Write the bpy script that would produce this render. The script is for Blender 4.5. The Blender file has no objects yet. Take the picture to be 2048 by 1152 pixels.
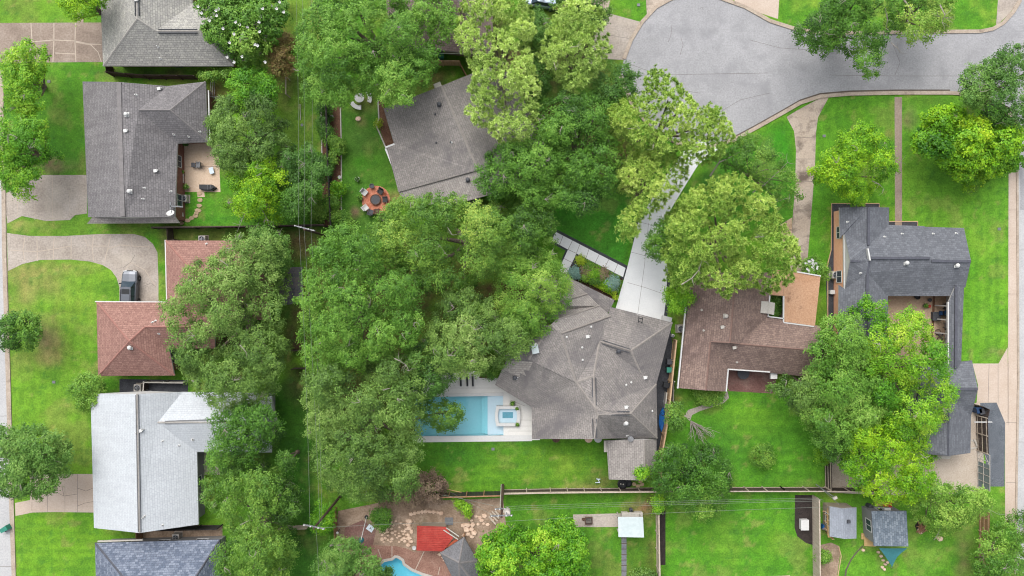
import bpy, math, random
import numpy as np
from mathutils import Vector, Matrix

S = bpy.context.scene
COL = S.collection
R = math.radians
H = 85.0            # camera height over the ground, metres
PPM = 16.0          # photograph pixels (2048 wide) per metre of ground

# ---------------------------------------------------------------- camera, sky, sun, exposure
cd = bpy.data.cameras.new('camera')
cam = bpy.data.objects.new('camera', cd)
COL.objects.link(cam)
cam.location = (0, 0, H)
cam.rotation_euler = (0, 0, 0)
cd.sensor_width = 36.0
cd.lens = 36.0 * H / 128.0
cd.clip_start = 0.5
cd.clip_end = 3000
S.camera = cam

SUN_EL, SUN_AZ = R(52), R(340)        # azimuth clockwise from picture-up
w = bpy.data.worlds.new('World')
S.world = w
w.use_nodes = True
wn, wl = w.node_tree.nodes, w.node_tree.links
bg = wn['Background']
sky = wn.new('ShaderNodeTexSky')
sky.sky_type = 'NISHITA'
sky.sun_disc = False
sky.sun_elevation = SUN_EL
sky.sun_rotation = SUN_AZ
sky.air_density = 1.0
sky.dust_density = 4.0
hs = wn.new('ShaderNodeHueSaturation')
hs.inputs['Saturation'].default_value = 0.28      # a bright, thinly overcast sky
wl.new(sky.outputs[0], hs.inputs['Color'])
wl.new(hs.outputs[0], bg.inputs[0])
bg.inputs[1].default_value = 0.15
sl = bpy.data.lights.new('sun', 'SUN')
sl.energy = 1.35
sl.angle = R(62)
sl.color = (1.0, 0.965, 0.91)
sun = bpy.data.objects.new('sun', sl)
COL.objects.link(sun)
sd = Vector((math.sin(SUN_AZ) * math.cos(SUN_EL), math.cos(SUN_AZ) * math.cos(SUN_EL), math.sin(SUN_EL)))
sun.rotation_euler = sd.to_track_quat('Z', 'Y').to_euler()
sun.location = (0, 0, 60)
S.view_settings.view_transform = 'Standard'
S.view_settings.look = 'None'
S.view_settings.gamma = 1
S.view_settings.use_curve_mapping = False
S.view_settings.exposure = 1.0
S.render.engine = 'CYCLES'
S.cycles.max_bounces = 8
S.cycles.diffuse_bounces = 4
S.cycles.transparent_max_bounces = 16
S.cycles.use_denoising = True
S.cycles.filter_width = 1.1

# ---------------------------------------------------------------- helpers
KA = 0.54           # surface albedo for a colour as it reads in full light


def C(r, g, b, k=1.0):
    f = lambda v: ((v / 255) / 12.92 if v / 255 <= .04045 else ((v / 255 + .055) / 1.055) ** 2.4) * KA * k
    return (f(r), f(g), f(b), 1.0)


def P(px, py, z=0.0):
    s = (H - z) / H / PPM
    return Vector(((px - 1024) * s, (576 - py) * s, z))


class MB:
    def __init__(s):
        s.v, s.f, s.m, s.uv = [], [], [], {}

    def face(s, pts, m=0, uv=None):
        b = len(s.v)
        s.v += [tuple(p) for p in pts]
        if uv: s.uv[len(s.f)] = uv
        s.f.append(list(range(b, b + len(pts))))
        s.m.append(m)

    def box(s, c, d, rz=0.0, m=0, taper=1.0, rx=0.0):
        x, y, z = d[0] / 2, d[1] / 2, d[2] / 2
        M = Matrix.Translation(Vector(c)) @ Matrix.Rotation(rz, 4, 'Z') @ Matrix.Rotation(rx, 4, 'X')
        b = len(s.v)
        for (i, j, k) in ((-1, -1, -1), (1, -1, -1), (1, 1, -1), (-1, 1, -1), (-1, -1, 1), (1, -1, 1), (1, 1, 1), (-1, 1, 1)):
            t = taper if k > 0 else 1
            s.v.append(tuple(M @ Vector((i * x * t, j * y * t, k * z))))
        for q in ((3, 2, 1, 0), (4, 5, 6, 7), (0, 1, 5, 4), (1, 2, 6, 5), (2, 3, 7, 6), (3, 0, 4, 7)):
            s.f.append([b + i for i in q]); s.m.append(m)
        return s

    def prism(s, poly, z0, z1, m=0, mtop=None, bottom=True):
        n = len(poly)
        A = sum(poly[i][0] * poly[(i + 1) % n][1] - poly[(i + 1) % n][0] * poly[i][1] for i in range(n))
        if A < 0: poly = poly[::-1]
        b = len(s.v)
        s.v += [(p[0], p[1], z0) for p in poly] + [(p[0], p[1], z1) for p in poly]
        for i in range(n):
            j = (i + 1) % n
            s.f.append([b + i, b + j, b + n + j, b + n + i]); s.m.append(m)
        s.f.append([b + n + i for i in range(n)]); s.m.append(m if mtop is None else mtop)
        if bottom:
            s.f.append([b + i for i in range(n)][::-1]); s.m.append(m)
        return s

    def sheet(s, poly, z, m=0):
        n = len(poly)
        A = sum(poly[i][0] * poly[(i + 1) % n][1] - poly[(i + 1) % n][0] * poly[i][1] for i in range(n))
        if A < 0: poly = poly[::-1]
        s.face([(p[0], p[1], z) for p in poly], m)
        return s

    def cyl(s, c, r, h, n=16, m=0, r2=None, mtop=None):
        r2 = r if r2 is None else r2
        b = len(s.v)
        for k, (rr, z) in enumerate(((r, 0), (r2, h))):
            for i in range(n):
                a = 2 * math.pi * i / n
                s.v.append((c[0] + rr * math.cos(a), c[1] + rr * math.sin(a), c[2] + z))
        for i in range(n):
            j = (i + 1) % n
            s.f.append([b + i, b + j, b + n + j, b + n + i]); s.m.append(m)
        s.f.append([b + n + i for i in range(n)]); s.m.append(m if mtop is None else mtop)
        s.f.append([b + i for i in range(n)][::-1]); s.m.append(m)
        return s

    def tube(s, pts, r, n=6, m=0):
        pts = [Vector(p) for p in pts]
        rs = r if isinstance(r, (list, tuple)) else [r] * len(pts)
        b = len(s.v)
        for i, p in enumerate(pts):
            t = (pts[min(i + 1, len(pts) - 1)] - pts[max(i - 1, 0)])
            t = t.normalized() if t.length > 1e-9 else Vector((0, 0, 1))
            u = t.cross(Vector((0, 0, 1)))
            if u.length < .05: u = t.cross(Vector((1, 0, 0)))
            u.normalize(); v = t.cross(u)
            for k in range(n):
                a = 2 * math.pi * k / n
                s.v.append(tuple(p + (u * math.cos(a) + v * math.sin(a)) * rs[i]))
        for i in range(len(pts) - 1):
            for k in range(n):
                j = (k + 1) % n
                s.f.append([b + i * n + k, b + i * n + j, b + (i + 1) * n + j, b + (i + 1) * n + k]); s.m.append(m)
        s.f.append([b + k for k in range(n)]); s.m.append(m)
        s.f.append([b + (len(pts) - 1) * n + k for k in range(n)][::-1]); s.m.append(m)
        return s

    def lathe(s, c, prof, n=20, m=0):
        b = len(s.v)
        for (r, z) in prof:
            for i in range(n):
                a = 2 * math.pi * i / n
                s.v.append((c[0] + r * math.cos(a), c[1] + r * math.sin(a), c[2] + z))
        for k in range(len(prof) - 1):
            for i in range(n):
                j = (i + 1) % n
                s.f.append([b + k * n + i, b + k * n + j, b + (k + 1) * n + j, b + (k + 1) * n + i]); s.m.append(m)
        return s

    def strip(s, path, wdt, z, m=0):
        path = [Vector((p[0], p[1], 0)) for p in path]
        L, Rr = [], []
        for i, p in enumerate(path):
            t = (path[min(i + 1, len(path) - 1)] - path[max(i - 1, 0)]).normalized()
            nn = Vector((-t.y, t.x, 0)) * wdt / 2
            L.append(p + nn); Rr.append(p - nn)
        for i in range(len(path) - 1):
            s.face([(q.x, q.y, z) for q in (Rr[i], Rr[i + 1], L[i + 1], L[i])], m)
        return s

    def bar(s, path, wdt, z0, z1, m=0):
        """a rectangular bar that follows a ground path"""
        path = [Vector((p[0], p[1], 0)) for p in path]
        L, Rr = [], []
        for i, p in enumerate(path):
            t = (path[min(i + 1, len(path) - 1)] - path[max(i - 1, 0)]).normalized()
            nn = Vector((-t.y, t.x, 0)) * wdt / 2
            L.append(p + nn); Rr.append(p - nn)
        b = len(s.v)
        for i in range(len(path)):
            for q, z in ((Rr[i], z0), (L[i], z0), (L[i], z1), (Rr[i], z1)):
                s.v.append((q.x, q.y, z))
        for i in range(len(path) - 1):
            a, c = b + 4 * i, b + 4 * i + 4
            for k in range(4):
                j = (k + 1) % 4
                s.f.append([a + k, c + k, c + j, a + j]); s.m.append(m)
        e = b + 4 * (len(path) - 1)
        s.f.append([b, b + 1, b + 2, b + 3]); s.m.append(m)
        s.f.append([e + 3, e + 2, e + 1, e]); s.m.append(m)
        return s

    def build(s, name, mats, parent=None, local=False, smooth=False):
        me = bpy.data.meshes.new(name)
        off = Vector((0, 0, 0))
        if parent is not None and not local:
            off = parent.matrix_basis.translation.copy()
            q = parent.parent
            while q is not None:
                off += q.matrix_basis.translation; q = q.parent
        me.from_pydata([(a - off.x, b - off.y, c - off.z) for a, b, c in s.v], [], s.f)
        if not isinstance(mats, (list, tuple)): mats = [mats]
        for mt in mats: me.materials.append(mt)
        me.polygons.foreach_set('material_index', s.m)
        if smooth: me.polygons.foreach_set('use_smooth', [True] * len(s.f))
        if s.uv:
            ul = me.uv_layers.new(name='UVMap')
            for fi, uvs in s.uv.items():
                ls = me.polygons[fi].loop_start
                for k, t in enumerate(uvs): ul.data[ls + k].uv = t
        me.update()
        o = bpy.data.objects.new(name, me)
        COL.objects.link(o)
        if parent is not None: o.parent = parent
        return o


def build_each(mb, name, mats, parent=None, tol=.6):
    """one part for each separate piece of the mesh (pieces that touch stay together)"""
    par = list(range(len(mb.v)))
    def find(i):
        while par[i] != i: par[i] = par[par[i]]; i = par[i]
        return i
    for f in mb.f:
        for i in f[1:]: par[find(i)] = find(f[0])
    key = {}
    for i, v in enumerate(mb.v):
        k = tuple(round(x, 2) for x in v)
        if k in key: par[find(i)] = find(key[k])
        key[k] = i
    groups = {}
    for fi, f in enumerate(mb.f): groups.setdefault(find(f[0]), []).append(fi)
    out = []
    for fs in groups.values():
        nb = MB(); mp = {}
        for fi in fs:
            q = []
            for i in mb.f[fi]:
                if i not in mp: mp[i] = len(nb.v); nb.v.append(mb.v[i])
                q.append(mp[i])
            if fi in mb.uv: nb.uv[len(nb.f)] = mb.uv[fi]
            nb.f.append(q); nb.m.append(mb.m[fi])
        out.append(nb.build(name, mats, parent))
    return out


def tag(o, label, cat, group=None):
    o['label'] = label; o['category'] = cat
    if group: o['group'] = group
    return o


def thing(name, label, cat, loc, group=None, rz=0.0):
    o = bpy.data.objects.new(name, None)
    COL.objects.link(o)
    o.location = loc; o.rotation_euler = (0, 0, rz)
    o.empty_display_size = .3
    return tag(o, label, cat, group)


def setting(o):
    o['kind'] = 'structure'
    return o


def copy_thing(src, loc, rz, label, group=None, swap=None):
    def cp(o, par):
        c = o.copy(); COL.objects.link(c)
        if par is not None: c.parent = par
        for ch in o.children: cp(ch, c)
        return c
    r = cp(src, None)
    r.location = loc; r.rotation_euler = (0, 0, rz); r['label'] = label
    if group: r['group'] = group
    return r


# ---------------------------------------------------------------- materials
def nmat(name, rough=.8):
    m = bpy.data.materials.new(name); m.use_nodes = True
    b = m.node_tree.nodes['Principled BSDF']
    b.inputs['Roughness'].default_value = rough
    b.inputs['Specular IOR Level'].default_value = .3
    return m, m.node_tree.nodes, m.node_tree.links, b


def noise(n, l, co, scale, detail=4, rough=.6, dist=0):
    t = n.new('ShaderNodeTexNoise')
    t.inputs['Scale'].default_value = scale; t.inputs['Detail'].default_value = detail
    t.inputs['Roughness'].default_value = rough; t.inputs['Distortion'].default_value = dist
    l.new(co, t.inputs['Vector'])
    return t.outputs['Fac']


def ramp(n, l, fac, stops):
    r = n.new('ShaderNodeValToRGB')
    e = r.color_ramp.elements
    while len(e) < len(stops): e.new(.5)
    for k, (p, c) in enumerate(stops): e[k].position = p; e[k].color = c
    l.new(fac, r.inputs[0])
    return r.outputs[0]


def mix(n, l, fac, a, b, mode='MIX'):
    x = n.new('ShaderNodeMix'); x.data_type = 'RGBA'; x.blend_type = mode; x.clamp_factor = True
    for key, v in ((0, fac), (6, a), (7, b)):
        if hasattr(v, 'is_linked'): l.new(v, x.inputs[key])
        else: x.inputs[key].default_value = v
    return x.outputs[2]


def pos(n):
    return n.new('ShaderNodeNewGeometry').outputs['Position']


def objco(n):
    return n.new('ShaderNodeTexCoord').outputs['Object']


def bump(n, l, b, fac, dist, strength=.6):
    u = n.new('ShaderNodeBump'); u.inputs['Distance'].default_value = dist; u.inputs['Strength'].default_value = strength
    l.new(fac, u.inputs['Height']); l.new(u.outputs[0], b.inputs['Normal'])


def g3(v): return (v, v, v, 1)


def plain(name, c, rough=.6, var=.12, scale=6.0, metal=0.0):
    m, n, l, b = nmat(name, rough)
    f = noise(n, l, objco(n), scale, 4)
    lo = tuple(max(0, x * (1 - var * 1.6)) for x in c[:3]) + (1,)
    hi = tuple(min(1, x * (1 + var)) for x in c[:3]) + (1,)
    l.new(ramp(n, l, f, [(.3, lo), (.7, hi)]), b.inputs['Base Color'])
    b.inputs['Metallic'].default_value = metal
    return m


def mottled(name, stops, scale, fine=4.0, fine_amt=.25, rough=.9, bumpd=.01, stain=None, stain_scale=.25, stain_lo=.5, stain_hi=.72):
    """ground surfaces: broad tone, fine grain and stains, in world space"""
    m, n, l, b = nmat(name, rough)
    p = pos(n)
    c = ramp(n, l, noise(n, l, p, scale, 6, .62, .4), stops)
    f2 = noise(n, l, p, fine, 3, .7)
    c = mix(n, l, fine_amt, c, ramp(n, l, f2, [(.25, g3(.0)), (.75, g3(1.0))]), 'SOFT_LIGHT')
    if stain:
        sf = ramp(n, l, noise(n, l, p, stain_scale, 8, .66, .35), [(stain_lo, g3(0)), (stain_hi, g3(1))])
        c = mix(n, l, sf, c, stain)
    l.new(c, b.inputs['Base Color'])
    if bumpd: bump(n, l, b, f2, bumpd)
    return m


def shingle(name, a, c, row=.26, wid=.42, mortar=.62, streak=.2, algae=None, spot=.5):
    """asphalt shingle courses laid in the roof plane (UV in metres)"""
    m, n, l, b = nmat(name, .92)
    uv = n.new('ShaderNodeUVMap').outputs[0]
    br = n.new('ShaderNodeTexBrick')
    l.new(uv, br.inputs['Vector'])
    br.inputs['Scale'].default_value = 1.0
    br.inputs['Brick Width'].default_value = wid
    br.inputs['Row Height'].default_value = row
    br.inputs['Mortar Size'].default_value = .018
    br.inputs['Mortar Smooth'].default_value = .3
    br.inputs['Bias'].default_value = -.1
    br.offset = .37; br.offset_frequency = 2
    a = tuple(x * 1.22 for x in a[:3]) + (1,); c = tuple(x * 1.22 for x in c[:3]) + (1,)
    br.inputs['Color1'].default_value = a
    br.inputs['Color2'].default_value = c
    br.inputs['Mortar'].default_value = tuple(x * mortar for x in a[:3]) + (1,)
    col = br.outputs['Color']
    mp = n.new('ShaderNodeMapping'); mp.inputs['Scale'].default_value = (1.0, .22, 1)
    l.new(uv, mp.inputs['Vector'])
    s1 = ramp(n, l, noise(n, l, mp.outputs[0], 1.1, 5, .6), [(.3, g3(.22)), (.72, g3(.78))])
    col = mix(n, l, streak, col, s1, 'OVERLAY')
    fine = ramp(n, l, noise(n, l, uv, 5.0, 3, .8), [(.25, g3(.15)), (.75, g3(.85))])
    col = mix(n, l, spot, col, fine, 'SOFT_LIGHT')
    if algae:
        af = ramp(n, l, noise(n, l, pos(n), .16, 6, .6, .8), [(.50, g3(0)), (.68, g3(.85))])
        col = mix(n, l, af, col, algae)
    l.new(col, b.inputs['Base Color'])
    bump(n, l, b, br.outputs['Fac'], -.02, .7)
    return m


def brick(name, a, c, mort):
    m, n, l, b = nmat(name, .9)
    tc = n.new('ShaderNodeNewGeometry')
    sep = n.new('ShaderNodeSeparateXYZ'); l.new(tc.outputs['Position'], sep.inputs[0])
    ad = n.new('ShaderNodeMath'); ad.operation = 'ADD'
    l.new(sep.outputs[0], ad.inputs[0]); l.new(sep.outputs[1], ad.inputs[1])
    cb = n.new('ShaderNodeCombineXYZ'); l.new(ad.outputs[0], cb.inputs[0]); l.new(sep.outputs[2], cb.inputs[1])
    br = n.new('ShaderNodeTexBrick'); l.new(cb.outputs[0], br.inputs['Vector'])
    br.inputs['Scale'].default_value = 1
    br.inputs['Brick Width'].default_value = .22; br.inputs['Row Height'].default_value = .075
    br.inputs['Mortar Size'].default_value = .008
    br.inputs['Color1'].default_value = a; br.inputs['Color2'].default_value = c; br.inputs['Mortar'].default_value = mort
    l.new(br.outputs[0], b.inputs['Base Color'])
    return m


def siding(name, c, period=.18):
    m, n, l, b = nmat(name, .7)
    wv = n.new('ShaderNodeTexWave'); wv.bands_direction = 'Z'; wv.wave_profile = 'SAW'
    wv.inputs['Scale'].default_value = .314 / period
    l.new(pos(n), wv.inputs['Vector'])
    l.new(ramp(n, l, wv.outputs['Fac'], [(0, tuple(x * .75 for x in c[:3]) + (1,)), (.15, c)]), b.inputs['Base Color'])
    return m


def wood(name, a, c, rough=.85, scale=3.0):
    m, n, l, b = nmat(name, rough)
    mp = n.new('ShaderNodeMapping'); mp.inputs['Scale'].default_value = (1, 1, .12)
    l.new(pos(n), mp.inputs['Vector'])
    l.new(ramp(n, l, noise(n, l, mp.outputs[0], scale * 2, 5, .7), [(.3, a), (.7, c)]), b.inputs['Base Color'])
    return m


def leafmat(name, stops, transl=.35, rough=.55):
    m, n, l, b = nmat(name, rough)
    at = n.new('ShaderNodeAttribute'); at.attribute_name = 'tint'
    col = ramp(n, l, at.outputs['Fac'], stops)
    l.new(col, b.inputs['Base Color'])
    tr = n.new('ShaderNodeBsdfTranslucent')
    l.new(mix(n, l, 1.0, col, (1.0, 1.0, .45, 1), 'MULTIPLY'), tr.inputs[0])
    ms = n.new('ShaderNodeMixShader'); ms.inputs[0].default_value = transl
    l.new(b.outputs[0], ms.inputs[1]); l.new(tr.outputs[0], ms.inputs[2])
    l.new(ms.outputs[0], n['Material Output'].inputs[0])
    return m


def water(name, tint, glossy=.06):
    m, n, l, b = nmat(name, .05)
    n.remove(b)
    t = n.new('ShaderNodeBsdfTransparent'); t.inputs[0].default_value = tint
    g = n.new('ShaderNodeBsdfGlossy'); g.inputs['Roughness'].default_value = .08
    u = n.new('ShaderNodeBump'); u.inputs['Distance'].default_value = .02; u.inputs['Strength'].default_value = .3
    l.new(noise(n, l, pos(n), 2.5, 3), u.inputs['Height']); l.new(u.outputs[0], g.inputs['Normal'])
    ms = n.new('ShaderNodeMixShader'); ms.inputs[0].default_value = glossy
    l.new(t.outputs[0], ms.inputs[1]); l.new(g.outputs[0], ms.inputs[2])
    l.new(ms.outputs[0], n['Material Output'].inputs[0])
    return m


M = {}
M['asphalt'] = mottled('pale_asphalt', [(.25, C(164, 164, 167)), (.5, C(178, 178, 181)), (.75, C(189, 189, 192))], .18, 5, .3, stain=C(156, 156, 160), stain_scale=.3, stain_lo=.48, stain_hi=.72)
M['road_concrete'] = mottled('street_concrete', [(.25, C(192, 192, 194)), (.75, C(212, 212, 212))], .3, 5, .25)
M['kerb'] = mottled('kerb_concrete', [(.25, C(176, 158, 140)), (.75, C(208, 194, 178))], .8, 6, .3, stain=C(120, 105, 92), stain_scale=.6, stain_lo=.58, stain_hi=.75)
M['drive_old'] = mottled('weathered_concrete', [(.25, C(166, 154, 142)), (.5, C(188, 177, 166)), (.75, C(206, 196, 186))], .3, 4, .35, stain=C(214, 202, 186), stain_scale=.22, stain_lo=.52, stain_hi=.8)
M['drive_brown'] = mottled('brown_stained_concrete', [(.25, C(142, 126, 114)), (.5, C(164, 147, 134)), (.75, C(182, 167, 154))], .35, 4, .35, stain=C(206, 190, 174), stain_scale=.25, stain_lo=.58, stain_hi=.85)
M['drive_beige'] = mottled('beige_concrete', [(.25, C(208, 188, 170)), (.75, C(224, 207, 192))], .3, 5, .2)
M['drive_tan'] = mottled('tan_concrete', [(.25, C(190, 172, 154)), (.75, C(212, 198, 182))], .3, 5, .3, stain=C(118, 104, 94), stain_scale=.45, stain_lo=.48, stain_hi=.66)
M['drive_white'] = mottled('new_white_concrete', [(.25, C(214, 216, 218, 1.48)), (.75, C(228, 229, 230, 1.48))], .35, 6, .16)
M['joint_light'] = mottled('worn_joint', [(.2, C(196, 180, 164)), (.8, C(214, 200, 184))], 1, 6, .2)
M['joint_dark'] = mottled('dark_joint', [(.2, C(120, 110, 104)), (.8, C(150, 142, 136))], 1, 6, .2)
M['crack'] = mottled('crack_line', [(.2, C(84, 76, 70)), (.8, C(120, 108, 98))], 1, 6, .2)
M['walk'] = mottled('brown_walk_concrete', [(.25, C(160, 142, 128)), (.75, C(186, 168, 152))], .5, 5, .3)
M['soil'] = mottled('brown_soil', [(.25, C(92, 64, 48)), (.5, C(122, 88, 68)), (.75, C(146, 112, 90))], .9, 5, .4, bumpd=.05)
M['sand'] = mottled('sandy_soil', [(.25, C(142, 120, 100)), (.5, C(174, 150, 128)), (.75, C(200, 178, 156))], .6, 4, .4, bumpd=.05, stain=C(116, 104, 74), stain_scale=.5, stain_lo=.55, stain_hi=.75)
M['litter'] = mottled('leaf_litter', [(.25, C(84, 66, 50)), (.5, C(104, 86, 60)), (.75, C(124, 112, 70))], .8, 6, .5, bumpd=.05)
M['mulch'] = mottled('black_mulch', [(.25, C(44, 38, 36)), (.75, C(72, 62, 58))], 2, 7, .4, bumpd=.05)
M['bed'] = mottled('shaded_bed_soil', [(.25, C(62, 42, 36)), (.75, C(96, 68, 56))], 1.2, 6, .4, bumpd=.05)  # soil brown darkened to carry the shade over the front bed
M['gravel'] = mottled('dark_gravel', [(.25, C(92, 98, 106)), (.75, C(122, 128, 136))], .8, 9, .7, bumpd=.03)
M['blackgravel'] = mottled('black_gravel', [(.25, C(62, 64, 70)), (.75, C(90, 92, 98))], 1.5, 9, .5, bumpd=.03)
M['patio_tan'] = mottled('tan_patio', [(.25, C(214, 188, 160, 1.15)), (.75, C(234, 212, 190, 1.15))], .4, 5, .25, stain=C(206, 174, 144, 1.1), stain_scale=.4)
M['patio_sand'] = mottled('worn_sandy_patio', [(.25, C(190, 160, 132)), (.75, C(220, 194, 168))], .5, 5, .35, stain=C(158, 128, 102), stain_scale=.5, stain_lo=.55, stain_hi=.75)
M['patio_red'] = mottled('red_brown_patio', [(.25, C(120, 84, 78)), (.5, C(142, 106, 98)), (.75, C(165, 140, 128))], .5, 5, .4)
M['caliche'] = mottled('pale_gravel_yard', [(.25, C(200, 184, 166)), (.75, C(222, 208, 192))], .6, 7, .4, bumpd=.02, stain=C(160, 140, 112), stain_scale=.5, stain_lo=.6, stain_hi=.75)
M['deck_white'] = mottled('white_pool_deck', [(.25, C(222, 220, 214, 1.2)), (.75, C(234, 232, 228, 1.2))], .5, 6, .15)
M['deck_brick'] = mottled('brown_stamped_deck', [(.25, C(146, 108, 94)), (.5, C(168, 128, 112)), (.75, C(180, 144, 128))], .8, 8, .5)
M['paver'] = mottled('grey_paver', [(.25, C(116, 118, 128)), (.75, C(150, 150, 154))], .8, 5, .3)
M['slate_patio'] = mottled('slate_patio', [(.25, C(82, 84, 94)), (.5, C(112, 112, 118)), (.75, C(150, 140, 126))], .9, 5, .3)
M['pool_plaster'] = mottled('pool_plaster', [(.25, C(136, 204, 214, 1.5)), (.75, C(148, 210, 220, 1.5))], .3, 4, .1, bumpd=0)
M['ledge_plaster'] = mottled('ledge_plaster', [(.25, C(200, 214, 224, 1.4)), (.75, C(210, 222, 230, 1.4))], .5, 4, .1, bumpd=0)
M['pool_blue'] = mottled('bright_pool_plaster', [(.25, C(116, 222, 246, 1.35)), (.75, C(130, 232, 250, 1.35))], .3, 4, .1, bumpd=0)
M['water'] = water('pool_water', (.90, .97, .99, 1))
M['white'] = plain('white_paint', C(232, 232, 230), .5, .05)
M['offwhite'] = plain('off_white', C(212, 206, 196), .6, .08)
M['greymetal'] = plain('grey_metal', C(150, 152, 156), .4, .1, 6, .3)
M['black'] = plain('black_plastic', C(40, 42, 46), .5, .2)
M['darkgrey'] = plain('dark_grey', C(86, 88, 94), .6, .15)
M['midgrey'] = plain('mid_grey', C(134, 136, 140), .6, .12)
M['bark'] = wood('bark', C(96, 84, 72), C(150, 136, 120))
M['palebark'] = wood('bare_bark', C(140, 132, 122), C(186, 178, 168))
M['glass'] = plain('window_glass', C(70, 84, 96), .1, .1)
M['teal'] = plain('teal_plastic', C(60, 150, 130), .5, .1)
M['blue'] = plain('blue_plastic', C(30, 110, 190), .5, .15)
M['navy'] = plain('navy_plastic', C(38, 70, 112), .5, .15)
M['terracotta'] = plain('terracotta', C(190, 96, 66), .8, .15)
M['yellowwood'] = plain('new_plywood', C(226, 190, 130), .7, .08)
M['rock'] = mottled('tan_rock', [(.25, C(204, 172, 148, 1.2)), (.75, C(240, 214, 190, 1.25))], 1.2, 6, .4, bumpd=.03)
M['flag'] = mottled('tan_flagstone', [(.25, C(190, 164, 130)), (.75, C(216, 194, 160))], 1.2, 6, .3, bumpd=.01)
M['firebrick'] = mottled('orange_brick', [(.25, C(204, 118, 90)), (.5, C(222, 142, 112)), (.75, C(232, 168, 142))], 2.2, 6, .5)
M['fence_dark'] = wood('dark_fence_wood', C(66, 54, 50), C(98, 84, 76))
M['fence_black'] = wood('black_fence_wood', C(44, 40, 42), C(74, 68, 68))
M['fence_grey'] = wood('grey_fence_wood', C(166, 152, 136, 1.25), C(208, 194, 178, 1.25))
M['fence_tan'] = wood('tan_fence_wood', C(184, 152, 118, 1.2), C(214, 184, 150, 1.2))
M['fence_brown'] = wood('brown_fence_wood', C(140, 104, 76, 1.2), C(184, 142, 108, 1.2))
M['pole'] = wood('pole_wood', C(66, 48, 42), C(104, 82, 70))
M['mesh'] = plain('green_grey_mesh', C(138, 154, 154), .8, .12)
M['wire'] = plain('wire', C(140, 146, 136), .5, .05)
M['rust'] = plain('rusty_iron', C(110, 84, 70), .8, .3)
M['redmetal'] = mottled('red_metal_roof', [(.25, C(176, 58, 52)), (.5, C(200, 74, 64)), (.75, C(214, 100, 88))], .8, 5, .3, rough=.6, bumpd=0)
M['whitemetal'] = mottled('white_metal_roof', [(.25, C(204, 220, 222)), (.75, C(226, 236, 238))], .4, 3, .15, rough=.5, bumpd=0)
M['shade'] = plain('teal_shade_cloth', C(64, 134, 140), .8, .1)
M['cliffgrey'] = mottled('pavilion_shingle', [(.25, C(112, 112, 116)), (.75, C(138, 138, 142))], .6, 6, .4)
M['flatroof'] = mottled('tan_flat_roof', [(.25, C(198, 152, 118)), (.75, C(216, 176, 144))], .35, 6, .35, bumpd=.01, stain=C(128, 84, 62), stain_scale=.35, stain_lo=.58, stain_hi=.7)
M['brick_orange'] = brick('orange_brick_wall', C(236, 160, 120, 1.5), C(246, 184, 146, 1.5), C(236, 210, 190, 1.3))
M['brick_red'] = brick('red_brick_wall', C(140, 84, 70), C(168, 104, 86), C(170, 150, 140))
M['side_white'] = siding('white_siding', C(222, 222, 220))
M['side_grey'] = siding('grey_siding', C(160, 160, 160))
M['side_tan'] = siding('tan_siding', C(190, 176, 158))
M['fascia'] = plain('fascia_paint', C(206, 204, 200), .6, .05)
M['fascia_dark'] = plain('dark_fascia', C(96, 94, 96), .6, .1)
M['fascia_brown'] = plain('brown_fascia', C(126, 104, 96), .6, .1)

M['sh_grey'] = shingle('grey_blend_shingle', C(158, 156, 152), C(182, 180, 172), streak=.12, spot=.6)
M['sh_dark'] = shingle('dark_weathered_shingle', C(120, 117, 119), C(135, 132, 133), streak=.3, spot=.4)
M['sh_red'] = shingle('red_brown_shingle', C(148, 111, 102), C(169, 130, 119), streak=.12, spot=.55)
M['sh_white'] = shingle('pale_grey_shingle', C(193, 198, 203), C(201, 206, 211), mortar=.86, streak=.1, spot=.25)
M['sh_blue'] = shingle('blue_grey_shingle', C(96, 106, 124), C(140, 148, 164), mortar=.75, streak=.08, spot=.6)
M['sh_taupe'] = shingle('taupe_shingle', C(137, 132, 129), C(153, 147, 143), streak=.2, spot=.45, algae=C(118, 114, 116))
M['sh_light'] = shingle('light_taupe_shingle', C(149, 143, 139), C(166, 160, 155), streak=.14, spot=.4)
M['sh_pale'] = shingle('pale_patch_shingle', C(160, 153, 147), C(176, 170, 164), streak=.1)
M['sh_brown'] = shingle('brown_weathered_shingle', C(132, 112, 104), C(154, 132, 122), streak=.25, algae=C(104, 86, 84))
M['sh_slate'] = shingle('slate_shingle', C(102, 105, 112), C(120, 123, 130), mortar=.84, streak=.15, spot=.3)
M['sh_slate2'] = shingle('slate_shingle_light', C(104, 116, 128), C(140, 150, 160), mortar=.65, streak=.05, spot=.5)
M['sh_shed'] = shingle('shed_grey_shingle', C(146, 152, 162), C(158, 164, 174), mortar=.9, streak=.08, spot=.3)
M['sh_shade'] = shingle('purple_grey_shingle', C(138, 120, 118), C(160, 142, 138), streak=.15)
M['cap_light'] = plain('ridge_cap_light', C(184, 180, 174), .9, .12, 3)
M['cap_taupe'] = plain('ridge_cap_taupe', C(164, 157, 151), .9, .12, 3)
M['cap_dark'] = plain('ridge_cap_dark', C(96, 98, 108), .9, .15, 3)
M['cap_brown'] = plain('ridge_cap_brown', C(150, 122, 112), .9, .12, 3)
M['cap_grey'] = plain('ridge_cap_grey', C(142, 138, 138), .9, .12, 3)
M['cap_red'] = plain('ridge_cap_red', C(172, 124, 114), .9, .12, 3)

def LM(k, *cols, transl=.15, k_=1.55):
    n = len(cols)
    M[k] = leafmat(k + '_leaf', [(i / (n - 1), C(*c, k_)) for i, c in enumerate(cols)], transl)

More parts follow.
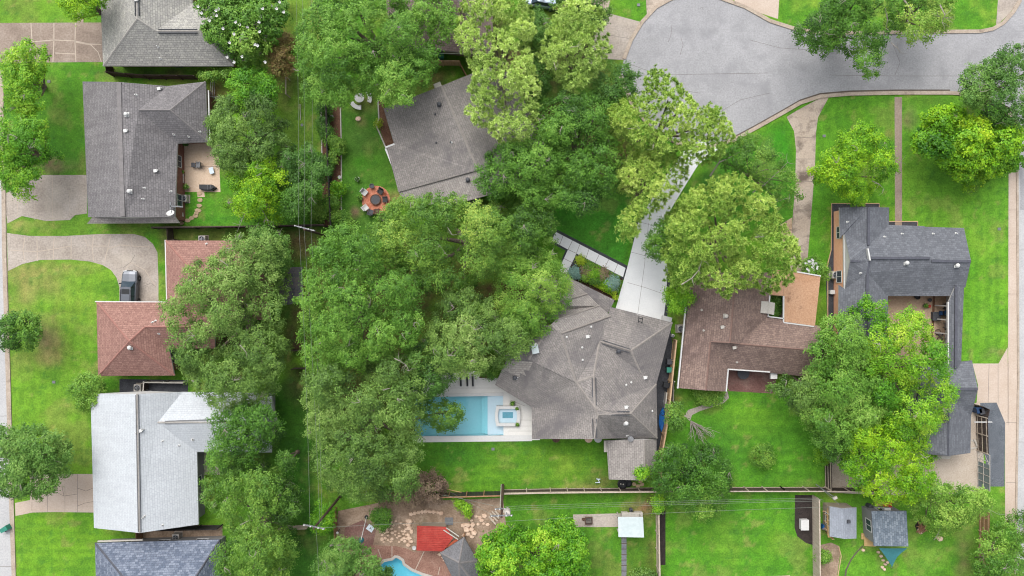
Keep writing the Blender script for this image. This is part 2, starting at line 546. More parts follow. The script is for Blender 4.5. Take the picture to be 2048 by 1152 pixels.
LM('oak_sage', (40, 68, 20), (84, 120, 46), (120, 154, 68), (160, 184, 106))
LM('oak_green', (34, 70, 14), (76, 124, 34), (114, 160, 56), (156, 188, 88))
LM('olive', (38, 70, 18), (80, 124, 38), (118, 156, 56), (172, 192, 84))
LM('deep', (28, 56, 16), (56, 98, 30), (86, 130, 48), (124, 160, 74))
LM('bush', (36, 74, 16), (76, 124, 34), (116, 158, 54), (160, 190, 84))
LM('lime', (46, 98, 6), (98, 154, 14), (150, 192, 26), (204, 220, 60))
LM('lime2', (40, 92, 8), (82, 142, 20), (130, 178, 36), (188, 212, 70))
LM('pine', (68, 104, 34), (120, 152, 64), (160, 182, 88), (204, 214, 126), k_=2.25)
LM('pine_pale', (92, 124, 54), (142, 168, 86), (180, 200, 114), (214, 224, 150), k_=2.3)
LM('purple', (82, 66, 56), (120, 100, 84), (146, 128, 104), (134, 144, 92), k_=1.6)
LM('brownleaf', (86, 66, 40), (120, 96, 58), (132, 124, 66), (110, 140, 60), k_=1.6)
LM('agave', (76, 116, 108), (110, 150, 138), (142, 178, 166), (170, 196, 180), transl=.1, k_=1.2)
LM('hedge', (96, 128, 16), (134, 164, 30), (160, 184, 44), (180, 198, 70))
# ================================================================ the ground: one sheet to the horizon
def pxl(pts, z=0.0):
    return [(lambda q: (q.x, q.y))(P(a, b, z)) for a, b in pts]


def sdf_poly(X, Y, poly):
    """signed distance, positive inside"""
    d = np.full(X.shape, 1e9); ins = np.zeros(X.shape, bool)
    n = len(poly)
    for i in range(n):
        x0, y0 = poly[i]; x1, y1 = poly[(i + 1) % n]
        ex, ey = x1 - x0, y1 - y0
        t = np.clip(((X - x0) * ex + (Y - y0) * ey) / (ex * ex + ey * ey + 1e-12), 0, 1)
        d = np.minimum(d, np.hypot(X - x0 - t * ex, Y - y0 - t * ey))
        c = (y0 > Y) != (y1 > Y)
        ins ^= c & (X < (x1 - x0) * (Y - y0) / (y1 - y0 + 1e-12) + x0)
    return np.where(ins, d, -d)


def vnoise(X, Y, scale, seed):
    r = np.random.RandomState(seed)
    T = r.rand(64, 64)
    x, y = X * scale, Y * scale
    xi, yi = np.floor(x).astype(int), np.floor(y).astype(int)
    fx, fy = x - xi, y - yi
    fx, fy = fx * fx * (3 - 2 * fx), fy * fy * (3 - 2 * fy)
    g = lambda a, b: T[a % 64, b % 64]
    return (g(xi, yi) * (1 - fx) + g(xi + 1, yi) * fx) * (1 - fy) + (g(xi, yi + 1) * (1 - fx) + g(xi + 1, yi + 1) * fx) * fy


def fbm(X, Y, scale, seed, oct=4):
    s = 0; a = .5; t = 0
    for k in range(oct):
        s = s + a * vnoise(X, Y, scale * 2 ** k, seed + k * 7); t += a; a *= .55
    return s / t


POOL = [(830, 793), (1006, 790), (1007, 870), (830, 876)]
POOL2 = [(742, 1160), (752, 1135), (768, 1121), (785, 1118), (790, 1113), (797, 1114), (806, 1120), (808, 1128), (825, 1140), (845, 1148), (868, 1155), (872, 1190), (740, 1190)]

gx = np.arange(-74, 74.01, .25); gy = np.arange(-46, 46.01, .25)
GX, GY = np.meshgrid(gx, gy)
PXX, PYY = GX * PPM + 1024, 576 - GY * PPM       # where each ground point stands on the plan
wob = 14 * (fbm(GX, GY, .35, 11) - .5) + 6 * (fbm(GX, GY, 1.1, 12, 3) - .5)
LUSH = (90, 152, 32); BRIGHT = (120, 176, 40); YEL = (148, 184, 62); DEEP = (62, 124, 30); DRY = (164, 158, 92); DIRT = (150, 124, 100)
BROWN = (122, 96, 68); LITTER = (88, 74, 48); OLIVE = (92, 118, 40)
def lin(c): return np.array(C(*c)[:3])
base = np.zeros(GX.shape + (3,)) + lin(LUSH)
n1 = fbm(GX, GY, .13, 3); n2 = fbm(GX, GY, .45, 4)
def blend(mask, c):
    global base
    mask = np.clip(mask, 0, 1)[..., None]
    base = base * (1 - mask) + lin(c) * mask
blend((n1 - .48) * 3.5, BRIGHT)
blend((n2 - .54) * 2.6, YEL)
# turf of each yard: polygon on the plan, colour, feather in pixels, noise share
YARDS = [
 ([(-200, -100), (205, -100), (205, 48), (-200, 48)], (112, 160, 44), 6, .7),
 ([(0, 125), (230, 125), (230, 165), (165, 165), (170, 350), (0, 350)], (88, 150, 36), 10, .75),
 ([(10, 440), (330, 430), (330, 480), (300, 470), (10, 472)], (116, 160, 50), 4, .7),
 ([(15, 520), (238, 520), (240, 600), (195, 605), (185, 780), (185, 950), (20, 950)], (126, 174, 48), 8, .75),
 ([(30, 1025), (190, 1025), (190, 1160), (30, 1160)], (120, 174, 38), 5, .8),
 ([(440, 300), (640, 200), (645, 455), (380, 455), (360, 390), (440, 385)], (86, 152, 36), 8, .6),
 ([(560, 0), (640, 0), (640, 300), (560, 300)], (112, 150, 50), 12, .9),
 ([(682, 215), (770, 215), (810, 400), (760, 470), (682, 450)], (84, 134, 46), 8, .7),
 ([(1090, 400), (1280, 380), (1250, 530), (1090, 470)], (78, 158, 44), 10, .9),
 ([(1400, 300), (1590, 235), (1592, 470), (1450, 470)], (74, 140, 28), 12, .8),
 ([(1625, 190), (1790, 190), (1790, 415), (1665, 415), (1650, 550), (1608, 545)], (94, 160, 34), 8, .75),
 ([(1803, 190), (2018, 190), (2018, 455), (1803, 455)], (114, 176, 46), 8, .75),
 ([(1925, 450), (2016, 450), (2013, 700), (1997, 728), (1925, 728)], (116, 178, 42), 6, .75),
 ([(830, 876), (1215, 876), (1215, 985), (830, 985)], (94, 148, 30), 8, .75),
 ([(1345, 790), (1460, 780), (1660, 790), (1660, 978), (1320, 978)], (94, 162, 36), 10, .75),
 ([(1325, 990), (1590, 990), (1590, 1160), (1325, 1160)], (90, 160, 32), 6, .75),
 ([(1010, 990), (1310, 990), (1310, 1160), (1010, 1160)], (86, 146, 30), 8, .8),
 ([(1640, 1000), (1965, 1000), (1965, 1160), (1640, 1160)], (106, 168, 42), 8, .75),
 ([(545, 760), (625, 760), (640, 1160), (560, 1160)], (46, 104, 20), 10, .8),  # dark green paints in the tree shade over this narrow lawn
 ([(320, 455), (640, 455), (640, 520), (320, 520)], (104, 108, 52), 8, .7),
]
for poly, c, fe, sh in YARDS:
    d = sdf_poly(PXX, PYY, poly) + wob * .4
    blend(np.clip(d / fe * .5 + .5, 0, 1) * sh, c)
n3 = fbm(GX, GY, .28, 41, 5)
blend(np.clip((n3 - .60) * 4, 0, .3), DRY)
blend(np.clip((.42 - n3) * 5, 0, .35), (74, 136, 34))
# soft patches of soil, turf and painted-in shade: x, y, rx, ry, colour, strength
SPOTS = [
 (40, 560, 40, 50, DRY, .8), (95, 545, 60, 25, DRY, .7), (110, 575, 30, 30, DRY, .55), (150, 535, 50, 14, DRY, .5), (40, 610, 30, 40, DRY, .7), (92, 680, 28, 42, DIRT, .95), (70, 715, 45, 25, DRY, .8), (115, 700, 25, 35, DRY, .6), (150, 600, 40, 60, YEL, .5),
 (140, 640, 40, 30, (104, 146, 36), .7), (60, 770, 30, 60, BRIGHT, .6), (120, 300, 60, 60, (64, 128, 26), .7), (150, 150, 50, 30, (96, 158, 30), .6), (110, 330, 60, 14, DIRT, .9), (163, 330, 10, 30, DRY, .8), (60, 345, 50, 14, DIRT, .7),
 (110, 425, 45, 12, DIRT, .9), (40, 450, 30, 12, DRY, .7), (30, 20, 50, 25, (100, 140, 40), .6), (100, 20, 40, 20, BRIGHT, .5), (52, 1090, 30, 50, (130, 178, 50), .5), (130, 1090, 50, 50, BRIGHT, .5),
 (570, 30, 25, 60, YEL, .6), (560, 110, 30, 60, BROWN, .55), (575, 155, 20, 15, BROWN, .5), (630, 20, 14, 60, DRY, .5), (725, 245, 10, 12, (170, 140, 100), .5), (735, 325, 30, 14, (70, 150, 20), .9), (700, 380, 18, 70, (84, 140, 40), .4), (735, 210, 30, 20, DRY, .6), (790, 395, 25, 16, DRY, .8), (710, 425, 10, 12, DIRT, .9), (720, 280, 40, 30, (100, 142, 58), .6),
 (855, 165, 60, 30, BROWN, .85), (890, 150, 30, 20, (96, 100, 50), .5), (770, 240, 10, 20, BROWN, .6),
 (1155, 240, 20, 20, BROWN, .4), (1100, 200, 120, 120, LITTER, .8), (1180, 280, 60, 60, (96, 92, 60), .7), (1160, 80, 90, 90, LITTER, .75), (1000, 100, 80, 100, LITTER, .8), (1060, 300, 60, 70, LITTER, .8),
 (1250, 330, 40, 60, (96, 66, 50), .8), (1420, 370, 40, 40, (50, 110, 24), .8), (1560, 290, 25, 50, (64, 150, 22), .8), (1545, 410, 30, 40, (54, 120, 24), .7),
 (1820, 235, 14, 25, DIRT, .75), (1850, 235, 10, 8, DIRT, .6), (1780, 210, 18, 10, DRY, .5), (1780, 270, 10, 14, DRY, .6), (1740, 230, 40, 30, BRIGHT, .5), (1935, 225, 14, 12, BROWN, .6), (1850, 205, 40, 14, OLIVE, .5),
 (1985, 710, 22, 14, DIRT, .7), (1960, 640, 20, 40, (130, 180, 60), .5), (1950, 400, 40, 14, (104, 160, 30), .6), (1960, 480, 30, 50, YEL, .4), (1945, 580, 16, 80, (80, 166, 20), .5),
 (1120, 930, 60, 40, YEL, .55), (1060, 950, 25, 16, YEL, .6), (960, 950, 30, 20, BRIGHT, .6), (1170, 975, 40, 10, DRY, .6), (1225, 960, 50, 26, BROWN, .75), (1120, 980, 60, 6, DRY, .5), (900, 920, 60, 40, (54, 118, 22), .75), (1000, 890, 140, 12, (62, 122, 22), .6),  # dark green beside the oak paints in its soft shade
 (1350, 800, 22, 18, (170, 120, 92), .9), (1390, 810, 30, 25, OLIVE, .6), (1500, 830, 60, 40, BRIGHT, .5), (1600, 900, 40, 60, (96, 170, 36), .5), (1640, 970, 40, 12, DIRT, .6), (1410, 900, 70, 60, (60, 116, 26), .7),
 (1450, 1090, 40, 50, YEL, .5), (1540, 1060, 40, 50, BRIGHT, .5), (1290, 1020, 40, 25, (150, 120, 84), .85), (1300, 1080, 12, 90, BROWN, .5), (1275, 1110, 30, 50, OLIVE, .6), (1200, 1130, 30, 30, OLIVE, .4),
 (1930, 1110, 22, 60, (160, 148, 100), .7), (1870, 1110, 30, 30, (140, 182, 70), .6), (1765, 1110, 12, 30, DIRT, .5), (1725, 1100, 9, 8, DIRT, .8), (1840, 1140, 30, 20, (80, 160, 30), .5), (1990, 1010, 20, 30, (120, 158, 60), .6), (1910, 1120, 10, 10, (80, 170, 20), .7),
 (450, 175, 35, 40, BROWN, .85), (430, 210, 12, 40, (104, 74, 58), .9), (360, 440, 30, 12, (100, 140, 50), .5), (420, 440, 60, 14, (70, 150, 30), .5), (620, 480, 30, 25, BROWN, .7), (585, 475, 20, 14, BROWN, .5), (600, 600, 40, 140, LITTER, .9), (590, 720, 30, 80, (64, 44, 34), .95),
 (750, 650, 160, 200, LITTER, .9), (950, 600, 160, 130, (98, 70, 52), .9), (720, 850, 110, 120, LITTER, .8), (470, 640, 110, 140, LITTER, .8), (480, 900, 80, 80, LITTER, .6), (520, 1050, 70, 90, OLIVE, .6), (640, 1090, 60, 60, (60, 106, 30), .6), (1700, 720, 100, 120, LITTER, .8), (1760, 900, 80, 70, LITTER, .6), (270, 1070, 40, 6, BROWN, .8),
 (300, 145, 90, 10, (76, 66, 54), .9), (250, 150, 20, 10, (84, 92, 46), .6), (1360, 660, 10, 30, DIRT, .8), (1345, 750, 10, 80, (72, 84, 40), .8), (1520, 912, 22, 20, (150, 108, 80), .9),  # first patch paints the wall's shadow band onto the ground
]
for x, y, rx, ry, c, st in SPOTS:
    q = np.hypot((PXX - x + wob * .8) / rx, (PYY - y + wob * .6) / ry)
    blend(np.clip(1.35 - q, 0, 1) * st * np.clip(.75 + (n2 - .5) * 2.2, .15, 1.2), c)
# mown bands
for k, (i_, ang, per, st) in enumerate(((3, 88, 11, .10), (4, 0, 9, .16), (9, 4, 10, .10), (10, 86, 10, .14), (11, 88, 12, .10), (12, 90, 10, .14), (13, 0, 10, .18), (14, 3, 11, .14), (15, 1, 12, .14), (16, 88, 12, .10), (17, 30, 12, .08))):
    ph = (PXX * math.cos(R(ang + 90)) + PYY * math.sin(R(ang + 90)) + wob * .35) / per * math.pi
    band = np.clip(.5 + .9 * np.sin(ph), 0, 1) * np.clip(.3 + 1.4 * fbm(GX, GY, .2, 51 + k, 3), 0, 1.2)
    blend(np.clip(sdf_poly(PXX, PYY, YARDS[i_][0]) / 8, 0, 1) * st * 1.5 * band, DEEP)
# worn thin spots and weeds scattered through the turf
w1 = fbm(GX, GY, .75, 61, 4)
blend(np.clip((w1 - .69) * 7, 0, .4), DRY)
blend(np.clip((fbm(GX, GY, 1.6, 71, 3) - .68) * 7, 0, .45), (70, 128, 44))
base *= (0.80 + .40 * fbm(GX, GY, 1.4, 21, 3))[..., None]
inp = sdf_poly(PXX, PYY, POOL) > -1.5
inp |= sdf_poly(PXX, PYY, POOL2) > -1.5
ny, nx = GX.shape
vid = np.arange(nx * ny).reshape(ny, nx)
quads = np.stack([vid[:-1, :-1], vid[:-1, 1:], vid[1:, 1:], vid[1:, :-1]], -1)
bad = inp[:-1, :-1] | inp[:-1, 1:] | inp[1:, 1:] | inp[1:, :-1]
quads = quads[~bad]
verts = np.stack([GX, GY, .05 * (fbm(GX, GY, .2, 31) - .5) * 0], -1).reshape(-1, 3)
x0, x1, y0, y1 = gx[0], gx[-1], gy[0], gy[-1]
far = 900.0
ring_v = np.array([(x0, y0, 0), (x1, y0, 0), (x1, y1, 0), (x0, y1, 0), (-far, -far, 0), (far, -far, 0), (far, far, 0), (-far, far, 0)])
nb = len(verts)
ring_q = np.array([(nb + 4, nb + 5, nb + 1, nb), (nb + 5, nb + 6, nb + 2, nb + 1), (nb + 6, nb + 7, nb + 3, nb + 2), (nb + 7, nb + 4, nb, nb + 3)])


def np_mesh(name, verts, quads, mat, attr=None, dom='POINT', tri=False):
    me = bpy.data.meshes.new(name)
    k = 3 if tri else 4
    me.vertices.add(len(verts)); me.vertices.foreach_set('co', np.ascontiguousarray(verts, np.float32).ravel())
    me.loops.add(len(quads) * k); me.loops.foreach_set('vertex_index', np.ascontiguousarray(quads, np.int32).ravel())
    me.polygons.add(len(quads)); me.polygons.foreach_set('loop_start', np.arange(0, len(quads) * k, k, dtype=np.int32))
    me.materials.append(mat)
    me.update(calc_edges=True)
    if attr is not None:
        nm, arr, ty = attr
        a = me.attributes.new(nm, ty, dom)
        a.data.foreach_set('color' if 'COLOR' in ty else 'value', np.ascontiguousarray(arr, np.float32).ravel())
    return me


m, n, l, b = nmat('turf', .95)
at = n.new('ShaderNodeAttribute'); at.attribute_name = 'turf'
p_ = pos(n)
fn = noise(n, l, p_, 5.0, 5, .75)
cc = mix(n, l, .55, at.outputs['Color'], ramp(n, l, fn, [(.3, g3(.12)), (.7, g3(.88))]), 'SOFT_LIGHT')
fn2 = noise(n, l, p_, 1.3, 6, .75, .6)
cc = mix(n, l, .55, cc, ramp(n, l, fn2, [(.3, g3(.2)), (.7, g3(.8))]), 'SOFT_LIGHT')
l.new(cc, b.inputs['Base Color'])
bump(n, l, b, fn, .06, .8)
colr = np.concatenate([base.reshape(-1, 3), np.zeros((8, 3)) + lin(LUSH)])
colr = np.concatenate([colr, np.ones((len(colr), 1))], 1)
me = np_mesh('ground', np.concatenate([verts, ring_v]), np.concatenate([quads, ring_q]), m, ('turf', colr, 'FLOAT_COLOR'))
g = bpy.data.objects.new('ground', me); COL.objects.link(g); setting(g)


def flat(name, pts, mat, z, joints=(), jm=None, jw=.07, cracks=(), cw=.05):
    mb = MB(); mb.sheet(pxl(pts), z)
    for j in joints: mb.strip(pxl(j), jw, z + .004, 1)
    for j in cracks: mb.strip(pxl(j), cw, z + .007, 2)
    return setting(mb.build(name, [mat, M[jm or 'joint_dark'], M['crack']]))


def kerb(pts, wdt=.45, h=.1, mat='kerb'):
    mb = MB(); mb.bar(pxl(pts), wdt, 0.0, h)
    return setting(mb.build('kerb', M[mat]))


def arc(cx, cy, r, a0, a1, n=14):
    return [(cx + r * math.cos(R(a0 + (a1 - a0) * i / n)), cy - r * math.sin(R(a0 + (a1 - a0) * i / n))) for i in range(n + 1)]

# --- streets
culdesac_low = [(1240, 150), (1262, 205), (1300, 255), (1350, 285), (1410, 295), (1465, 281), (1510, 257), (1560, 229), (1600, 206), (1640, 193), (1700, 188), (1790, 186), (1900, 186), (1960, 190), (2000, 205), (2030, 240), (2038, 300)]
culdesac_top = [(2120, -30), (2040, 0), (2026, 24), (2006, 46), (1985, 58), (1960, 63), (1850, 64), (1720, 66), (1640, 66), (1590, 58), (1540, 42), (1490, 14), (1440, -4), (1400, -12), (1345, -4), (1312, 14), (1284, 44), (1262, 80), (1248, 118)]
flat('street', culdesac_low + [(2040, 420), (2120, 420)] + culdesac_top, M['asphalt'], .008,
     cracks=[[(1250, 125), (1320, 150), (1420, 148), (1536, 146)], [(1360, 110), (1366, 90), (1362, 76)], [(1336, 85), (1342, 70), (1344, 50)], [(1300, 180), (1340, 178), (1400, 186)], [(1500, 80), (1560, 96), (1620, 100)], [(1400, 17), (1404, 14), (1406, 20)], [(1430, 230), (1480, 200), (1540, 186)], [(1660, 150), (1780, 152), (1920, 152)], [(1786, 90), (1800, 125), (1790, 150)]], cw=.03)
flat('street', [(2034, 340), (2036, 760), (2032, 1000), (2030, 1170), (2400, 1170), (2400, 340)], M['road_concrete'], .006, joints=[[(2034, 500), (2060, 500)], [(2034, 884), (2060, 884)]], jw=.05)
flat('street', [(8, 384), (9, 500), (18, 770), (24, 1000), (29, 1170), (-300, 1170), (-300, 300), (4, 300)], M['road_concrete'], .006, joints=[[(0, 630), (14, 630)], [(0, 832), (19, 832)], [(0, 1133), (28, 1133)]], jw=.05)
kerb(culdesac_low)
kerb(culdesac_top[1:])
kerb([(4, 140), (4, 300), (8, 384), (9, 500), (18, 770), (24, 1000), (29, 1170)], .5)
kerb([(2034, 340), (2036, 760), (2032, 1000), (2030, 1170)], .25)
flat('gutter', [(12, 384), (14, 500), (22, 770), (28, 1000), (33, 1170), (24, 1170), (18, 1000), (12, 770), (4, 500), (3, 384)], M['kerb'], .012)
flat('gutter', [(q[0] + 0, q[1] - 7) for q in culdesac_low[5:13]] + [(q[0], q[1] + 1) for q in culdesac_low[5:13]][::-1], M['crack'], .012)
# --- pavements and drives
flat('pavement', [(2017, 345), (2034, 345), (2036, 760), (2033, 1045), (2010, 1045), (2010, 850), (2016, 730)], M['drive_beige'], .016,
     joints=[[(2016, 488), (2035, 488)], [(2016, 588), (2035, 588)], [(2012, 965), (2034, 965)], [(2012, 845), (2034, 845)], [(2016, 420), (2035, 420)]], jw=.04)
flat('driveway', [(1945, 727), (1997, 727), (2015, 695), (2017, 860), (2010, 845), (1993, 805), (1953, 806), (1956, 770)], M['drive_beige'], .012, joints=[[(1996, 728), (1996, 806)], [(2016, 725), (2016, 850)], [(1978, 728), (1976, 805)]], jw=.05)
flat('gravel_strip', [(1960, 806), (1993, 805), (2010, 845), (2009, 973), (1976, 973)], M['gravel'], .010)
flat('driveway', [(-20, 46), (206, 45), (206, 124), (90, 125), (20, 127), (-20, 135)], M['drive_brown'], .010, joints=[[(62, 46), (64, 80), (60, 125)], [(108, 46), (108, 82), (106, 124)], [(151, 46), (150, 84), (152, 124)], [(60, 84), (108, 80), (150, 82), (178, 88), (203, 89)], [(150, 84), (182, 90), (196, 104), (203, 124)], [(110, 106), (150, 108)]], jm='joint_light', jw=.12)
flat('path', [(155, 20), (167, 20), (167, 46), (155, 46)], M['walk'], .009)
flat('driveway', [(72, 350), (174, 350), (174, 427), (150, 430), (140, 440), (92, 442), (44, 432), (15, 447), (8, 390), (30, 372)], M['drive_old'], .010, joints=[[(70, 384), (70, 440)], [(35, 384), (36, 436)], [(105, 350), (105, 440)], [(140, 384), (140, 430)]], jm='joint_light', jw=.06)
flat('driveway', [(14, 466), (60, 472), (130, 472), (200, 468), (268, 468), (290, 474), (306, 488), (315, 505), (317, 560), (317, 612), (239, 612), (239, 575), (233, 555), (222, 540), (205, 530), (180, 523), (140, 519), (80, 520), (45, 528), (16, 542)], M['drive_old'], .010,
     joints=[[(50, 472), (46, 500), (50, 522)], [(74, 472), (75, 522)], [(110, 472), (107, 490), (107, 520)], [(143, 472), (142, 518)], [(188, 470), (185, 492), (187, 522)], [(222, 470), (215, 500), (208, 528)], [(264, 469), (264, 492)], [(20, 500), (45, 502), (75, 503), (108, 498), (142, 492)], [(168, 472), (176, 492), (214, 492)], [(215, 498), (240, 490), (262, 492), (300, 494)], [(235, 560), (262, 525), (290, 540), (312, 574)]], jm='joint_light', jw=.09,
     cracks=[[(288, 572), (302, 566), (312, 574)], [(246, 536), (262, 524), (270, 510)]], cw=.03)
flat('driveway', [(30, 1006), (60, 1000), (60, 948), (135, 948), (187, 948), (189, 1025), (110, 1024), (65, 1025), (31, 1032)], M['drive_beige'], .010, joints=[[(155, 948), (155, 1024)], [(95, 990), (95, 1024)], [(130, 975), (130, 1024)]], jw=.04, cracks=[[(112, 984), (128, 992), (155, 988)], [(128, 992), (124, 972)], [(155, 1012), (170, 1006), (187, 1003)], [(64, 1004), (64, 1022)], [(155, 976), (172, 982), (186, 976)]], cw=.035)
WD = [(1230, 622), (1255, 533), (1277, 443), (1302, 400), (1335, 346), (1368, 302), (1402, 282), (1440, 296), (1396, 330), (1362, 385), (1335, 430), (1324, 455), (1328, 500), (1335, 540), (1332, 600), (1326, 645)]
flat('driveway', WD, M['drive_white'], .012, joints=[[(1297, 446), (1289, 530), (1275, 632)], [(1255, 565), (1290, 575), (1333, 590)], [(1262, 504), (1292, 512), (1330, 522)], [(1276, 443), (1324, 456)]], jw=.035)
flat('driveway_edging', [(1231, 640), (1237, 598), (1268, 489), (1262, 535), (1270, 445), (1277, 443), (1256, 533), (1234, 622)], M['blackgravel'], .009)
flat('driveway_edging', [(1322, 470), (1326, 452), (1336, 500), (1342, 540), (1338, 600), (1333, 645), (1326, 645), (1330, 600), (1334, 540), (1328, 500)], M['blackgravel'], .009)
flat('path', [(1112, 464), (1251, 536), (1246, 554), (1153, 507), (1133, 548), (1117, 541), (1136, 499), (1103, 481)], M['drive_white'], .016,
     joints=[[(1126, 472), (1119, 490)], [(1145, 481), (1136, 499)], [(1160, 488), (1153, 506)], [(1178, 498), (1172, 516)], [(1199, 508), (1190, 526)], [(1218, 518), (1209, 536)], [(1236, 527), (1228, 545)], [(1136, 499), (1153, 507)], [(1128, 517), (1146, 526)], [(1120, 534), (1138, 541)]], jw=.05)
flat('path_edging', [(1112, 458), (1256, 532), (1268, 489), (1272, 490), (1249, 560), (1154, 513), (1136, 556), (1112, 545), (1131, 501), (1096, 483)], M['blackgravel'], .007)
flat('planting_bed', [(1150, 512), (1246, 558), (1229, 605), (1132, 560)], M['bed'], .013)
flat('gravel_strip', [(1152, 508), (1170, 517), (1160, 535), (1143, 530)], M['blackgravel'], .018)
flat('driveway', [(1573, 234), (1592, 222), (1640, 196), (1658, 194), (1648, 212), (1636, 235), (1632, 265), (1630, 330), (1626, 384), (1619, 470), (1612, 560), (1560, 560), (1580, 545), (1584, 450), (1590, 375), (1592, 300), (1588, 262)], M['drive_tan'], .010, joints=[[(1592, 276), (1632, 274)], [(1592, 318), (1632, 318)], [(1591, 362), (1628, 363)], [(1586, 420), (1624, 420)], [(1584, 500), (1616, 500)]], jw=.05)
flat('path', [(1560, 450), (1584, 435), (1583, 505), (1568, 505)], M['patio_sand'], .012, joints=[[(1560, 460), (1584, 460)], [(1560, 474), (1584, 474)], [(1560, 488), (1584, 488)], [(1572, 440), (1574, 505)]], jm='crack', jw=.1)
flat('path', [(1789, 194), (1804, 194), (1804, 455), (1790, 455)], M['walk'], .009, joints=[[(1789, y), (1804, y)] for y in (240, 290, 340, 384, 430)], jw=.04)
flat('driveway', [(1215, 26), (1282, 44), (1256, 90), (1247, 120), (1180, 116), (1190, 60)], M['drive_old'], .010, joints=[[(1218, 70), (1262, 78)]], jw=.04)
flat('driveway', [(1090, -30), (1225, -30), (1215, 30), (1150, 16), (1090, 10)], M['drive_tan'], .010)
flat('driveway', [(1290, -30), (1360, -30), (1350, 0), (1320, 8), (1294, 34)], M['drive_tan'], .010)
flat('driveway', [(1440, -30), (1560, -30), (1556, 38), (1520, 26), (1470, 2)], M['drive_beige'], .010)
flat('driveway', [(1998, -30), (2044, -30), (2040, 0), (2016, 30), (1992, 52)], M['drive_old'], .010)
# --- yards with hard or bare floors
flat('patio', [(330, 255), (437, 288), (441, 384), (384, 384), (330, 384)], M['patio_tan'], .010, joints=[[(358, 334), (438, 333)]], jw=.04)
flat('planting_bed', [(642, 205), (682, 205), (684, 450), (646, 455)], M['soil'], .010)
flat('planting_bed', [(756, 200), (766, 200), (775, 245), (792, 300), (772, 295), (757, 250)], M['soil'], .010)
flat('patio', [(1450, 735), (1560, 735), (1545, 787), (1456, 782)], M['patio_red'], .010)
flat('patio', [(1740, 585), (1906, 585), (1906, 720), (1740, 720)], M['patio_sand'], .010, joints=[[(1868, 590), (1863, 700)]], jm='soil', jw=.3)
flat('gravel_strip', [(1664, 408), (1760, 408), (1760, 420), (1690, 440), (1690, 680), (1655, 680), (1652, 560), (1662, 500)], M['blackgravel'], .010)
flat('gravel_strip', [(1776, 443), (1835, 443), (1835, 470), (1776, 470)], M['blackgravel'], .007)
flat('gravel_yard', [(1780, 880), (1965, 800), (1966, 985), (1790, 992), (1660, 985), (1660, 910)], M['caliche'], .008)
flat('gravel_strip', [(239, 758), (376, 760), (376, 790), (239, 790)], M['blackgravel'], .010)
flat('gravel_strip', [(1318, 640), (1340, 650), (1346, 700), (1326, 905), (1300, 905), (1310, 768)], M['blackgravel'], .010)
flat('side_yard', [(286, 1050), (445, 1050), (445, 1090), (286, 1090)], M['sand'], .008)
flat('dirt_yard', [(676, 1022), (760, 1005), (900, 1000), (1006, 996), (1012, 1050), (985, 1090), (955, 1160), (925, 1160), (915, 1146), (897, 1136), (885, 1112), (870, 1100), (845, 1100), (830, 1108), (812, 1100), (790, 1097), (742, 1095), (718, 1106), (690, 1120), (670, 1090)], M['sand'], .008)
flat('patio', [(690, 1055), (725, 1040), (752, 1060), (745, 1095), (700, 1105), (688, 1080)], M['patio_red'], .014)
flat('slate_patio', [(556, 534), (606, 534), (606, 605), (556, 612)], M['slate_patio'], .010, joints=[[(556, y), (606, y)] for y in (546, 558, 570, 582, 594)] + [[(x, 534), (x, 606)] for x in (568, 580, 592)], jw=.06)
flat('pool_deck', [(742, 1090), (790, 1092), (812, 1096), (830, 1105), (845, 1096), (870, 1096), (885, 1110), (895, 1135), (915, 1150), (925, 1165), (872, 1165), (868, 1155), (845, 1148), (825, 1140), (808, 1128), (806, 1120), (797, 1114), (790, 1113), (785, 1118), (768, 1121), (752, 1135), (742, 1160), (700, 1165), (720, 1100)], M['deck_brick'], .018, joints=[[(784, 1092), (784, 1118)], [(848, 1103), (830, 1141)], [(756, 1098), (764, 1120)], [(876, 1150), (880, 1134)]], jm='joint_light', jw=.1)
flat('pool_deck', [(826, 752), (940, 742), (1064, 742), (1080, 880), (826, 885), (826, 876), (1007, 870.5), (1006, 789.5), (826, 792.5)], M['deck_white'], .018, joints=[[(960, 758), (1000, 760)], [(1020, 840), (1064, 840)], [(1020, 852), (1064, 852)], [(900, 776), (1000, 776)], [(1015, 862), (1064, 862)], [(1020, 800), (1050, 812)]], jw=.03)
flat('planting_bed', [(965, 735), (1010, 735), (1002, 756), (958, 756)], M['soil'], .022)
flat('planting_bed', [(1590, 990), (1626, 990), (1626, 1090), (1612, 1086), (1594, 1072), (1589, 1055)], M['mulch'], .010)
flat('planting_bed', [(1318, 990), (1331, 990), (1331, 1130), (1320, 1130)], M['mulch'], .010)
flat('planting_bed', [(1640, 1090), (1662, 1085), (1678, 1092), (1680, 1110), (1672, 1165), (1640, 1165)], M['sand'], .010)
flat('concrete_pad', [(1146, 1029), (1262, 1026), (1262, 1054), (1148, 1054)], M['drive_old'], .012)
flat('path', [(1243, 1060), (1253, 1060), (1253, 1170), (1243, 1170)], M['paver'], .012, joints=[[(1242, y), (1254, y)] for y in range(1076, 1170, 11)], jm='crack', jw=.1)
flat('path', [(1368, 832), (1376, 820), (1400, 812), (1430, 803), (1448, 790), (1455, 782), (1458, 796), (1445, 808), (1400, 822), (1384, 830), (1380, 842)], M['drive_old'], .010)
flat('path', [(395, 384), (408, 384), (410, 394), (395, 394)], M['patio_tan'], .010)
flat('path', [(1150, 1170), (1300, 1155), (1550, 1152), (1580, 1150), (1580, 1175)], M['drive_tan'], .006)
flat('concrete_pad', [(395, 904), (430, 904), (440, 950), (397, 950)], M['drive_old'], .010)
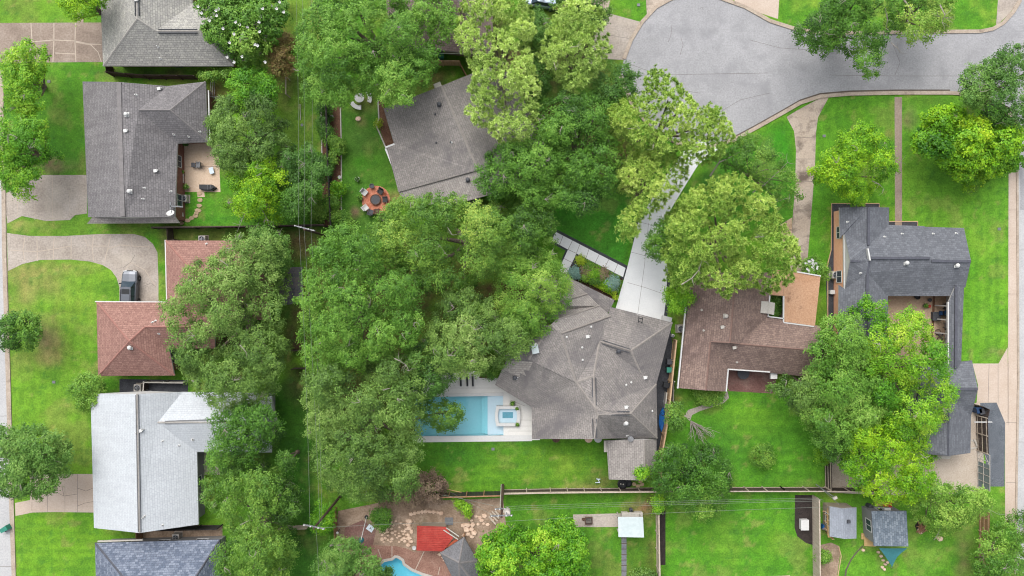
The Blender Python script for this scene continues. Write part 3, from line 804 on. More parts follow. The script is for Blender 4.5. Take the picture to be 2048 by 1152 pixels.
# bed borders
for bp, wd in (([(681, 212), (683, 305), (683, 437)], .14), ([(642, 214), (644, 306)], .14), ([(756, 200), (758, 238), (752, 250), (772, 296)], .16), ([(1663, 545), (1652, 540), (1662, 500), (1663, 407), (1758, 407), (1758, 416)], .10), ([(1655, 560), (1655, 680)], .12), ([(1835, 470), (1835, 443), (1776, 443)], .12), ([(1677, 1092), (1682, 1112), (1674, 1160)], .1)):
    mb = MB(); mb.bar(pxl(bp), wd, 0, .08)
    setting(mb.build('bed_border', M['offwhite' if bp[0][0] < 800 else 'fence_tan']))
flat('garden_edge', [(1727, 1092), (1712, 1108), (1702, 1122), (1694, 1140), (1690, 1165), (1687, 1165), (1691, 1139), (1700, 1120), (1710, 1106), (1725, 1091)], M['crack'], .008)
# --- pools
def pool(name, poly, depth, mat, zw, coping=None):
    p2 = pxl(poly); mb = MB(); n_ = len(p2)
    A = sum(p2[i][0] * p2[(i + 1) % n_][1] - p2[(i + 1) % n_][0] * p2[i][1] for i in range(n_))
    if A < 0: p2 = p2[::-1]
    mb.face([(a, b_, -depth) for a, b_ in p2])
    for i in range(n_):
        a, c_ = p2[i], p2[(i + 1) % n_]
        mb.face([(c_[0], c_[1], -depth), (c_[0], c_[1], .02), (a[0], a[1], .02), (a[0], a[1], -depth)][::-1])
    return mb
mb = pool('pool', POOL, 1.5, None, 0)
q = lambda a, b_: (P(a, b_).x, P(a, b_).y)
for (a, b_, zt) in ((975, 1007, -.28), (970, 975, -.62), (963, 970, -.95)):
    mb.prism([q(a, 790.6), q(b_ - .1, 790.3), q(b_ - .1, 869.8), q(a, 870.6)], -1.49, zt, 1 if a == 975 else 0)
setting(mb.build('pool_basin', [M['pool_plaster'], M['ledge_plaster']]))
mb = MB(); mb.sheet(pxl(POOL), -.10); setting(mb.build('pool_water', M['water']))
mb = pool('pool2', POOL2, 1.1, None, 0); setting(mb.build('pool_basin', M['pool_blue']))
mb = MB(); mb.sheet(pxl(POOL2), -.10); setting(mb.build('pool_water', M['water']))
mb = MB(); mb.bar(pxl([(829, 791.0), (1007, 788.2)]), .4, .0, .07); mb.bar(pxl([(826, 878.4), (1064, 876)]), .75, .0, .07)
setting(mb.build('pool_coping', M['white']))
mb = MB(); mb.bar(pxl(POOL2[:-2]), .35, 0, .07); setting(mb.build('pool_coping', M['offwhite']))
from mathutils.geometry import tessellate_polygon
# ================================================================ buildings
ROOF_PITCH = 1.4  # steepened so the slopes contrast more in the light
ROOF_TRIS = {}
def on_roof(parent, px, py, z):
    """height of the house's own roof where the sight line of a plan point meets it"""
    d = P(px, py, 0) - Vector((0, 0, H)); o = Vector((0, 0, H)); best = None
    for a, b_, c_ in ROOF_TRIS.get(parent.name, ()):
        n_ = (b_ - a).cross(c_ - a); den = n_.dot(d)
        if abs(den) < 1e-9: continue
        q_ = o + d * (n_.dot(a - o) / den)
        if all((v - u).cross(q_ - u).dot(n_) >= -1e-6 for u, v in ((a, b_), (b_, c_), (c_, a))):
            if best is None or q_.z > best: best = q_.z
    return zz(z) if best is None else best


def zz(z):
    """roof heights above the eaves, scaled by a pitch factor that sets how strongly slopes contrast in the light"""
    return z if z <= 3.0 else 3.0 + (z - 3.0) * ROOF_PITCH


def roof(parent, V, F, mat, cap=None, fascia='fascia', th=.2, gable='side_white', eave=None, name='roof'):
    """V: (px, py, height) as seen on the plan; F: vertex loops. Shingled faces with a fascia edge, closed gables and ridge caps."""
    W = [P(v[0], v[1], zz(v[2])) for v in V]
    mb = MB(); edges = {}
    fn = []
    for f in F:
        nrm = Vector((0, 0, 0)); k = len(f)
        for i in range(k):
            a, c = W[f[i]], W[f[(i + 1) % k]]
            nrm += Vector(((a.y - c.y) * (a.z + c.z), (a.z - c.z) * (a.x + c.x), (a.x - c.x) * (a.y + c.y)))
        if nrm.z < 0: f = f[::-1]; nrm = -nrm
        nrm.normalize(); fn.append((f, nrm))
    for fi, (f, nrm) in enumerate(fn):
        u = Vector((-nrm.y, nrm.x, 0))
        u = u.normalized() if u.length > .02 else Vector((1, 0, 0))
        v = nrm.cross(u)
        pts = [W[i] for i in f]
        if len(f) > 4:
            c0 = sum(pts, Vector()) / len(pts)
        tris = [list(range(len(pts)))] if len(pts) == 3 else [list(t) for t in tessellate_polygon([[Vector((p.x, p.y, 0)) for p in pts]])]
        for t in tris:
            q3 = [pts[i] for i in t]
            if (q3[1] - q3[0]).cross(q3[2] - q3[0]).z < 0: q3 = q3[::-1]
            mb.face(q3, 0, [(p.dot(u), p.dot(v)) for p in q3]); ROOF_TRIS.setdefault(parent.name, []).append(q3)
            mb.face([p - Vector((0, 0, th)) for p in q3][::-1], 1)
        for i in range(len(f)):
            a, c = f[i], f[(i + 1) % len(f)]
            edges.setdefault((min(a, c), max(a, c)), []).append((fi, a, c))
    capm, gm = MB(), MB()
    ze = min(p.z for p in W) if eave is None else eave
    for k, lst in edges.items():
        if len(lst) == 1:
            fi, a, c = lst[0]; A, B = W[a], W[c]; d = Vector((0, 0, th))
            mb.face([A, A - d, B - d, B], 1)
            if gable and abs(A.z - B.z) > .5 or (gable and min(A.z, B.z) > ze + .6):
                e = (B - A); e.z = 0
                inn = Vector((-e.y, e.x, 0)).normalized() * .06
                d2 = Vector((0, 0, th + .01))
                A2, B2 = A + inn - d2, B + inn - d2
                zb = ze - .05
                if A2.z > zb or B2.z > zb:
                    gm.face([A2, (A2.x, A2.y, min(zb, A2.z)), (B2.x, B2.y, min(zb, B2.z)), B2])
        elif len(lst) == 2 and cap:
            n1, n2 = fn[lst[0][0]][1], fn[lst[1][0]][1]
            a, c = lst[0][1], lst[0][2]; A, B = W[a], W[c]; e = (B - A).normalized()
            d1 = n1.cross(e); d2 = n2.cross(-e)          # each points into its own face
            if n1.dot(n2) < .99 and (d1.z < -.02 or d2.z < -.02) and d1.z + d2.z < -.03:
                up = Vector((0, 0, .04))
                capm.face([A + up, B + up, B + d1 * .13 + n1 * .012, A + d1 * .13 + n1 * .012])
                capm.face([A + up, A + d2 * .13 + n2 * .012, B + d2 * .13 + n2 * .012, B + up])
    o = mb.build(name, [mat, M[fascia]], parent)
    if capm.f: capm.build('ridge_cap', M[cap], o)
    if gm.f: build_each(gm, 'gable_wall', M[gable], parent)
    return o


def inset(poly, d):
    n_ = len(poly)
    A = sum(poly[i][0] * poly[(i + 1) % n_][1] - poly[(i + 1) % n_][0] * poly[i][1] for i in range(n_))
    if A < 0: poly = poly[::-1]
    out = []
    for i in range(n_):
        a, b_, c = Vector(poly[i - 1]), Vector(poly[i]), Vector(poly[(i + 1) % n_])
        e1, e2 = (b_ - a).normalized(), (c - b_).normalized()
        n1, n2 = Vector((-e1.y, e1.x)), Vector((-e2.y, e2.x))
        k = (n1 + n2); den = 1 + n1.dot(n2)
        out.append(tuple(b_ + k * d / max(den, .35)))
    return out


def walls(parent, pts, ze, mat, d=.45, win=True, door=0, trim='white'):
    poly = inset(pxl(pts, ze), d)
    mb = MB(); mb.prism(poly, 0, ze - .12)
    wo = mb.build('wall', M[mat], parent)
    n_ = len(poly)
    for i in range(n_):
        a, b_ = Vector(poly[i]), Vector(poly[(i + 1) % n_])
        L = (b_ - a).length
        if L < 3: continue
        e = (b_ - a) / L; out = Vector((e.y, -e.x)); rz = math.atan2(e.y, e.x)
        cnt = max(1, int(L / 4.5))
        for k in range(cnt):
            c = a + e * L * (k + .5) / cnt
            if i == door and k == cnt // 2:
                dm = MB(); dm.box((c.x + out.x * .03, c.y + out.y * .03, 1.05), (1.0, .08, 2.1), rz)
                dr = dm.build('door', M['darkgrey'], parent)
                hm = MB(); hm.box((c.x + out.x * .1 + e.x * .38, c.y + out.y * .1 + e.y * .38, 1.0), (.04, .06, .18), rz)
                hm.build('handle', M['greymetal'], dr)
                continue
            fm = MB()
            for (dx, dz, w_, h_) in ((0, .62, 1.5, .08), (0, -.62, 1.5, .08), (-.71, 0, .08, 1.16), (.71, 0, .08, 1.16), (0, 0, .06, 1.16)):
                fm.box((c.x + e.x * dx + out.x * .03, c.y + e.y * dx + out.y * .03, 1.5 + dz), (w_, .09, h_), rz)
            wi = fm.build('window', M[trim], parent)
            pm = MB(); pm.box((c.x + out.x * .012, c.y + out.y * .012, 1.5), (1.36, .03, 1.16), rz)
            pm.build('pane', M['glass'], wi)
    return wo


def vent(parent, px, py, z, kind='pipe', mat='white'):
    z = on_roof(parent, px, py, z); p = P(px, py, z); mb = MB()
    if kind == 'pipe':
        mb.cyl((p.x, p.y, p.z - .3), .06, .6, 10); mb.cyl((p.x, p.y, p.z - .05), .17, .10, 10, r2=.09)
    elif kind == 'turbine':
        mb.cyl((p.x, p.y, p.z - .3), .16, .4, 12); mb.lathe((p.x, p.y, p.z + .1), [(.16, 0), (.25, .08), (.26, .18), (.17, .3), (.02, .34)], 14)
        mb.box((p.x, p.y, p.z + .0), (.55, .55, .04))
    else:
        mb.box((p.x, p.y, p.z + .1), (.4, .36, .24), .2); mb.cyl((p.x + .28, p.y + .08, p.z - .3), .06, .5, 8)
    return mb.build('roof_vent', M[mat], parent)


def vents(parent, lst, mat='white'):
    for (x, y, z, k) in lst: vent(parent, x, y, z, k, mat)


def ridge_vent(parent, a, b_, z, mat='darkgrey', wd=.42, split=True):
    z = on_roof(parent, (a[0] + b_[0]) / 2, (a[1] + b_[1]) / 2, z); A, B = P(a[0], a[1], z + .02), P(b_[0], b_[1], z + .02)
    mb = MB(); e = (B - A).normalized(); s_ = Vector((-e.y, e.x, 0))
    offs = (-wd / 2, wd / 2) if split else (0,)
    for o_ in offs:
        q0, q1 = A + s_ * o_, B + s_ * o_
        mb.bar([q0, q1], .08 if split else wd, z - .15, z + .06)
    return mb.build('ridge_vent', M[mat], parent)


def house(label, px, py, name='house', cat='house', group='houses of the neighbourhood'):
    q_ = P(px, py, 0)
    return thing(name, label, cat, (q_.x, q_.y, 0), group)


# ---- grey house at the top, beside the brown drive
h = house('grey shingled house with a hipped roof beside the white flowering tree', 330, 60)
roof(h, [(198, -90, 2.8), (206, 132, 2.8), (467, 132, 2.8), (397, 62, 4.35), (312, 62, 4.35), (274, 37, 4.95), (272, -90, 4.95), (385, 6, 2.8), (385, -90, 2.8), (462, 6, 2.8)],
     [[0, 1, 5, 6], [1, 2, 3, 4, 5], [6, 5, 4, 7, 8], [4, 3, 9, 7], [3, 2, 9]], M['sh_grey'], 'cap_light')
walls(h, [(206, 132), (467, 132), (462, 6), (385, 6), (385, -90), (198, -90)], 2.8, 'brick_red', .8)
ridge_vent(h, (273, -4), (274, 31), 4.97); ridge_vent(h, (316, 62), (394, 62), 4.37)
vents(h, [(316, 93, 3.7, 'pipe'), (321, 117, 3.1, 'pipe'), (274, 0, 5.0, 'box')])

# ---- dark grey house on the left with the tan patio
h = house('dark grey L shaped house with white roof pipes beside a tan patio', 290, 300)
roof(h, [(165, 163, 2.7), (237, 164, 4.5), (335, 172, 2.75), (277, 220, 4.5), (355, 287, 2.7), (350, 434, 3.0), (245, 434, 4.5), (186, 434, 3.0), (176, 434, 2.75), (411, 163, 2.7), (416, 284, 2.7), (340, 220, 4.55)],
     [[0, 1, 6, 7, 8], [1, 2, 3, 4, 5, 6], [2, 9, 11, 3], [9, 10, 11], [3, 11, 10, 4]], M['sh_dark'], 'cap_grey')
roof(h, [(174, 447, 2.6), (359, 446, 2.6), (350, 433, 3.05), (186, 433, 3.05)], [[0, 1, 2, 3]], M['sh_light'], None, gable=None, name='skirt_roof')
walls(h, [(166, 164), (411, 163), (416, 284), (355, 287), (358, 446), (175, 446)], 2.7, 'brick_red', .5)
mb = MB(); mb.bar(pxl([(238, 165), (246, 433)], zz(4.5)), .5, zz(4.40), zz(4.5) + .08); mb.build('ridge_vent', M['cap_grey'], h)
mb = MB(); mb.tube([P(417, 181, 2.6), P(420, 283, 2.6)], .09); build_each(mb, 'gutter', M['white'], h)
vents(h, [(254, 229, 4.1, 'turbine'), (252, 262, 4.1, 'box'), (272, 190, 3.9, 'pipe'), (319, 178, 3.0, 'box'), (348, 269, 3.0, 'pipe'), (378, 273, 2.9, 'pipe'), (400, 264, 3.0, 'pipe'), (312, 342, 3.3, 'box'), (289, 376, 3.7, 'pipe'), (260, 383, 4.0, 'turbine'), (342, 383, 2.9, 'pipe'), (286, 398, 3.8, 'pipe')])
dp = P(344, 428, on_roof(h, 344, 428, 3.3) + .35)
d_ = thing('satellite_dish', 'white oval satellite dish on the dark grey roof above the stepping stones', 'satellite dish', dp)
mb = MB(); mb.tube([dp + Vector((.1, .9, -.6)), dp + Vector((.05, .4, .2)), dp + Vector((0, 0, .3))], .05); mb.build('mast', M['greymetal'], d_)
mb = MB(); mb.lathe((0, 0, 0), [(.02, 0), (.25, .04), (.46, .14)], 20); o = mb.build('dish', M['white'], d_, local=True); o.location = (0, 0, .3); o.rotation_euler = (R(-38), 0, 0)
mb = MB(); mb.box(dp + Vector((.55, .9, .05)), (1.6, .14, .1), -.06); mb.box(dp + Vector((-.15, 1.0, .05)), (.16, .9, .1)); mb.build('bracket', M['midgrey'], d_)

# ---- red-brown house
h = house('red brown shingled house in two wings behind the parked car', 300, 640)
roof(h, [(193, 604, 2.7), (196, 752, 2.7), (349, 751, 2.7), (338, 697, 2.7), (258, 683, 4.7), (290, 654, 4.0), (430, 654, 4.0), (430, 604, 2.7), (430, 697, 2.7)],
     [[0, 1, 4], [1, 2, 4], [4, 2, 3, 5], [5, 3, 8, 6], [0, 4, 5, 6, 7]], M['sh_red'], 'cap_red', gable=None)
roof(h, [(331, 481, 2.72), (334, 640, 2.72), (540, 640, 2.72), (540, 481, 2.72), (396, 556, 4.6), (478, 556, 4.6)],
     [[0, 1, 4], [1, 2, 5, 4], [2, 3, 5], [0, 4, 5, 3]], M['sh_red'], 'cap_red', gable=None)
walls(h, [(193, 604), (196, 752), (349, 751), (338, 697), (430, 697), (430, 604)], 2.7, 'brick_red', .5)
walls(h, [(331, 481), (334, 603), (540, 603), (540, 481)], 2.7, 'brick_red', .5)
mb = MB(); mb.bar(pxl([(190, 603), (346, 604)], 2.7), .12, 2.50, 2.72); mb.bar(pxl([(330.5, 480), (333.5, 600)], 2.7), .12, 2.50, 2.74); build_each(mb, 'gutter', M['white'], h)
vents(h, [(261, 695, 4.4, 'turbine'), (305, 645, 3.9, 'pipe'), (311, 642, 3.9, 'pipe'), (318, 667, 3.5, 'pipe'), (413, 488, 2.9, 'pipe')])

# ---- white-grey house
h = house('pale grey gabled house with a long ridge and a rear wing under the patchy trees', 300, 920)
roof(h, [(181, 787, 2.8), (188, 1056, 2.8), (279, 1066, 4.8), (274, 788, 4.8), (397, 1049, 2.8), (394, 904, 2.8), (315, 845, 4.05), (365, 784, 2.8), (543, 786, 2.8), (543, 905, 2.8), (546, 845, 4.05)],
     [[0, 1, 2, 3], [3, 2, 4, 5, 6, 7], [7, 6, 10, 8], [6, 5, 9, 10]], M['sh_white'], 'cap_light', fascia='white')
walls(h, [(183, 788), (190, 1055), (396, 1049), (393, 904), (541, 904), (541, 787)], 2.8, 'side_grey', .4)
mb = MB(); mb.bar(pxl([(276.5, 790), (281.5, 1064)], zz(4.8)), .07, zz(4.6), zz(4.8) + .07); mb.bar(pxl([(271.5, 790), (276.5, 1064)], zz(4.8)), .07, zz(4.6), zz(4.8) + .05); mb.build('ridge_vent', M['midgrey'], h)
ridge_vent(h, (330, 845), (420, 842), 4.07, 'midgrey', .3)
vents(h, [(282, 861, 4.7, 'box'), (273, 866, 4.7, 'pipe'), (325, 882, 3.9, 'pipe'), (358, 891, 3.3, 'pipe'), (385, 878, 3.4, 'pipe'), (386, 880, 3.4, 'pipe'), (289, 1032, 4.6, 'pipe'), (286, 1035, 4.6, 'pipe'), (325, 1050, 3.9, 'pipe')])

# ---- blue-grey roof at the bottom left
h = house('blue grey speckled roof house cut off by the lower edge of the view', 315, 1150)
roof(h, [(190, 1086, 2.7), (440, 1079, 2.7), (446, 1260, 2.7), (194, 1262, 2.7), (262, 1174, 4.9), (380, 1172, 4.9)],
     [[0, 3, 4], [0, 4, 5, 1], [1, 5, 2], [2, 5, 4, 3]], M['sh_blue'], 'cap_dark', fascia='fascia_dark')
walls(h, [(190, 1086), (440, 1079), (446, 1260), (194, 1262)], 2.7, 'side_grey', .5)
mb = MB(); mb.bar(pxl([(195, 1083), (285, 1080)], 2.6), .15, 2.4, 2.6); build_each(mb, 'gutter', M['offwhite'], h)

# ---- turned taupe house between lawn and pines
h = house('taupe shingled house set at an angle beside the round brick fire pit', 890, 290)
roof(h, [(767, 217, 2.8), (882, 172, 5.0), (956, 340, 5.0), (797, 384, 2.8), (788, 287, 2.8), (773, 294, 2.75), (1010, 120, 2.8), (1096, 300, 2.8)],
     [[0, 1, 2, 3, 5, 4], [1, 6, 7, 2]], M['sh_taupe'], 'cap_taupe')
roof(h, [(795, 380, 2.62), (930, 326, 4.62), (956, 334, 4.85), (978, 390, 4.85), (905, 410, 3.95), (812, 408, 2.6)], [[0, 1, 2, 3, 4, 5]], M['sh_light'], None, gable=None, name='rear_roof')
roof(h, [(956, 336, 4.9), (1096, 296, 2.75), (1110, 340, 2.75), (980, 392, 4.9)], [[0, 1, 2, 3]], M['sh_taupe'], None, gable=None, name='rear_roof')
walls(h, [(770, 219), (1008, 122), (1108, 335), (970, 392), (812, 405), (788, 300)], 2.7, 'side_tan', .6)
mb = MB(); mb.bar(pxl([(905, 409), (970, 389)], 2.8), .25, 2.5, 2.85); mb.bar(pxl([(771, 295), (789, 288)], 2.8), .2, 2.5, 2.86); mb.bar(pxl([(771, 297), (785, 332)], 2.7), .2, 2.45, 2.72); build_each(mb, 'fascia_board', M['white'], h)
vents(h, [(879, 209, 4.9, 'turbine'), (873, 285, 3.6, 'pipe'), (902, 284, 4.2, 'pipe'), (871, 228, 4.6, 'pipe'), (936, 360, 4.8, 'turbine')], 'darkgrey')
vents(h, [(904, 285, 4.2, 'pipe')])
mb = MB(); mb.box(P(877, 175, 4.2), (.9, .7, 1.6), .4, taper=.95); mb.build('chimney', M['offwhite'], h)

# ---- roof far under the trees at the top
h = house('purplish grey roof half hidden under the big tree at the upper edge', 880, 40)
roof(h, [(770, -120, 2.8), (775, 88, 2.8), (985, 112, 2.8), (985, -120, 2.8), (860, -20, 5.0), (905, -18, 5.0)], [[0, 1, 4], [1, 2, 5, 4], [2, 3, 5], [0, 4, 5, 3]], M['sh_shade'], 'cap_grey')
walls(h, [(770, -120), (775, 88), (985, 112), (985, -120)], 2.8, 'side_tan', .5)

# ---- the large central house
h = house('large taupe house of stepped hipped roofs between white drive and swimming pool', 1190, 760)
roof(h, [(1222, 614, 2.9), (1345, 645, 2.9), (1313, 768, 2.9), (1262, 701, 4.1), (1199, 683, 4.1), (1282, 746, 3.4), (1187, 752, 4.9), (1190, 816, 5.1), (1262, 827, 4.9), (1314, 768.5, 2.92), (1315, 877, 2.9), (1196, 831, 5.05), (1232, 877, 2.9), (1189, 878, 5.1), (1064, 878, 2.9), (1064, 815, 2.9), (1152, 764, 5.0), (990, 770, 2.9), (1012, 722, 4.14), (1057, 719, 4.79), (1221, 827, 4.95)],
     [[0, 1, 3, 4], [1, 2, 5, 3], [4, 3, 5], [4, 5, 6], [6, 5, 2, 8, 20, 7], [8, 2, 10], [20, 8, 10, 12, 11], [7, 20, 11], [11, 12, 13], [7, 11, 13, 14, 15, 16], [7, 16, 6], [16, 15, 17, 18, 19], [4, 6, 16]],
     M['sh_taupe'], 'cap_taupe', gable='side_tan')
# entrance wing, ridge dying into the main roof, with three stepped hips
roof(h, [(1122, 667, 5.35), (1152.5, 765, 5.06), (1221, 632, 3.2), (1199, 683, 4.15), (1057, 719.5, 4.83), (1012, 722.5, 4.2), (1100, 652, 5.15), (1035, 640, 4.6)],
     [[0, 1, 3, 2], [0, 6, 4, 1], [6, 7, 5, 4]], M['sh_taupe'], 'cap_taupe', gable=None, name='wing_roof')
roof(h, [(1122, 667, 5.37), (1221, 632, 3.22), (1199, 611, 3.18), (1112, 640, 5.3), (1100, 651, 5.3)], [[0, 1, 2, 3, 4]], M['sh_light'], 'cap_taupe', gable=None, name='stepped_roof')
roof(h, [(1112, 641, 5.0), (1199, 612, 2.98), (1174, 587, 2.95), (1090, 612, 4.95), (1040, 630, 4.9)], [[0, 1, 2, 3, 4]], M['sh_light'], 'cap_taupe', gable=None, name='stepped_roof')
roof(h, [(1090, 613, 4.75), (1174, 588, 2.8), (1128, 548, 2.75), (1040, 560, 4.5)], [[0, 1, 2, 3]], M['sh_light'], 'cap_taupe', gable=None, name='stepped_roof')
for a, b_, z0, z1 in (((1112, 640), (1199, 611), 5.28, 3.2), ((1090, 612.5), (1174, 587.5), 5.02, 3.02), ((1122, 667), (1221, 632), 5.37, 3.24)):
    A, B = P(a[0], a[1], zz(z0)), P(b_[0], b_[1], zz(z1)); mb = MB(); mb.tube([A, B], .11, 8); mb.build('ridge_cap', M['cap_taupe'], h)
roof(h, [(1124, 548, 2.55), (1229, 600, 2.55), (1222, 616, 2.6), (1207, 640, 2.9), (1150, 610, 2.85), (1100, 590, 3.2)], [[0, 1, 2, 3, 4, 5]], M['sh_taupe'], None, gable=None, name='porch_roof')
walls(h, [(1064, 878), (1315, 877), (1313, 768), (1345, 645), (1222, 614), (1200, 640), (1120, 600), (1040, 640), (990, 770), (1064, 815)], 2.75, 'side_tan', .6)
walls(h, [(1128, 553), (1229, 602), (1205, 650), (1090, 620)], 2.5, 'brick_red', .7)
mb = MB(); mb.bar(pxl([(1273, 630), (1298, 637)], 2.9), .2, 2.7, 2.95); mb.bar(pxl([(1326, 638), (1344, 643)], 1.2), .9, 0, .9); build_each(mb, 'fascia_board', M['white'], h)
ridge_vent(h, (1205, 684), (1260, 702), 4.12, 'darkgrey'); ridge_vent(h, (1188, 756), (1189, 811), 5.05, 'darkgrey'); ridge_vent(h, (1189, 838), (1190, 876), 5.1, 'darkgrey'); ridge_vent(h, (1222, 826), (1259, 827), 4.95, 'darkgrey')
mb = MB()
for a, b_ in (((1278, 633), (1277, 645)), ((1285, 635), (1284, 647)), ((1278, 636), (1286, 638)), ((1277, 643), (1285, 645))):
    mb.tube([P(a[0], a[1], 3.9), P(b_[0], b_[1], 4.05)], .05)
mb.build('roof_ladder', M['black'], h)
vents(h, [(1182, 654, 4.5, 'pipe'), (1175, 673, 4.5, 'box'), (1133, 674, 5.0, 'pipe'), (1164, 695, 4.5, 'pipe'), (1165, 720, 4.5, 'pipe'), (1252, 770, 4.0, 'pipe'), (1262, 765, 3.8, 'pipe'), (1252, 814, 4.3, 'box'), (1252, 846, 4.2, 'turbine'), (1304, 822, 3.1, 'pipe'), (1290, 755, 3.4, 'box')])
vents(h, [(1237, 702, 4.6, 'turbine'), (1030, 755, 3.6, 'turbine')], 'darkgrey')
vents(h, [(1031, 756, 3.7, 'box'), (1071, 690, 5.2, 'turbine')])
mb = MB(); mb.box(P(1070, 698, zz(5.0)), (.8, 1.0, .9), .2); mb.build('skylight', M['whitemetal'], h)
V = [(1018, 720), (1066, 724), (1058, 741), (1067, 742), (1047, 740), (1052, 752), (1040, 746), (1040, 754), (1024, 748), (1006, 738)]
mb = MB(); pts = [P(x, y, on_roof(h, x, y, 4) + .03) for x, y in V]; mb.face(pts, 0, [(p.x, p.y) for p in pts]); o = mb.build('roof_patch', [M['sh_pale']], h)  # jagged area in a lighter tone than the slope
o['label'] = 'jagged lighter patch on the shingles'
d_ = P(1260, 877, 3.0)
t = thing('satellite_dish', 'round grey satellite dish on the eave above the small shed roof', 'satellite dish', d_)
mb = MB(); mb.tube([d_ + Vector((0, .5, -.3)), d_ + Vector((0, .1, .3))], .05); mb.box(d_ + Vector((-.1, .5, .25)), (.9, .12, .12), .3); mb.build('mast', M['white'], t)
mb = MB(); mb.lathe((0, 0, 0), [(.02, 0), (.2, .03), (.36, .1)], 18); o = mb.build('dish', M['midgrey'], t, local=True); o.location = (0, 0, .35); o.rotation_euler = (R(-30), 0, 0)

# ---- shed behind the central house
h = house('small grey shingled shed roof against the back of the large house', 1262, 920, 'garden_shed', 'shed', None)
roof(h, [(1213, 881, 2.4), (1218, 959, 2.4), (1290, 961, 3.5), (1289, 879.5, 3.5), (1313, 879, 2.5), (1313, 938, 2.5)], [[0, 1, 2, 3], [3, 2, 5, 4]], M['sh_light'], 'cap_taupe')
walls(h, [(1216, 883), (1220, 957), (1288, 958), (1312, 936), (1312, 881)], 2.4, 'side_white', .35, False)
mb = MB(); mb.box(P(1212, 892, 1.8), (.5, 1.4, .4)); mb.build('wall_shelf', M['offwhite'], h)

# ---- brown house right of it
h = house('brown weathered shingle house with an inner court beside the large pine', 1480, 690)
roof(h, [(1386, 545, 2.7), (1366, 690, 2.7), (1357, 776, 2.7), (1412, 781, 3.95), (1421, 684, 3.95), (1460, 686, 4.75), (1472, 545, 4.75), (1479, 688, 4.2), (1537, 632, 2.75), (1546, 545, 2.75), (1457, 737, 2.7), (1452, 783, 2.7), (1640, 652, 2.75), (1652, 703, 4.25), (1650, 757, 2.75)],
     [[0, 1, 2, 3, 4, 5, 6], [6, 5, 7, 8, 9], [4, 3, 11, 10], [5, 4, 7], [7, 8, 12, 13], [4, 10, 14, 13, 7]], M['sh_brown'], 'cap_brown', fascia='offwhite', gable='side_tan')
walls(h, [(1386, 545), (1366, 690), (1357, 776), (1452, 783), (1457, 737), (1648, 755), (1640, 655), (1538, 634), (1546, 545)], 2.7, 'brick_red', .5)
roof(h, [(1566, 540, 2.9), (1641, 553, 2.9), (1630, 652, 2.9), (1568, 643, 2.9)], [[0, 1, 2, 3]], M['flatroof'], None, gable=None, th=.25, name='flat_roof')
roof(h, [(1545, 540, 2.86), (1572, 540, 2.86), (1570, 592, 2.86), (1541, 590, 2.86)], [[0, 1, 2, 3]], M['flatroof'], None, gable=None, th=.25, name='flat_roof')
walls(h, [(1570, 545), (1638, 555), (1628, 648), (1570, 640)], 2.8, 'side_tan', .2, False)
mb = MB()
for a, b_ in (((1641.5, 552), (1590, 543)), ((1567.5, 592), (1567, 644)), ((1567, 645), (1628, 653)), ((1539.5, 591), (1536.5, 634)), ((1537, 633), (1567, 637)), ((1457, 738.5), (1540, 744)), ((1456.5, 738), (1452.5, 783)), ((1371.5, 615), (1355.5, 777))):
    mb.bar(pxl([a, b_], 2.95), .14, 2.72, 2.99)
build_each(mb, 'gutter', M['white'], h)
mb = MB(); mb.prism(pxl([(1523, 602), (1537, 603), (1534, 627), (1521, 626)], 3.5), 3.2, 3.5); mb.prism(pxl([(1537.2, 603), (1550, 606), (1548, 630), (1534.2, 627)], 3.3), 3.1, 3.3); mb.build('court_cover', M['offwhite'], h)
vents(h, [(1404, 620, 3.2, 'pipe'), (1451, 632, 4.3, 'turbine'), (1444, 654, 4.2, 'box'), (1408, 661, 3.3, 'pipe'), (1468, 695, 4.2, 'box'), (1474, 724, 3.1, 'pipe')], 'offwhite')
mb = MB(); mb.box(P(1547, 751, 2.2), (.8, .8, .3)); mb.build('porch_light_box', M['white'], h)

# ---- slate house with brick side wall
ROOF_PITCH = .85
h = house('slate grey roofed brick house with a white gable beside the front lawn', 1790, 540)
roof(h, [(1679, 415, 2.9), (1680, 475, 2.9), (1689, 468, 2.95), (1737, 492, 4.45), (1737, 414, 4.5), (1778, 415, 2.9), (1778, 450, 2.9), (1740, 515, 4.9), (1861, 515, 4.9), (1849, 452, 2.9), (1700, 521, 4.45), (1738, 521, 4.5)],
     [[0, 1, 2, 3, 4], [4, 3, 6, 5], [3, 7, 8, 9, 6], [2, 10, 11, 3]], M['sh_slate'], 'cap_dark', eave=2.9, gable=None)
roof(h, [(1848, 453.5, 2.72), (1861, 521, 4.72), (1942, 522, 4.72), (1928, 456, 2.72)], [[0, 1, 2, 3]], M['sh_slate'], None, eave=2.9, gable=None)
roof(h, [(1700, 521, 4.45), (1690, 578, 2.95), (1735, 546, 4.3), (1776, 592, 2.9), (1900, 592, 2.9), (1931, 574, 3.2), (1942, 522, 4.7), (1861, 518, 4.75), (1740, 518, 4.75), (1678, 570, 2.9), (1677, 690, 2.9), (1733, 690, 4.4), (1776, 690, 2.9)],
     [[0, 1, 2, 8], [2, 3, 4, 5, 6, 7, 8], [1, 9, 10, 11, 2], [2, 11, 12, 3]], M['sh_slate'], 'cap_dark', eave=2.9, gable=None)
roof(h, [(1897, 604, 2.9), (1912, 570, 3.5), (1928, 574, 2.9), (1927, 600, 2.9), (1922, 736, 2.9), (1911, 738, 3.5), (1897, 735, 2.9)], [[0, 1, 5, 6], [1, 2, 3, 4, 5]], M['sh_slate'], 'cap_dark', eave=2.9)
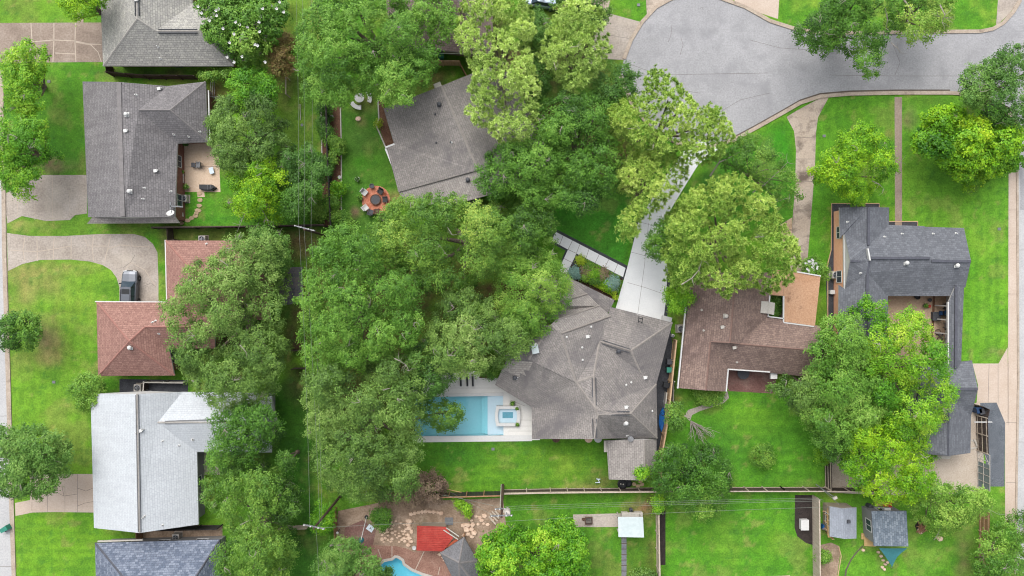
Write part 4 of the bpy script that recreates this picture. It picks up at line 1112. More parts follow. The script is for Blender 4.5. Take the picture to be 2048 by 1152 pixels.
walls(h, [(1690, 418), (1776, 418), (1776, 455), (1926, 459), (1926, 590), (1774, 590), (1774, 688), (1690, 688)], 2.9, 'brick_orange', .0)
walls(h, [(1921, 592), (1927, 592), (1923, 736), (1917, 736)], 2.8, 'side_white', .05, False)
for y in (612, 640, 668, 696, 728):
    a = P(1899, y, 2.8); mb = MB(); mb.box((a.x, a.y, 1.36), (.14, .14, 2.72)); mb.build('post', M['white'], h)
gw = MB(); A_, B_, C_ = P(1689, 468, 2.86), P(1690, 578, 2.86), P(1700, 521, zz(4.4))
gw.face([A_ + Vector((-.01, 0, 0)), B_ + Vector((-.01, 0, 0)), C_ + Vector((-.01, 0, 0))])
gw.bar([(A_.x - .06, A_.y), (B_.x - .06, B_.y)], .12, 2.66, 2.88); build_each(gw, 'gable_wall', M['white'], h)
mb = MB(); mb.bar(pxl([(1735.5, 497), (1740, 521)], zz(4.9)), .16, zz(4.5), zz(4.9) + .06); mb.build('gable_trim', M['white'], h)
mb = MB(); mb.bar(pxl([(1896.3, 604), (1896.5, 736)], 2.9), .14, 2.7, 2.95); build_each(mb, 'fascia_board', M['white'], h)
for a, b_, z in (((1737, 415), (1737, 490), 4.52), ((1742, 516), (1860, 516), 4.92), ((1863, 522), (1941, 522.5), 4.74), ((1702, 522), (1736, 522), 4.5), ((1735, 550), (1734, 612), 4.38), ((1912.5, 574), (1911.5, 736), 3.5)):
    z = zz(z); mb = MB(); mb.bar(pxl([a, b_], z), .3, z - .12, z + .05); mb.build('ridge_vent', M['cap_dark'], h)
vents(h, [(1804, 468, 3.4, 'pipe'), (1866, 468, 3.2, 'pipe'), (1912, 467, 3.2, 'pipe'), (1812, 526, 4.6, 'turbine'), (1913, 531, 4.6, 'turbine'), (1721, 546, 4.0, 'pipe'), (1769, 474, 3.4, 'pipe'), (1695, 444, 3.3, 'pipe')])

# ---- slate garage at the corner drive
ROOF_PITCH = 1.3
h = house('slate grey garage with clipped corners beside the beige corner drive', 1890, 830, 'garage', 'garage', None)
roof(h, [(1896, 726, 2.8), (1944, 721, 2.8), (1956, 778, 4.3), (1896, 778, 4.3), (1942, 832, 2.8), (1897, 795, 4.0), (1897, 912, 3.9), (1941, 906, 2.7), (1822, 890, 2.6), (1826, 820, 2.6), (1840, 778, 4.3), (1840, 726, 2.8), (1850, 908, 3.0)],
     [[0, 1, 2, 3], [3, 2, 4, 5], [5, 4, 7, 6], [5, 6, 12, 8, 9], [11, 0, 3, 10], [10, 3, 5, 9]], M['sh_slate'], 'cap_dark', fascia='fascia_dark', gable='side_white')
walls(h, [(1842, 728), (1942, 724), (1942, 830), (1938, 902), (1855, 903), (1830, 880)], 2.6, 'side_white', .4, True)
mb = MB(); mb.bar(pxl([(1898, 777.5), (1955, 778)], zz(4.3)), .3, zz(4.2), zz(4.3) + .06); mb.build('ridge_vent', M['cap_dark'], h)
mb = MB(); mb.prism(pxl([(1785, 870), (1798, 872), (1796, 897), (1784, 893)], 2.2), 2.1, 2.2); mb.build('porch_awning', M['whitemetal'], h)
mb = MB(); mb.prism(pxl([(1870, 911), (1902, 912), (1900, 918), (1870, 917)], 2.2), 2.1, 2.2); mb.build('door_awning', M['offwhite'], h)
vents(h, [(1830, 865, 3.0, 'pipe')])

# ---- garden sheds at the bottom right
h = house('low shed with a flat pale grey roof and one dark roof vent', 1686, 1045, 'garden_shed', 'shed', None)
roof(h, [(1660, 1013, 2.3), (1686, 1017, 2.75), (1713, 1015, 2.3), (1713, 1077, 2.3), (1690, 1078, 2.75), (1660, 1073, 2.3)], [[0, 1, 4, 5], [1, 2, 3, 4]], M['sh_shed'], None, gable='side_tan')
walls(h, [(1661, 1015), (1712, 1016), (1712, 1076), (1661, 1072)], 2.3, 'side_tan', .1, False)
mb = MB(); mb.box(P(1697, 1043, 2.75), (.35, .35, .35)); mb.build('roof_vent', M['darkgrey'], h)
h = house('taller shed with dark slate shingles beside the teal shade sail', 1780, 1058, 'garden_shed', 'shed', None)
roof(h, [(1743, 1022, 2.9), (1813, 1022, 3.1), (1817, 1093, 3.1), (1748, 1092, 2.9)], [[0, 1, 2, 3]], M['sh_slate2'], None, gable=None, fascia='midgrey')
walls(h, [(1744, 1024), (1812, 1024), (1816, 1091), (1749, 1091)], 2.8, 'side_grey', .15, False)
mb = MB(); a = P(1747, 1074, 2.2); mb.box((a.x, a.y, 1.0), (.08, .9, 2.0)); dr = mb.build('door', M['midgrey'], h); mb = MB(); mb.box((a.x - .07, a.y - .35, 1.0), (.06, .04, .16)); mb.build('handle', M['black'], dr)

# ---- red roofed pump house, dark pavilion
h = house('small red metal roofed outbuilding beside the kidney shaped pool', 868, 1078, 'outbuilding', 'shed', None)
roof(h, [(834, 1052, 2.6), (892, 1054, 2.6), (906, 1076, 2.6), (886, 1103, 2.4), (833, 1101, 2.4)], [[0, 1, 2, 3, 4]], M['redmetal'], None, gable=None, fascia='redmetal', th=.12)
walls(h, [(836, 1054), (891, 1056), (900, 1076), (884, 1100), (836, 1099)], 2.4, 'side_tan', .25, False)
mb = MB()
for k in range(14):
    y = 1054 + k * 3.5; mb.tube([P(834, y, 2.64), P(888 + min(k, 6) * 2 - max(0, k - 7) * 2.0, y + 1, 2.64)], .025, 4)
mb.build('roof_seam', M['redmetal'], h)
mb = MB(); mb.tube([P(887, 1060, 2.7), P(916, 1079, 2.7)], .07); mb.tube([P(893, 1056, 2.7), P(918, 1073, 2.7)], .07); mb.build('pipe', M['offwhite'], h)
mb = MB(); mb.prism(pxl([(892, 1092), (912, 1078), (918, 1082), (893, 1098)], 2.3), 2.2, 2.3); mb.build('awning', M['terracotta'], h)
h = house('dark grey four sided pavilion roof below the rock pile', 922, 1118, 'pavilion', 'pavilion', None)
roof(h, [(928, 1074, 2.6), (955, 1122, 2.6), (957, 1180, 2.6), (920, 1185, 2.6), (880, 1106, 2.6), (918, 1126, 3.9)], [[0, 1, 5], [1, 2, 5], [2, 3, 5], [3, 4, 5], [4, 0, 5]], M['cliffgrey'], 'cap_grey', fascia='fascia_dark')
for x, y in ((926, 1082), (950, 1122), (950, 1172), (922, 1176), (888, 1106)):
    a = P(x, y, 2.5); mb = MB(); mb.box((a.x, a.y, 1.25), (.15, .15, 2.5)); mb.build('post', M['fence_brown'], h)
h = house('white metal roofed open shelter at the end of the stepping path', 1262, 1054, 'shelter', 'shelter', None)
roof(h, [(1236, 1034, 2.3), (1286, 1034, 2.3), (1288, 1075, 2.5), (1237, 1074, 2.5)], [[0, 1, 2, 3]], M['whitemetal'], None, gable=None, th=.12, fascia='white')
for x, y in ((1240, 1037), (1283, 1037), (1284, 1071), (1240, 1071)):
    a = P(x, y, 2.3); mb = MB(); mb.box((a.x, a.y, 1.1), (.12, .12, 2.2)); mb.build('post', M['offwhite'], h)
mb = MB(); a = P(1258, 1040, 1.0); mb.box((a.x, a.y, 1.0), (2.6, .15, 2.0)); mb.build('back_panel', M['midgrey'], h)
mb = MB(); a = P(1248, 1032, 0); b_ = P(1275, 1028, 0); mb.box((a.x, a.y, .4), (.8, 1.2, .8)); mb.box((b_.x, b_.y, .4), (1.0, .8, .8)); mb.box((P(1262, 1028).x, P(1262, 1028).y, .75), (2.6, .9, .08)); mb.build('counter', M['offwhite'], h)
# ================================================================ trees and shrubs: every leaf a small face
def leaf_faces(rs, cen, nrm, ln, wd, spread=.6):
    """folded-diamond leaves: centres (n,3), preferred normals (n,3)"""
    n_ = len(cen)
    nn = nrm + rs.normal(0, spread, (n_, 3)); nn /= np.linalg.norm(nn, axis=1)[:, None] + 1e-9
    ax = rs.normal(0, 1, (n_, 3)); ax -= nn * (ax * nn).sum(1)[:, None]; ax /= np.linalg.norm(ax, axis=1)[:, None] + 1e-9
    sd_ = np.cross(nn, ax)
    L = (ln * rs.uniform(.65, 1.25, n_))[:, None]; Wd = (wd * rs.uniform(.7, 1.2, n_))[:, None]
    a = cen - ax * L * .5; c = cen + ax * L * .5; m_ = cen - ax * L * .05 - nn * Wd * .12
    v = np.stack([a, m_ + sd_ * Wd * .5, c, m_ - sd_ * Wd * .5], 1)
    return v.reshape(-1, 3)


def poisson(rs, poly, spacing, margin, holes=(), tries=None):
    xs = [p[0] for p in poly]; ys = [p[1] for p in poly]
    A = (max(xs) - min(xs)) * (max(ys) - min(ys))
    N = int(A / spacing ** 2 * 9) + 30
    X = rs.uniform(min(xs), max(xs), N); Y = rs.uniform(min(ys), max(ys), N)
    d = sdf_poly(X, Y, poly)
    pts, ds = [], []
    for x, y, dd in zip(X, Y, d):
        if dd < margin: continue
        if any((x - h_[0]) ** 2 + (y - h_[1]) ** 2 < h_[2] ** 2 for h_ in holes): continue
        if pts:
            q_ = np.array(pts)
            sp = spacing * (1 if dd > spacing else .72)
            if ((q_[:, 0] - x) ** 2 + (q_[:, 1] - y) ** 2).min() < sp * sp: continue
        pts.append((x, y)); ds.append(dd)
    return np.array(pts), np.array(ds)


TREES = []
def crown_of(seed, poly, z0, z1, mat, lobe=1.5, dens=1.0, leaf=(.215, .13), holes=(), tbias=0., pine=False, needles=11, flat=.72, jit=1.0, accent=None, tspread=1.0, bough=None, bh=2.3, gap=None):
    if pine: lobe = .6
    rs = np.random.RandomState(seed)
    sp = lobe * PPM * (1.08 if pine else .95)
    pts, ds = poisson(rs, poly, sp, lobe * PPM * (.3 if pine else .12), holes)
    if not len(pts): pts = np.array([[sum(p[0] for p in poly) / len(poly), sum(p[1] for p in poly) / len(poly)]]); ds = np.array([lobe * PPM])
    D = max(ds.max(), 1)
    t = np.clip(ds / min(D, 110), 0, 1)
    z = z0 + (z1 - z0) * np.sqrt(np.clip(1 - (1 - t) ** 2, 0, 1)) + rs.normal(0, .7 * jit, len(pts)) * lobe * .6
    lt0 = np.zeros(len(pts)); keep = np.ones(len(pts), bool); shr = np.ones(len(pts))
    wide = max(p[0] for p in poly) - min(p[0] for p in poly)
    if gap is None: gap = .38 if wide > 170 else .12
    if wide < 170: bh = min(bh, 1.3)
    bs = bough or (46 if pine else 30 * max(lobe, .8) + 22)
    if max(p[0] for p in poly) - min(p[0] for p in poly) > bs * 1.6:
        bp, bd = poisson(rs, poly, bs, bs * .22, holes)
        if len(bp) > 1:
            dd = np.hypot(pts[:, 0][:, None] - bp[:, 0], pts[:, 1][:, None] - bp[:, 1])
            k_ = dd.argmin(1); u = dd.min(1) / (bs * .62)
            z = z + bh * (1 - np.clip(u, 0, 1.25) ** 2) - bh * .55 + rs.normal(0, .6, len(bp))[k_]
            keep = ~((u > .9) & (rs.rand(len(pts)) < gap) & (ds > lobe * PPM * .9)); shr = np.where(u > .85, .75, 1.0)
            lt0 = rs.uniform(-.14, .14, len(bp))[k_] - .10 * np.clip(u - .6, 0, .5)  # tint darkens towards the bough gaps, shade put into leaf colour
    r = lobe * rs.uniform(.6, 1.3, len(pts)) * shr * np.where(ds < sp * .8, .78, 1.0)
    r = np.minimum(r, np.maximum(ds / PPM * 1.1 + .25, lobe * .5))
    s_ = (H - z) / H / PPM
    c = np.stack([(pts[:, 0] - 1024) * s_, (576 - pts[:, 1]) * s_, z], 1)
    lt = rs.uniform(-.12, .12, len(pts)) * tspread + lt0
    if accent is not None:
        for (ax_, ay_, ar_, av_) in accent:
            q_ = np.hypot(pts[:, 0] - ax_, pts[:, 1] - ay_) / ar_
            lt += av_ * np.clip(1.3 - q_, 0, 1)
    V, T = [], []
    for i in range(len(c)):
        if not keep[i]: continue
        ri = r[i]
        if pine:
            ns = max(6, int(34 * ri * ri * dens))
            u = rs.uniform(-.15, 1, ns); ph = rs.uniform(0, 2 * np.pi, ns); h_ = np.sqrt(1 - u * u)
            dr = np.stack([h_ * np.cos(ph), h_ * np.sin(ph), u], 1)
            sc = c[i] + dr * ri * rs.uniform(.75, 1.05, (ns, 1)) * np.array([1, 1, flat])
            k = needles * 2
            cen = np.repeat(sc, k, 0); od = np.repeat(dr * .5 + np.array([0, 0, .7]), k, 0)
            nd = od * .55 + rs.normal(0, .62, cen.shape); nd /= np.linalg.norm(nd, axis=1)[:, None]
            sdv = np.cross(nd, rs.normal(0, 1, cen.shape)); sdv /= np.linalg.norm(sdv, axis=1)[:, None] + 1e-9
            L = rs.uniform(.22, .38, (len(cen), 1)); wd = .045
            v = np.stack([cen - sdv * wd, cen + sdv * wd, cen + nd * L + sdv * wd * .4, cen + nd * L - sdv * wd * .4], 1)
            V.append(v.reshape(-1, 3))
            st = np.repeat(rs.uniform(-.14, .14, ns), k)
            T.append(.5 + tbias + lt[i] + st + rs.uniform(-.12, .12, len(cen)))
        else:
            ns = max(5, int(15 * ri * ri * dens + 3))
            u = rs.uniform(-.35, 1, ns); ph = rs.uniform(0, 2 * np.pi, ns); h_ = np.sqrt(1 - u * u)
            dr = np.stack([h_ * np.cos(ph), h_ * np.sin(ph), u], 1)
            sc = c[i] + dr * ri * rs.uniform(.55, 1.12, (ns, 1)) * np.array([1, 1, flat])
            k = 28
            of = rs.normal(0, 1, (ns * k, 3)) * np.array([.22, .22, .14])
            cen = np.repeat(sc, k, 0) + of
            od = np.repeat(dr * .45, k, 0) + of * 1.3 + np.array([0, 0, .75])
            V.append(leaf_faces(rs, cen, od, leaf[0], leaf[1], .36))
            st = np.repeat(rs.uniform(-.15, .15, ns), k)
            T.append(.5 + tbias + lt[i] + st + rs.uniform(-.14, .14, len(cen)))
    V = np.concatenate(V); T = np.clip(np.concatenate(T), 0, 1)
    return V, T, c, r


NLEAF = 0
def tree(name, label, cat, group, seed, poly, z0, z1, mat, trunk=.35, bare=(), limb=True, base=None, **kw):
    global NLEAF
    V, T, c, r = crown_of(seed, poly, z0, z1, mat, **kw)
    rs = random.Random(seed)
    cx, cy = float(c[:, 0].mean()), float(c[:, 1].mean())
    root = thing(name, label, cat, (cx, cy, 0), group)
    off = np.array([cx, cy, 0])
    me = np_mesh('crown', V - off, np.arange(len(V)).reshape(-1, 4), M[mat], ('tint', T, 'FLOAT'), 'FACE')
    NLEAF += len(T)
    o = bpy.data.objects.new('crown' if trunk else 'foliage', me); COL.objects.link(o); o.parent = root
    if trunk:
        zt = z0 * .55 + .3
        mb = MB()
        lean = .45 * (z0 + z1) / 2 / H
        bx, by = cx * (1 + lean), cy * (1 + lean)
        if base: bx, by = P(*base).x, P(*base).y
        mb.tube([(bx, by, -.1), (bx * .6 + cx * .4, by * .6 + cy * .4, zt * .4), (cx - .08, cy + .1, zt)], [trunk * 1.35, trunk, trunk * .8], 9)
        if limb:
            mid_d = np.hypot(c[:, 0] - cx, c[:, 1] - cy); inner = [i for i in range(len(c)) if mid_d[i] < mid_d.max() * .7]
            for i in rs.sample(inner, min(len(inner), 10)):
                q_ = Vector(c[i]); a = Vector((cx, cy, zt * rs.uniform(.75, 1)))
                mid = a.lerp(q_, .5) + Vector((rs.uniform(-.4, .4), rs.uniform(-.4, .4), rs.uniform(-.2, .6)))
                mb.tube([a, mid, q_ - Vector((0, 0, .2))], [trunk * .5, trunk * .3, .05], 6)
        mb.build('trunk', M['bark'], root, smooth=True)
    if trunk >= .3 and not kw.get('pine') and len(c) > 20:      # thin grey dead twigs showing through the leaves
        for i in rs.sample(range(len(c)), min(len(c), 4 + len(c) // 10)):
            mb = MB()
            q_ = Vector(c[i]) + Vector((0, 0, r[i] * .62)); a = rs.uniform(0, 6.28)
            for k in range(rs.randint(2, 4)):
                a2 = a + rs.uniform(-.9, .9); Ln = rs.uniform(.4, 1.1)
                e = q_ + Vector((math.cos(a2) * Ln, math.sin(a2) * Ln, rs.uniform(-.05, .3)))
                m2 = q_.lerp(e, .5) + Vector((rs.uniform(-.15, .15), rs.uniform(-.15, .15), .08))
                mb.tube([q_, m2, e], [.035, .026, .012], 4)
            mb.build('twig', M['palebark'], root)
    if bare:
        for path, z, rr in bare:
            mb = MB()
            pp = [P(x, y, z + (.5 if i % 2 else .0)) for i, (x, y) in enumerate(path)]
            mb.tube(pp, [rr * (1 - .75 * i / max(1, len(pp) - 1)) for i in range(len(pp))], 5)
            for i in range(1, len(pp)):
                for k in range(2):
                    a = rs.uniform(0, 6.28); Ln = rs.uniform(.4, 1.1)
                    e = pp[i] + Vector((math.cos(a) * Ln, math.sin(a) * Ln, rs.uniform(0, .4)))
                    mid = pp[i].lerp(e, .5) + Vector((rs.uniform(-.15, .15), rs.uniform(-.15, .15), .1))
                    mb.tube([pp[i], mid, e], [rr * .4, rr * .25, rr * .1], 4)
            mb.build('bare_branch', M['palebark'], root)
    return root

OAKS, PINES, STREET, BUSH = 'large broadleaf trees of the gardens', 'tall pines by the white drive', 'small garden trees', 'garden shrubs'
# --- left side oaks
tree('oak_tree', 'greyish green spreading oak between the red brown roof and the wires', 'tree', OAKS, 1,
     [(345, 600), (366, 562), (378, 532), (405, 520), (428, 498), (460, 480), (520, 468), (555, 480), (572, 515), (576, 560), (562, 620), (574, 690), (562, 740), (548, 778), (535, 810), (480, 822), (425, 815), (388, 775), (376, 748), (346, 700), (332, 640), (318, 600)], 4.1, 8.5, 'oak_sage', .6, lobe=1.55, gap=.1, holes=[(545, 700, 10), (470, 615, 14)],
     bare=[([(480, 690), (492, 704), (500, 716)], 9.2, .06), ([(440, 520), (455, 530), (462, 522)], 8.5, .05)], accent=[(360, 700, 40, -.15)])
tree('oak_tree', 'bright green oak crown directly below the round brick fire pit', 'tree', OAKS, 2,
     [(606, 558), (620, 505), (655, 465), (700, 450), (735, 462), (765, 495), (790, 520), (822, 545), (840, 590), (845, 640), (820, 690), (800, 720), (700, 735), (614, 735), (600, 690), (610, 640), (594, 600)], 4.8, 9.3, 'oak_green', .6, lobe=1.6, holes=[(758, 545, 15), (680, 605, 14), (775, 612, 18)],
     bare=[([(705, 510), (716, 520), (722, 530), (714, 540)], 9.6, .07), ([(690, 670), (700, 680), (696, 692)], 9.6, .06), ([(735, 585), (742, 600)], 8.5, .05)], accent=[(620, 560, 50, .08), (720, 640, 40, -.2)])
tree('oak_tree', 'large sage green oak left of the swimming pool', 'tree', OAKS, 3,
     [(612, 735), (700, 728), (800, 715), (838, 738), (848, 795), (840, 850), (838, 900), (836, 960), (812, 1000), (770, 990), (735, 1008), (700, 1012), (676, 985), (645, 960), (634, 930), (622, 880), (618, 820), (610, 780)], 4.8, 9.3, 'oak_sage', .65, lobe=1.6, tbias=-.05, holes=[(770, 800, 18), (705, 880, 9)], accent=[(620, 800, 60, .1)],
     bare=[([(789, 717), (800, 722), (812, 730), (818, 742)], 9.7, .07), ([(745, 840), (752, 856)], 9.2, .05)])
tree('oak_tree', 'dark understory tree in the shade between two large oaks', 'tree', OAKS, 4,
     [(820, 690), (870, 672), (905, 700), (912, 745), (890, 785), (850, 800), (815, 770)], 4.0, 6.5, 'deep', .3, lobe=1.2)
tree('oak_tree', 'mixed green oak over the corner of the angled taupe roof', 'tree', OAKS, 5,
     [(732, 455), (760, 425), (800, 402), (840, 388), (905, 392), (960, 412), (1000, 402), (1060, 395), (1105, 418), (1114, 470), (1100, 515), (1050, 540), (985, 548), (940, 570), (900, 590), (860, 585), (830, 555), (790, 545), (760, 500)], 4.8, 8.9, 'olive', .6, lobe=1.45, tbias=-.02, holes=[(880, 500, 11), (900, 510, 8), (975, 560, 14)], accent=[(920, 440, 60, .14), (1060, 440, 50, -.25), (850, 430, 40, -.12)],
     bare=[([(868, 480), (880, 492), (890, 505)], 8.9, .07), ([(895, 455), (905, 470)], 9.2, .06)])
tree('oak_tree', 'yellowish green oak against the stepped roof of the large house', 'tree', OAKS, 6,
     [(1010, 520), (1060, 500), (1110, 505), (1138, 560), (1142, 598), (1112, 640), (1092, 672), (1070, 700), (1040, 660), (1000, 640), (990, 590)], 4.8, 8.2, 'bush', .5, lobe=1.3, tbias=.12, accent=[(1090, 560, 50, .12), (1040, 520, 40, -.15)])
tree('oak_tree', 'pale sage oak above the pool deck and left of the stepped roof', 'tree', OAKS, 7,
     [(862, 640), (890, 590), (930, 578), (970, 590), (1000, 640), (1050, 650), (1080, 690), (1068, 716), (1020, 728), (985, 735), (950, 748), (900, 752), (868, 735), (858, 700)], 4.8, 8.5, 'oak_sage', .55, lobe=1.4, tbias=.03, holes=[(905, 720, 10)],
     bare=[([(905, 695), (915, 705), (905, 715)], 8.5, .06), ([(940, 650), (950, 660), (962, 655)], 8.9, .06), ([(980, 690), (990, 700)], 8.5, .05)])
tree('oak_tree', 'broad bright green oak left of the purplish roof at the upper edge', 'tree', OAKS, 8,
     [(600, 55), (630, 0), (660, -40), (880, -40), (905, 0), (905, 60), (878, 100), (868, 150), (838, 175), (815, 212), (782, 218), (758, 185), (715, 185), (690, 200), (655, 212), (625, 212), (608, 180), (594, 130)], 4.8, 9.7, 'oak_green', .7, lobe=1.6, holes=[(828, 28, 15), (885, 25, 12), (800, 90, 8)], accent=[(830, 60, 50, -.15), (640, 80, 50, .1), (800, 200, 30, .15)],
     bare=[([(785, 110), (795, 120)], 9.6, .06)])
tree('magnolia_tree', 'dark magnolia dotted with large white flowers', 'tree', STREET, 9,
     [(394, 25), (404, -20), (565, -20), (578, 25), (560, 60), (535, 95), (515, 125), (492, 140), (466, 125), (446, 95), (420, 72)], 3.4, 7.1, 'bush', .4, lobe=1.25, leaf=(.34, .18), tbias=-.05)
tree('garden_tree', 'light green feathery tree at the foot of the white flowering magnolia', 'tree', STREET, 10,
     [(455, 160), (480, 138), (520, 140), (548, 158), (558, 190), (530, 212), (490, 205), (462, 200)], 4.0, 7.5, 'lime2', .25, lobe=1.0, tbias=-.05)
tree('oak_tree', 'dull olive tree beside the tan patio of the dark grey house', 'tree', OAKS, 11,
     [(416, 238), (438, 205), (480, 188), (530, 195), (560, 225), (575, 270), (580, 305), (555, 328), (520, 322), (480, 345), (448, 340), (428, 300), (416, 280)], 4.0, 7.8, 'oak_sage', .4, lobe=1.3, tbias=-.12)
tree('garden_tree', 'yellow green tree with bare grey twigs below the olive tree', 'tree', STREET, 12,
     [(446, 402), (474, 392), (452, 365), (468, 335), (505, 315), (545, 318), (568, 350), (585, 385), (598, 410), (578, 430), (552, 440), (536, 462), (510, 450), (482, 432)], 3.2, 6.6, 'lime', .3, lobe=1.05, tbias=-.02, tspread=1.4,
     bare=[([(500, 420), (490, 428), (484, 440), (480, 450)], 6.0, .06), ([(500, 408), (512, 412), (525, 420), (535, 440)], 5.6, .06)])
tree('garden_tree', 'dark green tree beside the long planting bed under the wires', 'tree', STREET, 13,
     [(560, 330), (580, 295), (610, 290), (640, 305), (655, 345), (645, 385), (620, 405), (600, 440), (580, 425), (590, 385), (572, 355)], 4.0, 7.5, 'deep', .3, lobe=1.1, tbias=.05)
tree('oak_tree', 'olive green tree standing under the oak next to the wires, with dark lower boughs', 'tree', OAKS, 14,
     [(500, 460), (545, 455), (575, 480), (580, 530), (560, 560), (520, 545)], 3.5, 6.0, 'deep', .3, lobe=1.1, tbias=.15)
tree('garden_tree', 'dark shaded tree between the yellow green tree and the wires', 'tree', STREET, 141,
     [(530, 330), (560, 310), (590, 320), (600, 360), (606, 410), (600, 445), (570, 440), (560, 400), (540, 370)], 3.0, 5.5, 'oak_green', .25, lobe=1.0, tbias=-.2)
# --- centre
tree('oak_tree', 'deep green oak between the taupe roof and the dark front lawn', 'tree', OAKS, 15,
     [(948, 345), (985, 300), (1030, 285), (1075, 250), (1110, 270), (1130, 330), (1125, 400), (1090, 420), (1050, 400), (1010, 402), (965, 390)], 4.8, 8.5, 'oak_green', .55, lobe=1.4, tbias=-.14, holes=[(1075, 240, 8)])
tree('oak_tree', 'deep green oak reaching over the dark front lawn beside the pines', 'tree', OAKS, 16,
     [(1075, 205), (1120, 190), (1180, 195), (1222, 215), (1222, 275), (1245, 325), (1238, 375), (1205, 405), (1165, 428), (1125, 420), (1100, 380), (1100, 300), (1080, 260)], 4.8, 8.9, 'oak_green', .55, lobe=1.45, tbias=-.17, holes=[(1195, 285, 13), (1115, 365, 10)],
     bare=[([(1068, 232), (1080, 240), (1090, 236)], 8.5, .06), ([(1150, 262), (1155, 275)], 8.5, .05)])
tree('oak_tree', 'small dark oak at the edge of the turning circle', 'tree', OAKS, 17,
     [(1188, 165), (1215, 135), (1250, 130), (1274, 150), (1268, 185), (1240, 205), (1200, 205)], 4.0, 7.4, 'deep', .35, lobe=1.1, tbias=.0)
tree('oak_tree', 'dark tree over the parked car at the upper edge', 'tree', OAKS, 18,
     [(1110, 10), (1130, -40), (1210, -40), (1222, 10), (1210, 40), (1185, 55), (1160, 30)], 4.0, 7.4, 'deep', .35, lobe=1.2, tbias=.1)
tree('oak_tree', 'dark understory oak between the two pale pines', 'tree', OAKS, 181,
     [(1030, 60), (1080, 20), (1110, 60), (1110, 140), (1085, 200), (1050, 190), (1065, 120)], 3.2, 6.6, 'deep', .3, lobe=1.2, tbias=.02)
tree('pine_tree', 'tall pale yellow green pine over the end of the angled roof', 'tree', PINES, 20,
     [(908, 62), (926, 0), (940, -40), (1055, -40), (1068, 60), (1060, 125), (1082, 172), (1076, 230), (1054, 278), (1005, 292), (968, 262), (930, 232), (940, 182), (948, 142), (922, 104)], 6.5, 10.6, 'pine_pale', .4, lobe=1.2, pine=True, holes=[(950, 110, 10)])
tree('pine_tree', 'open pale pine with grey twigs beside the turning circle', 'tree', PINES, 21,
     [(1072, 112), (1092, 62), (1110, 12), (1165, -10), (1206, 25), (1218, 92), (1206, 132), (1172, 172), (1142, 192), (1104, 152)], 6.5, 10.0, 'pine_pale', .4, lobe=1.15, pine=True, tbias=-.05, holes=[(1150, 92, 10)],
     bare=[([(1140, 95), (1155, 92), (1168, 84)], 10.8, .05), ([(1108, 125), (1112, 140)], 10.2, .05), ([(1172, 120), (1184, 128)], 10.2, .05)])
tree('pine_tree', 'yellow green pine reaching over the turning circle', 'tree', PINES, 22,
     [(1290, 160), (1308, 130), (1345, 152), (1382, 196), (1402, 218), (1432, 208), (1455, 240), (1468, 280), (1442, 312), (1412, 330), (1380, 328), (1362, 300), (1322, 320), (1290, 298), (1240, 312), (1216, 270), (1214, 212), (1250, 192), (1282, 196)], 6.5, 10.8, 'pine', .45, lobe=1.2, pine=True, holes=[(1275, 248, 10), (1250, 285, 11), (1315, 290, 8)],
     bare=[([(1255, 257), (1280, 258)], 10.8, .05), ([(1308, 285), (1306, 298)], 10.8, .05)], accent=[(1300, 160, 40, -.15), (1430, 260, 40, -.08), (1300, 235, 40, .08)])
tree('pine_tree', 'slender pine standing over the narrow part of the white drive', 'tree', PINES, 23,
     [(1242, 312), (1290, 300), (1338, 310), (1372, 318), (1378, 345), (1352, 388), (1312, 425), (1284, 440), (1274, 478), (1232, 482), (1228, 455), (1252, 420), (1262, 398), (1232, 372)], 6.3, 9.7, 'pine', .35, lobe=1.1, pine=True, tbias=.02, holes=[(1340, 365, 8)])
tree('pine_tree', 'largest dense rounded pine over the front of the brown house', 'tree', PINES, 24,
     [(1340, 415), (1372, 385), (1400, 368), (1442, 350), (1492, 350), (1542, 392), (1552, 425), (1592, 480), (1602, 530), (1575, 572), (1540, 590), (1512, 578), (1480, 575), (1452, 592), (1422, 578), (1390, 568), (1360, 590), (1325, 565), (1330, 525), (1318, 460)], 7.1, 11.4, 'pine', .5, lobe=1.3, pine=True, dens=1.1, accent=[(1370, 540, 50, -.08), (1470, 450, 60, .06)],
     bare=[([(1363, 569), (1384, 556), (1398, 540), (1404, 520)], 11.4, .08), ([(1510, 474), (1528, 474)], 12.0, .06)])
tree('garden_tree', 'sparse twiggy tree between the pine and the beige drive', 'tree', STREET, 25,
     [(1440, 318), (1475, 280), (1505, 265), (1545, 295), (1578, 335), (1606, 388), (1585, 418), (1550, 395), (1520, 365), (1490, 350), (1455, 348)], 4.8, 7.4, 'olive', .22, lobe=1.1, dens=.42, tbias=-.05,
     bare=[([(1420, 352), (1438, 325), (1465, 312), (1486, 300)], 6.6, .11), ([(1505, 385), (1530, 368), (1555, 345), (1575, 325)], 6.6, .08), ([(1510, 400), (1545, 405), (1580, 395)], 6.3, .07), ([(1455, 312), (1445, 300), (1436, 330)], 6.3, .05)])
tree('garden_tree', 'low dark leaved tree beside the white drive under the largest pine', 'tree', STREET, 26,
     [(1285, 500), (1300, 470), (1320, 440), (1340, 450), (1345, 510), (1320, 520)], 4.8, 7.4, 'bush', .22, lobe=.9, dens=.8, tbias=-.1)
tree('shrub', 'bright green shrub at the corner of the brown house and the white drive', 'shrub', BUSH, 27,
     [(1328, 580), (1365, 572), (1388, 590), (1380, 612), (1352, 625), (1332, 610)], 2.5, 4.5, 'lime2', 0, lobe=.9, tbias=.0)
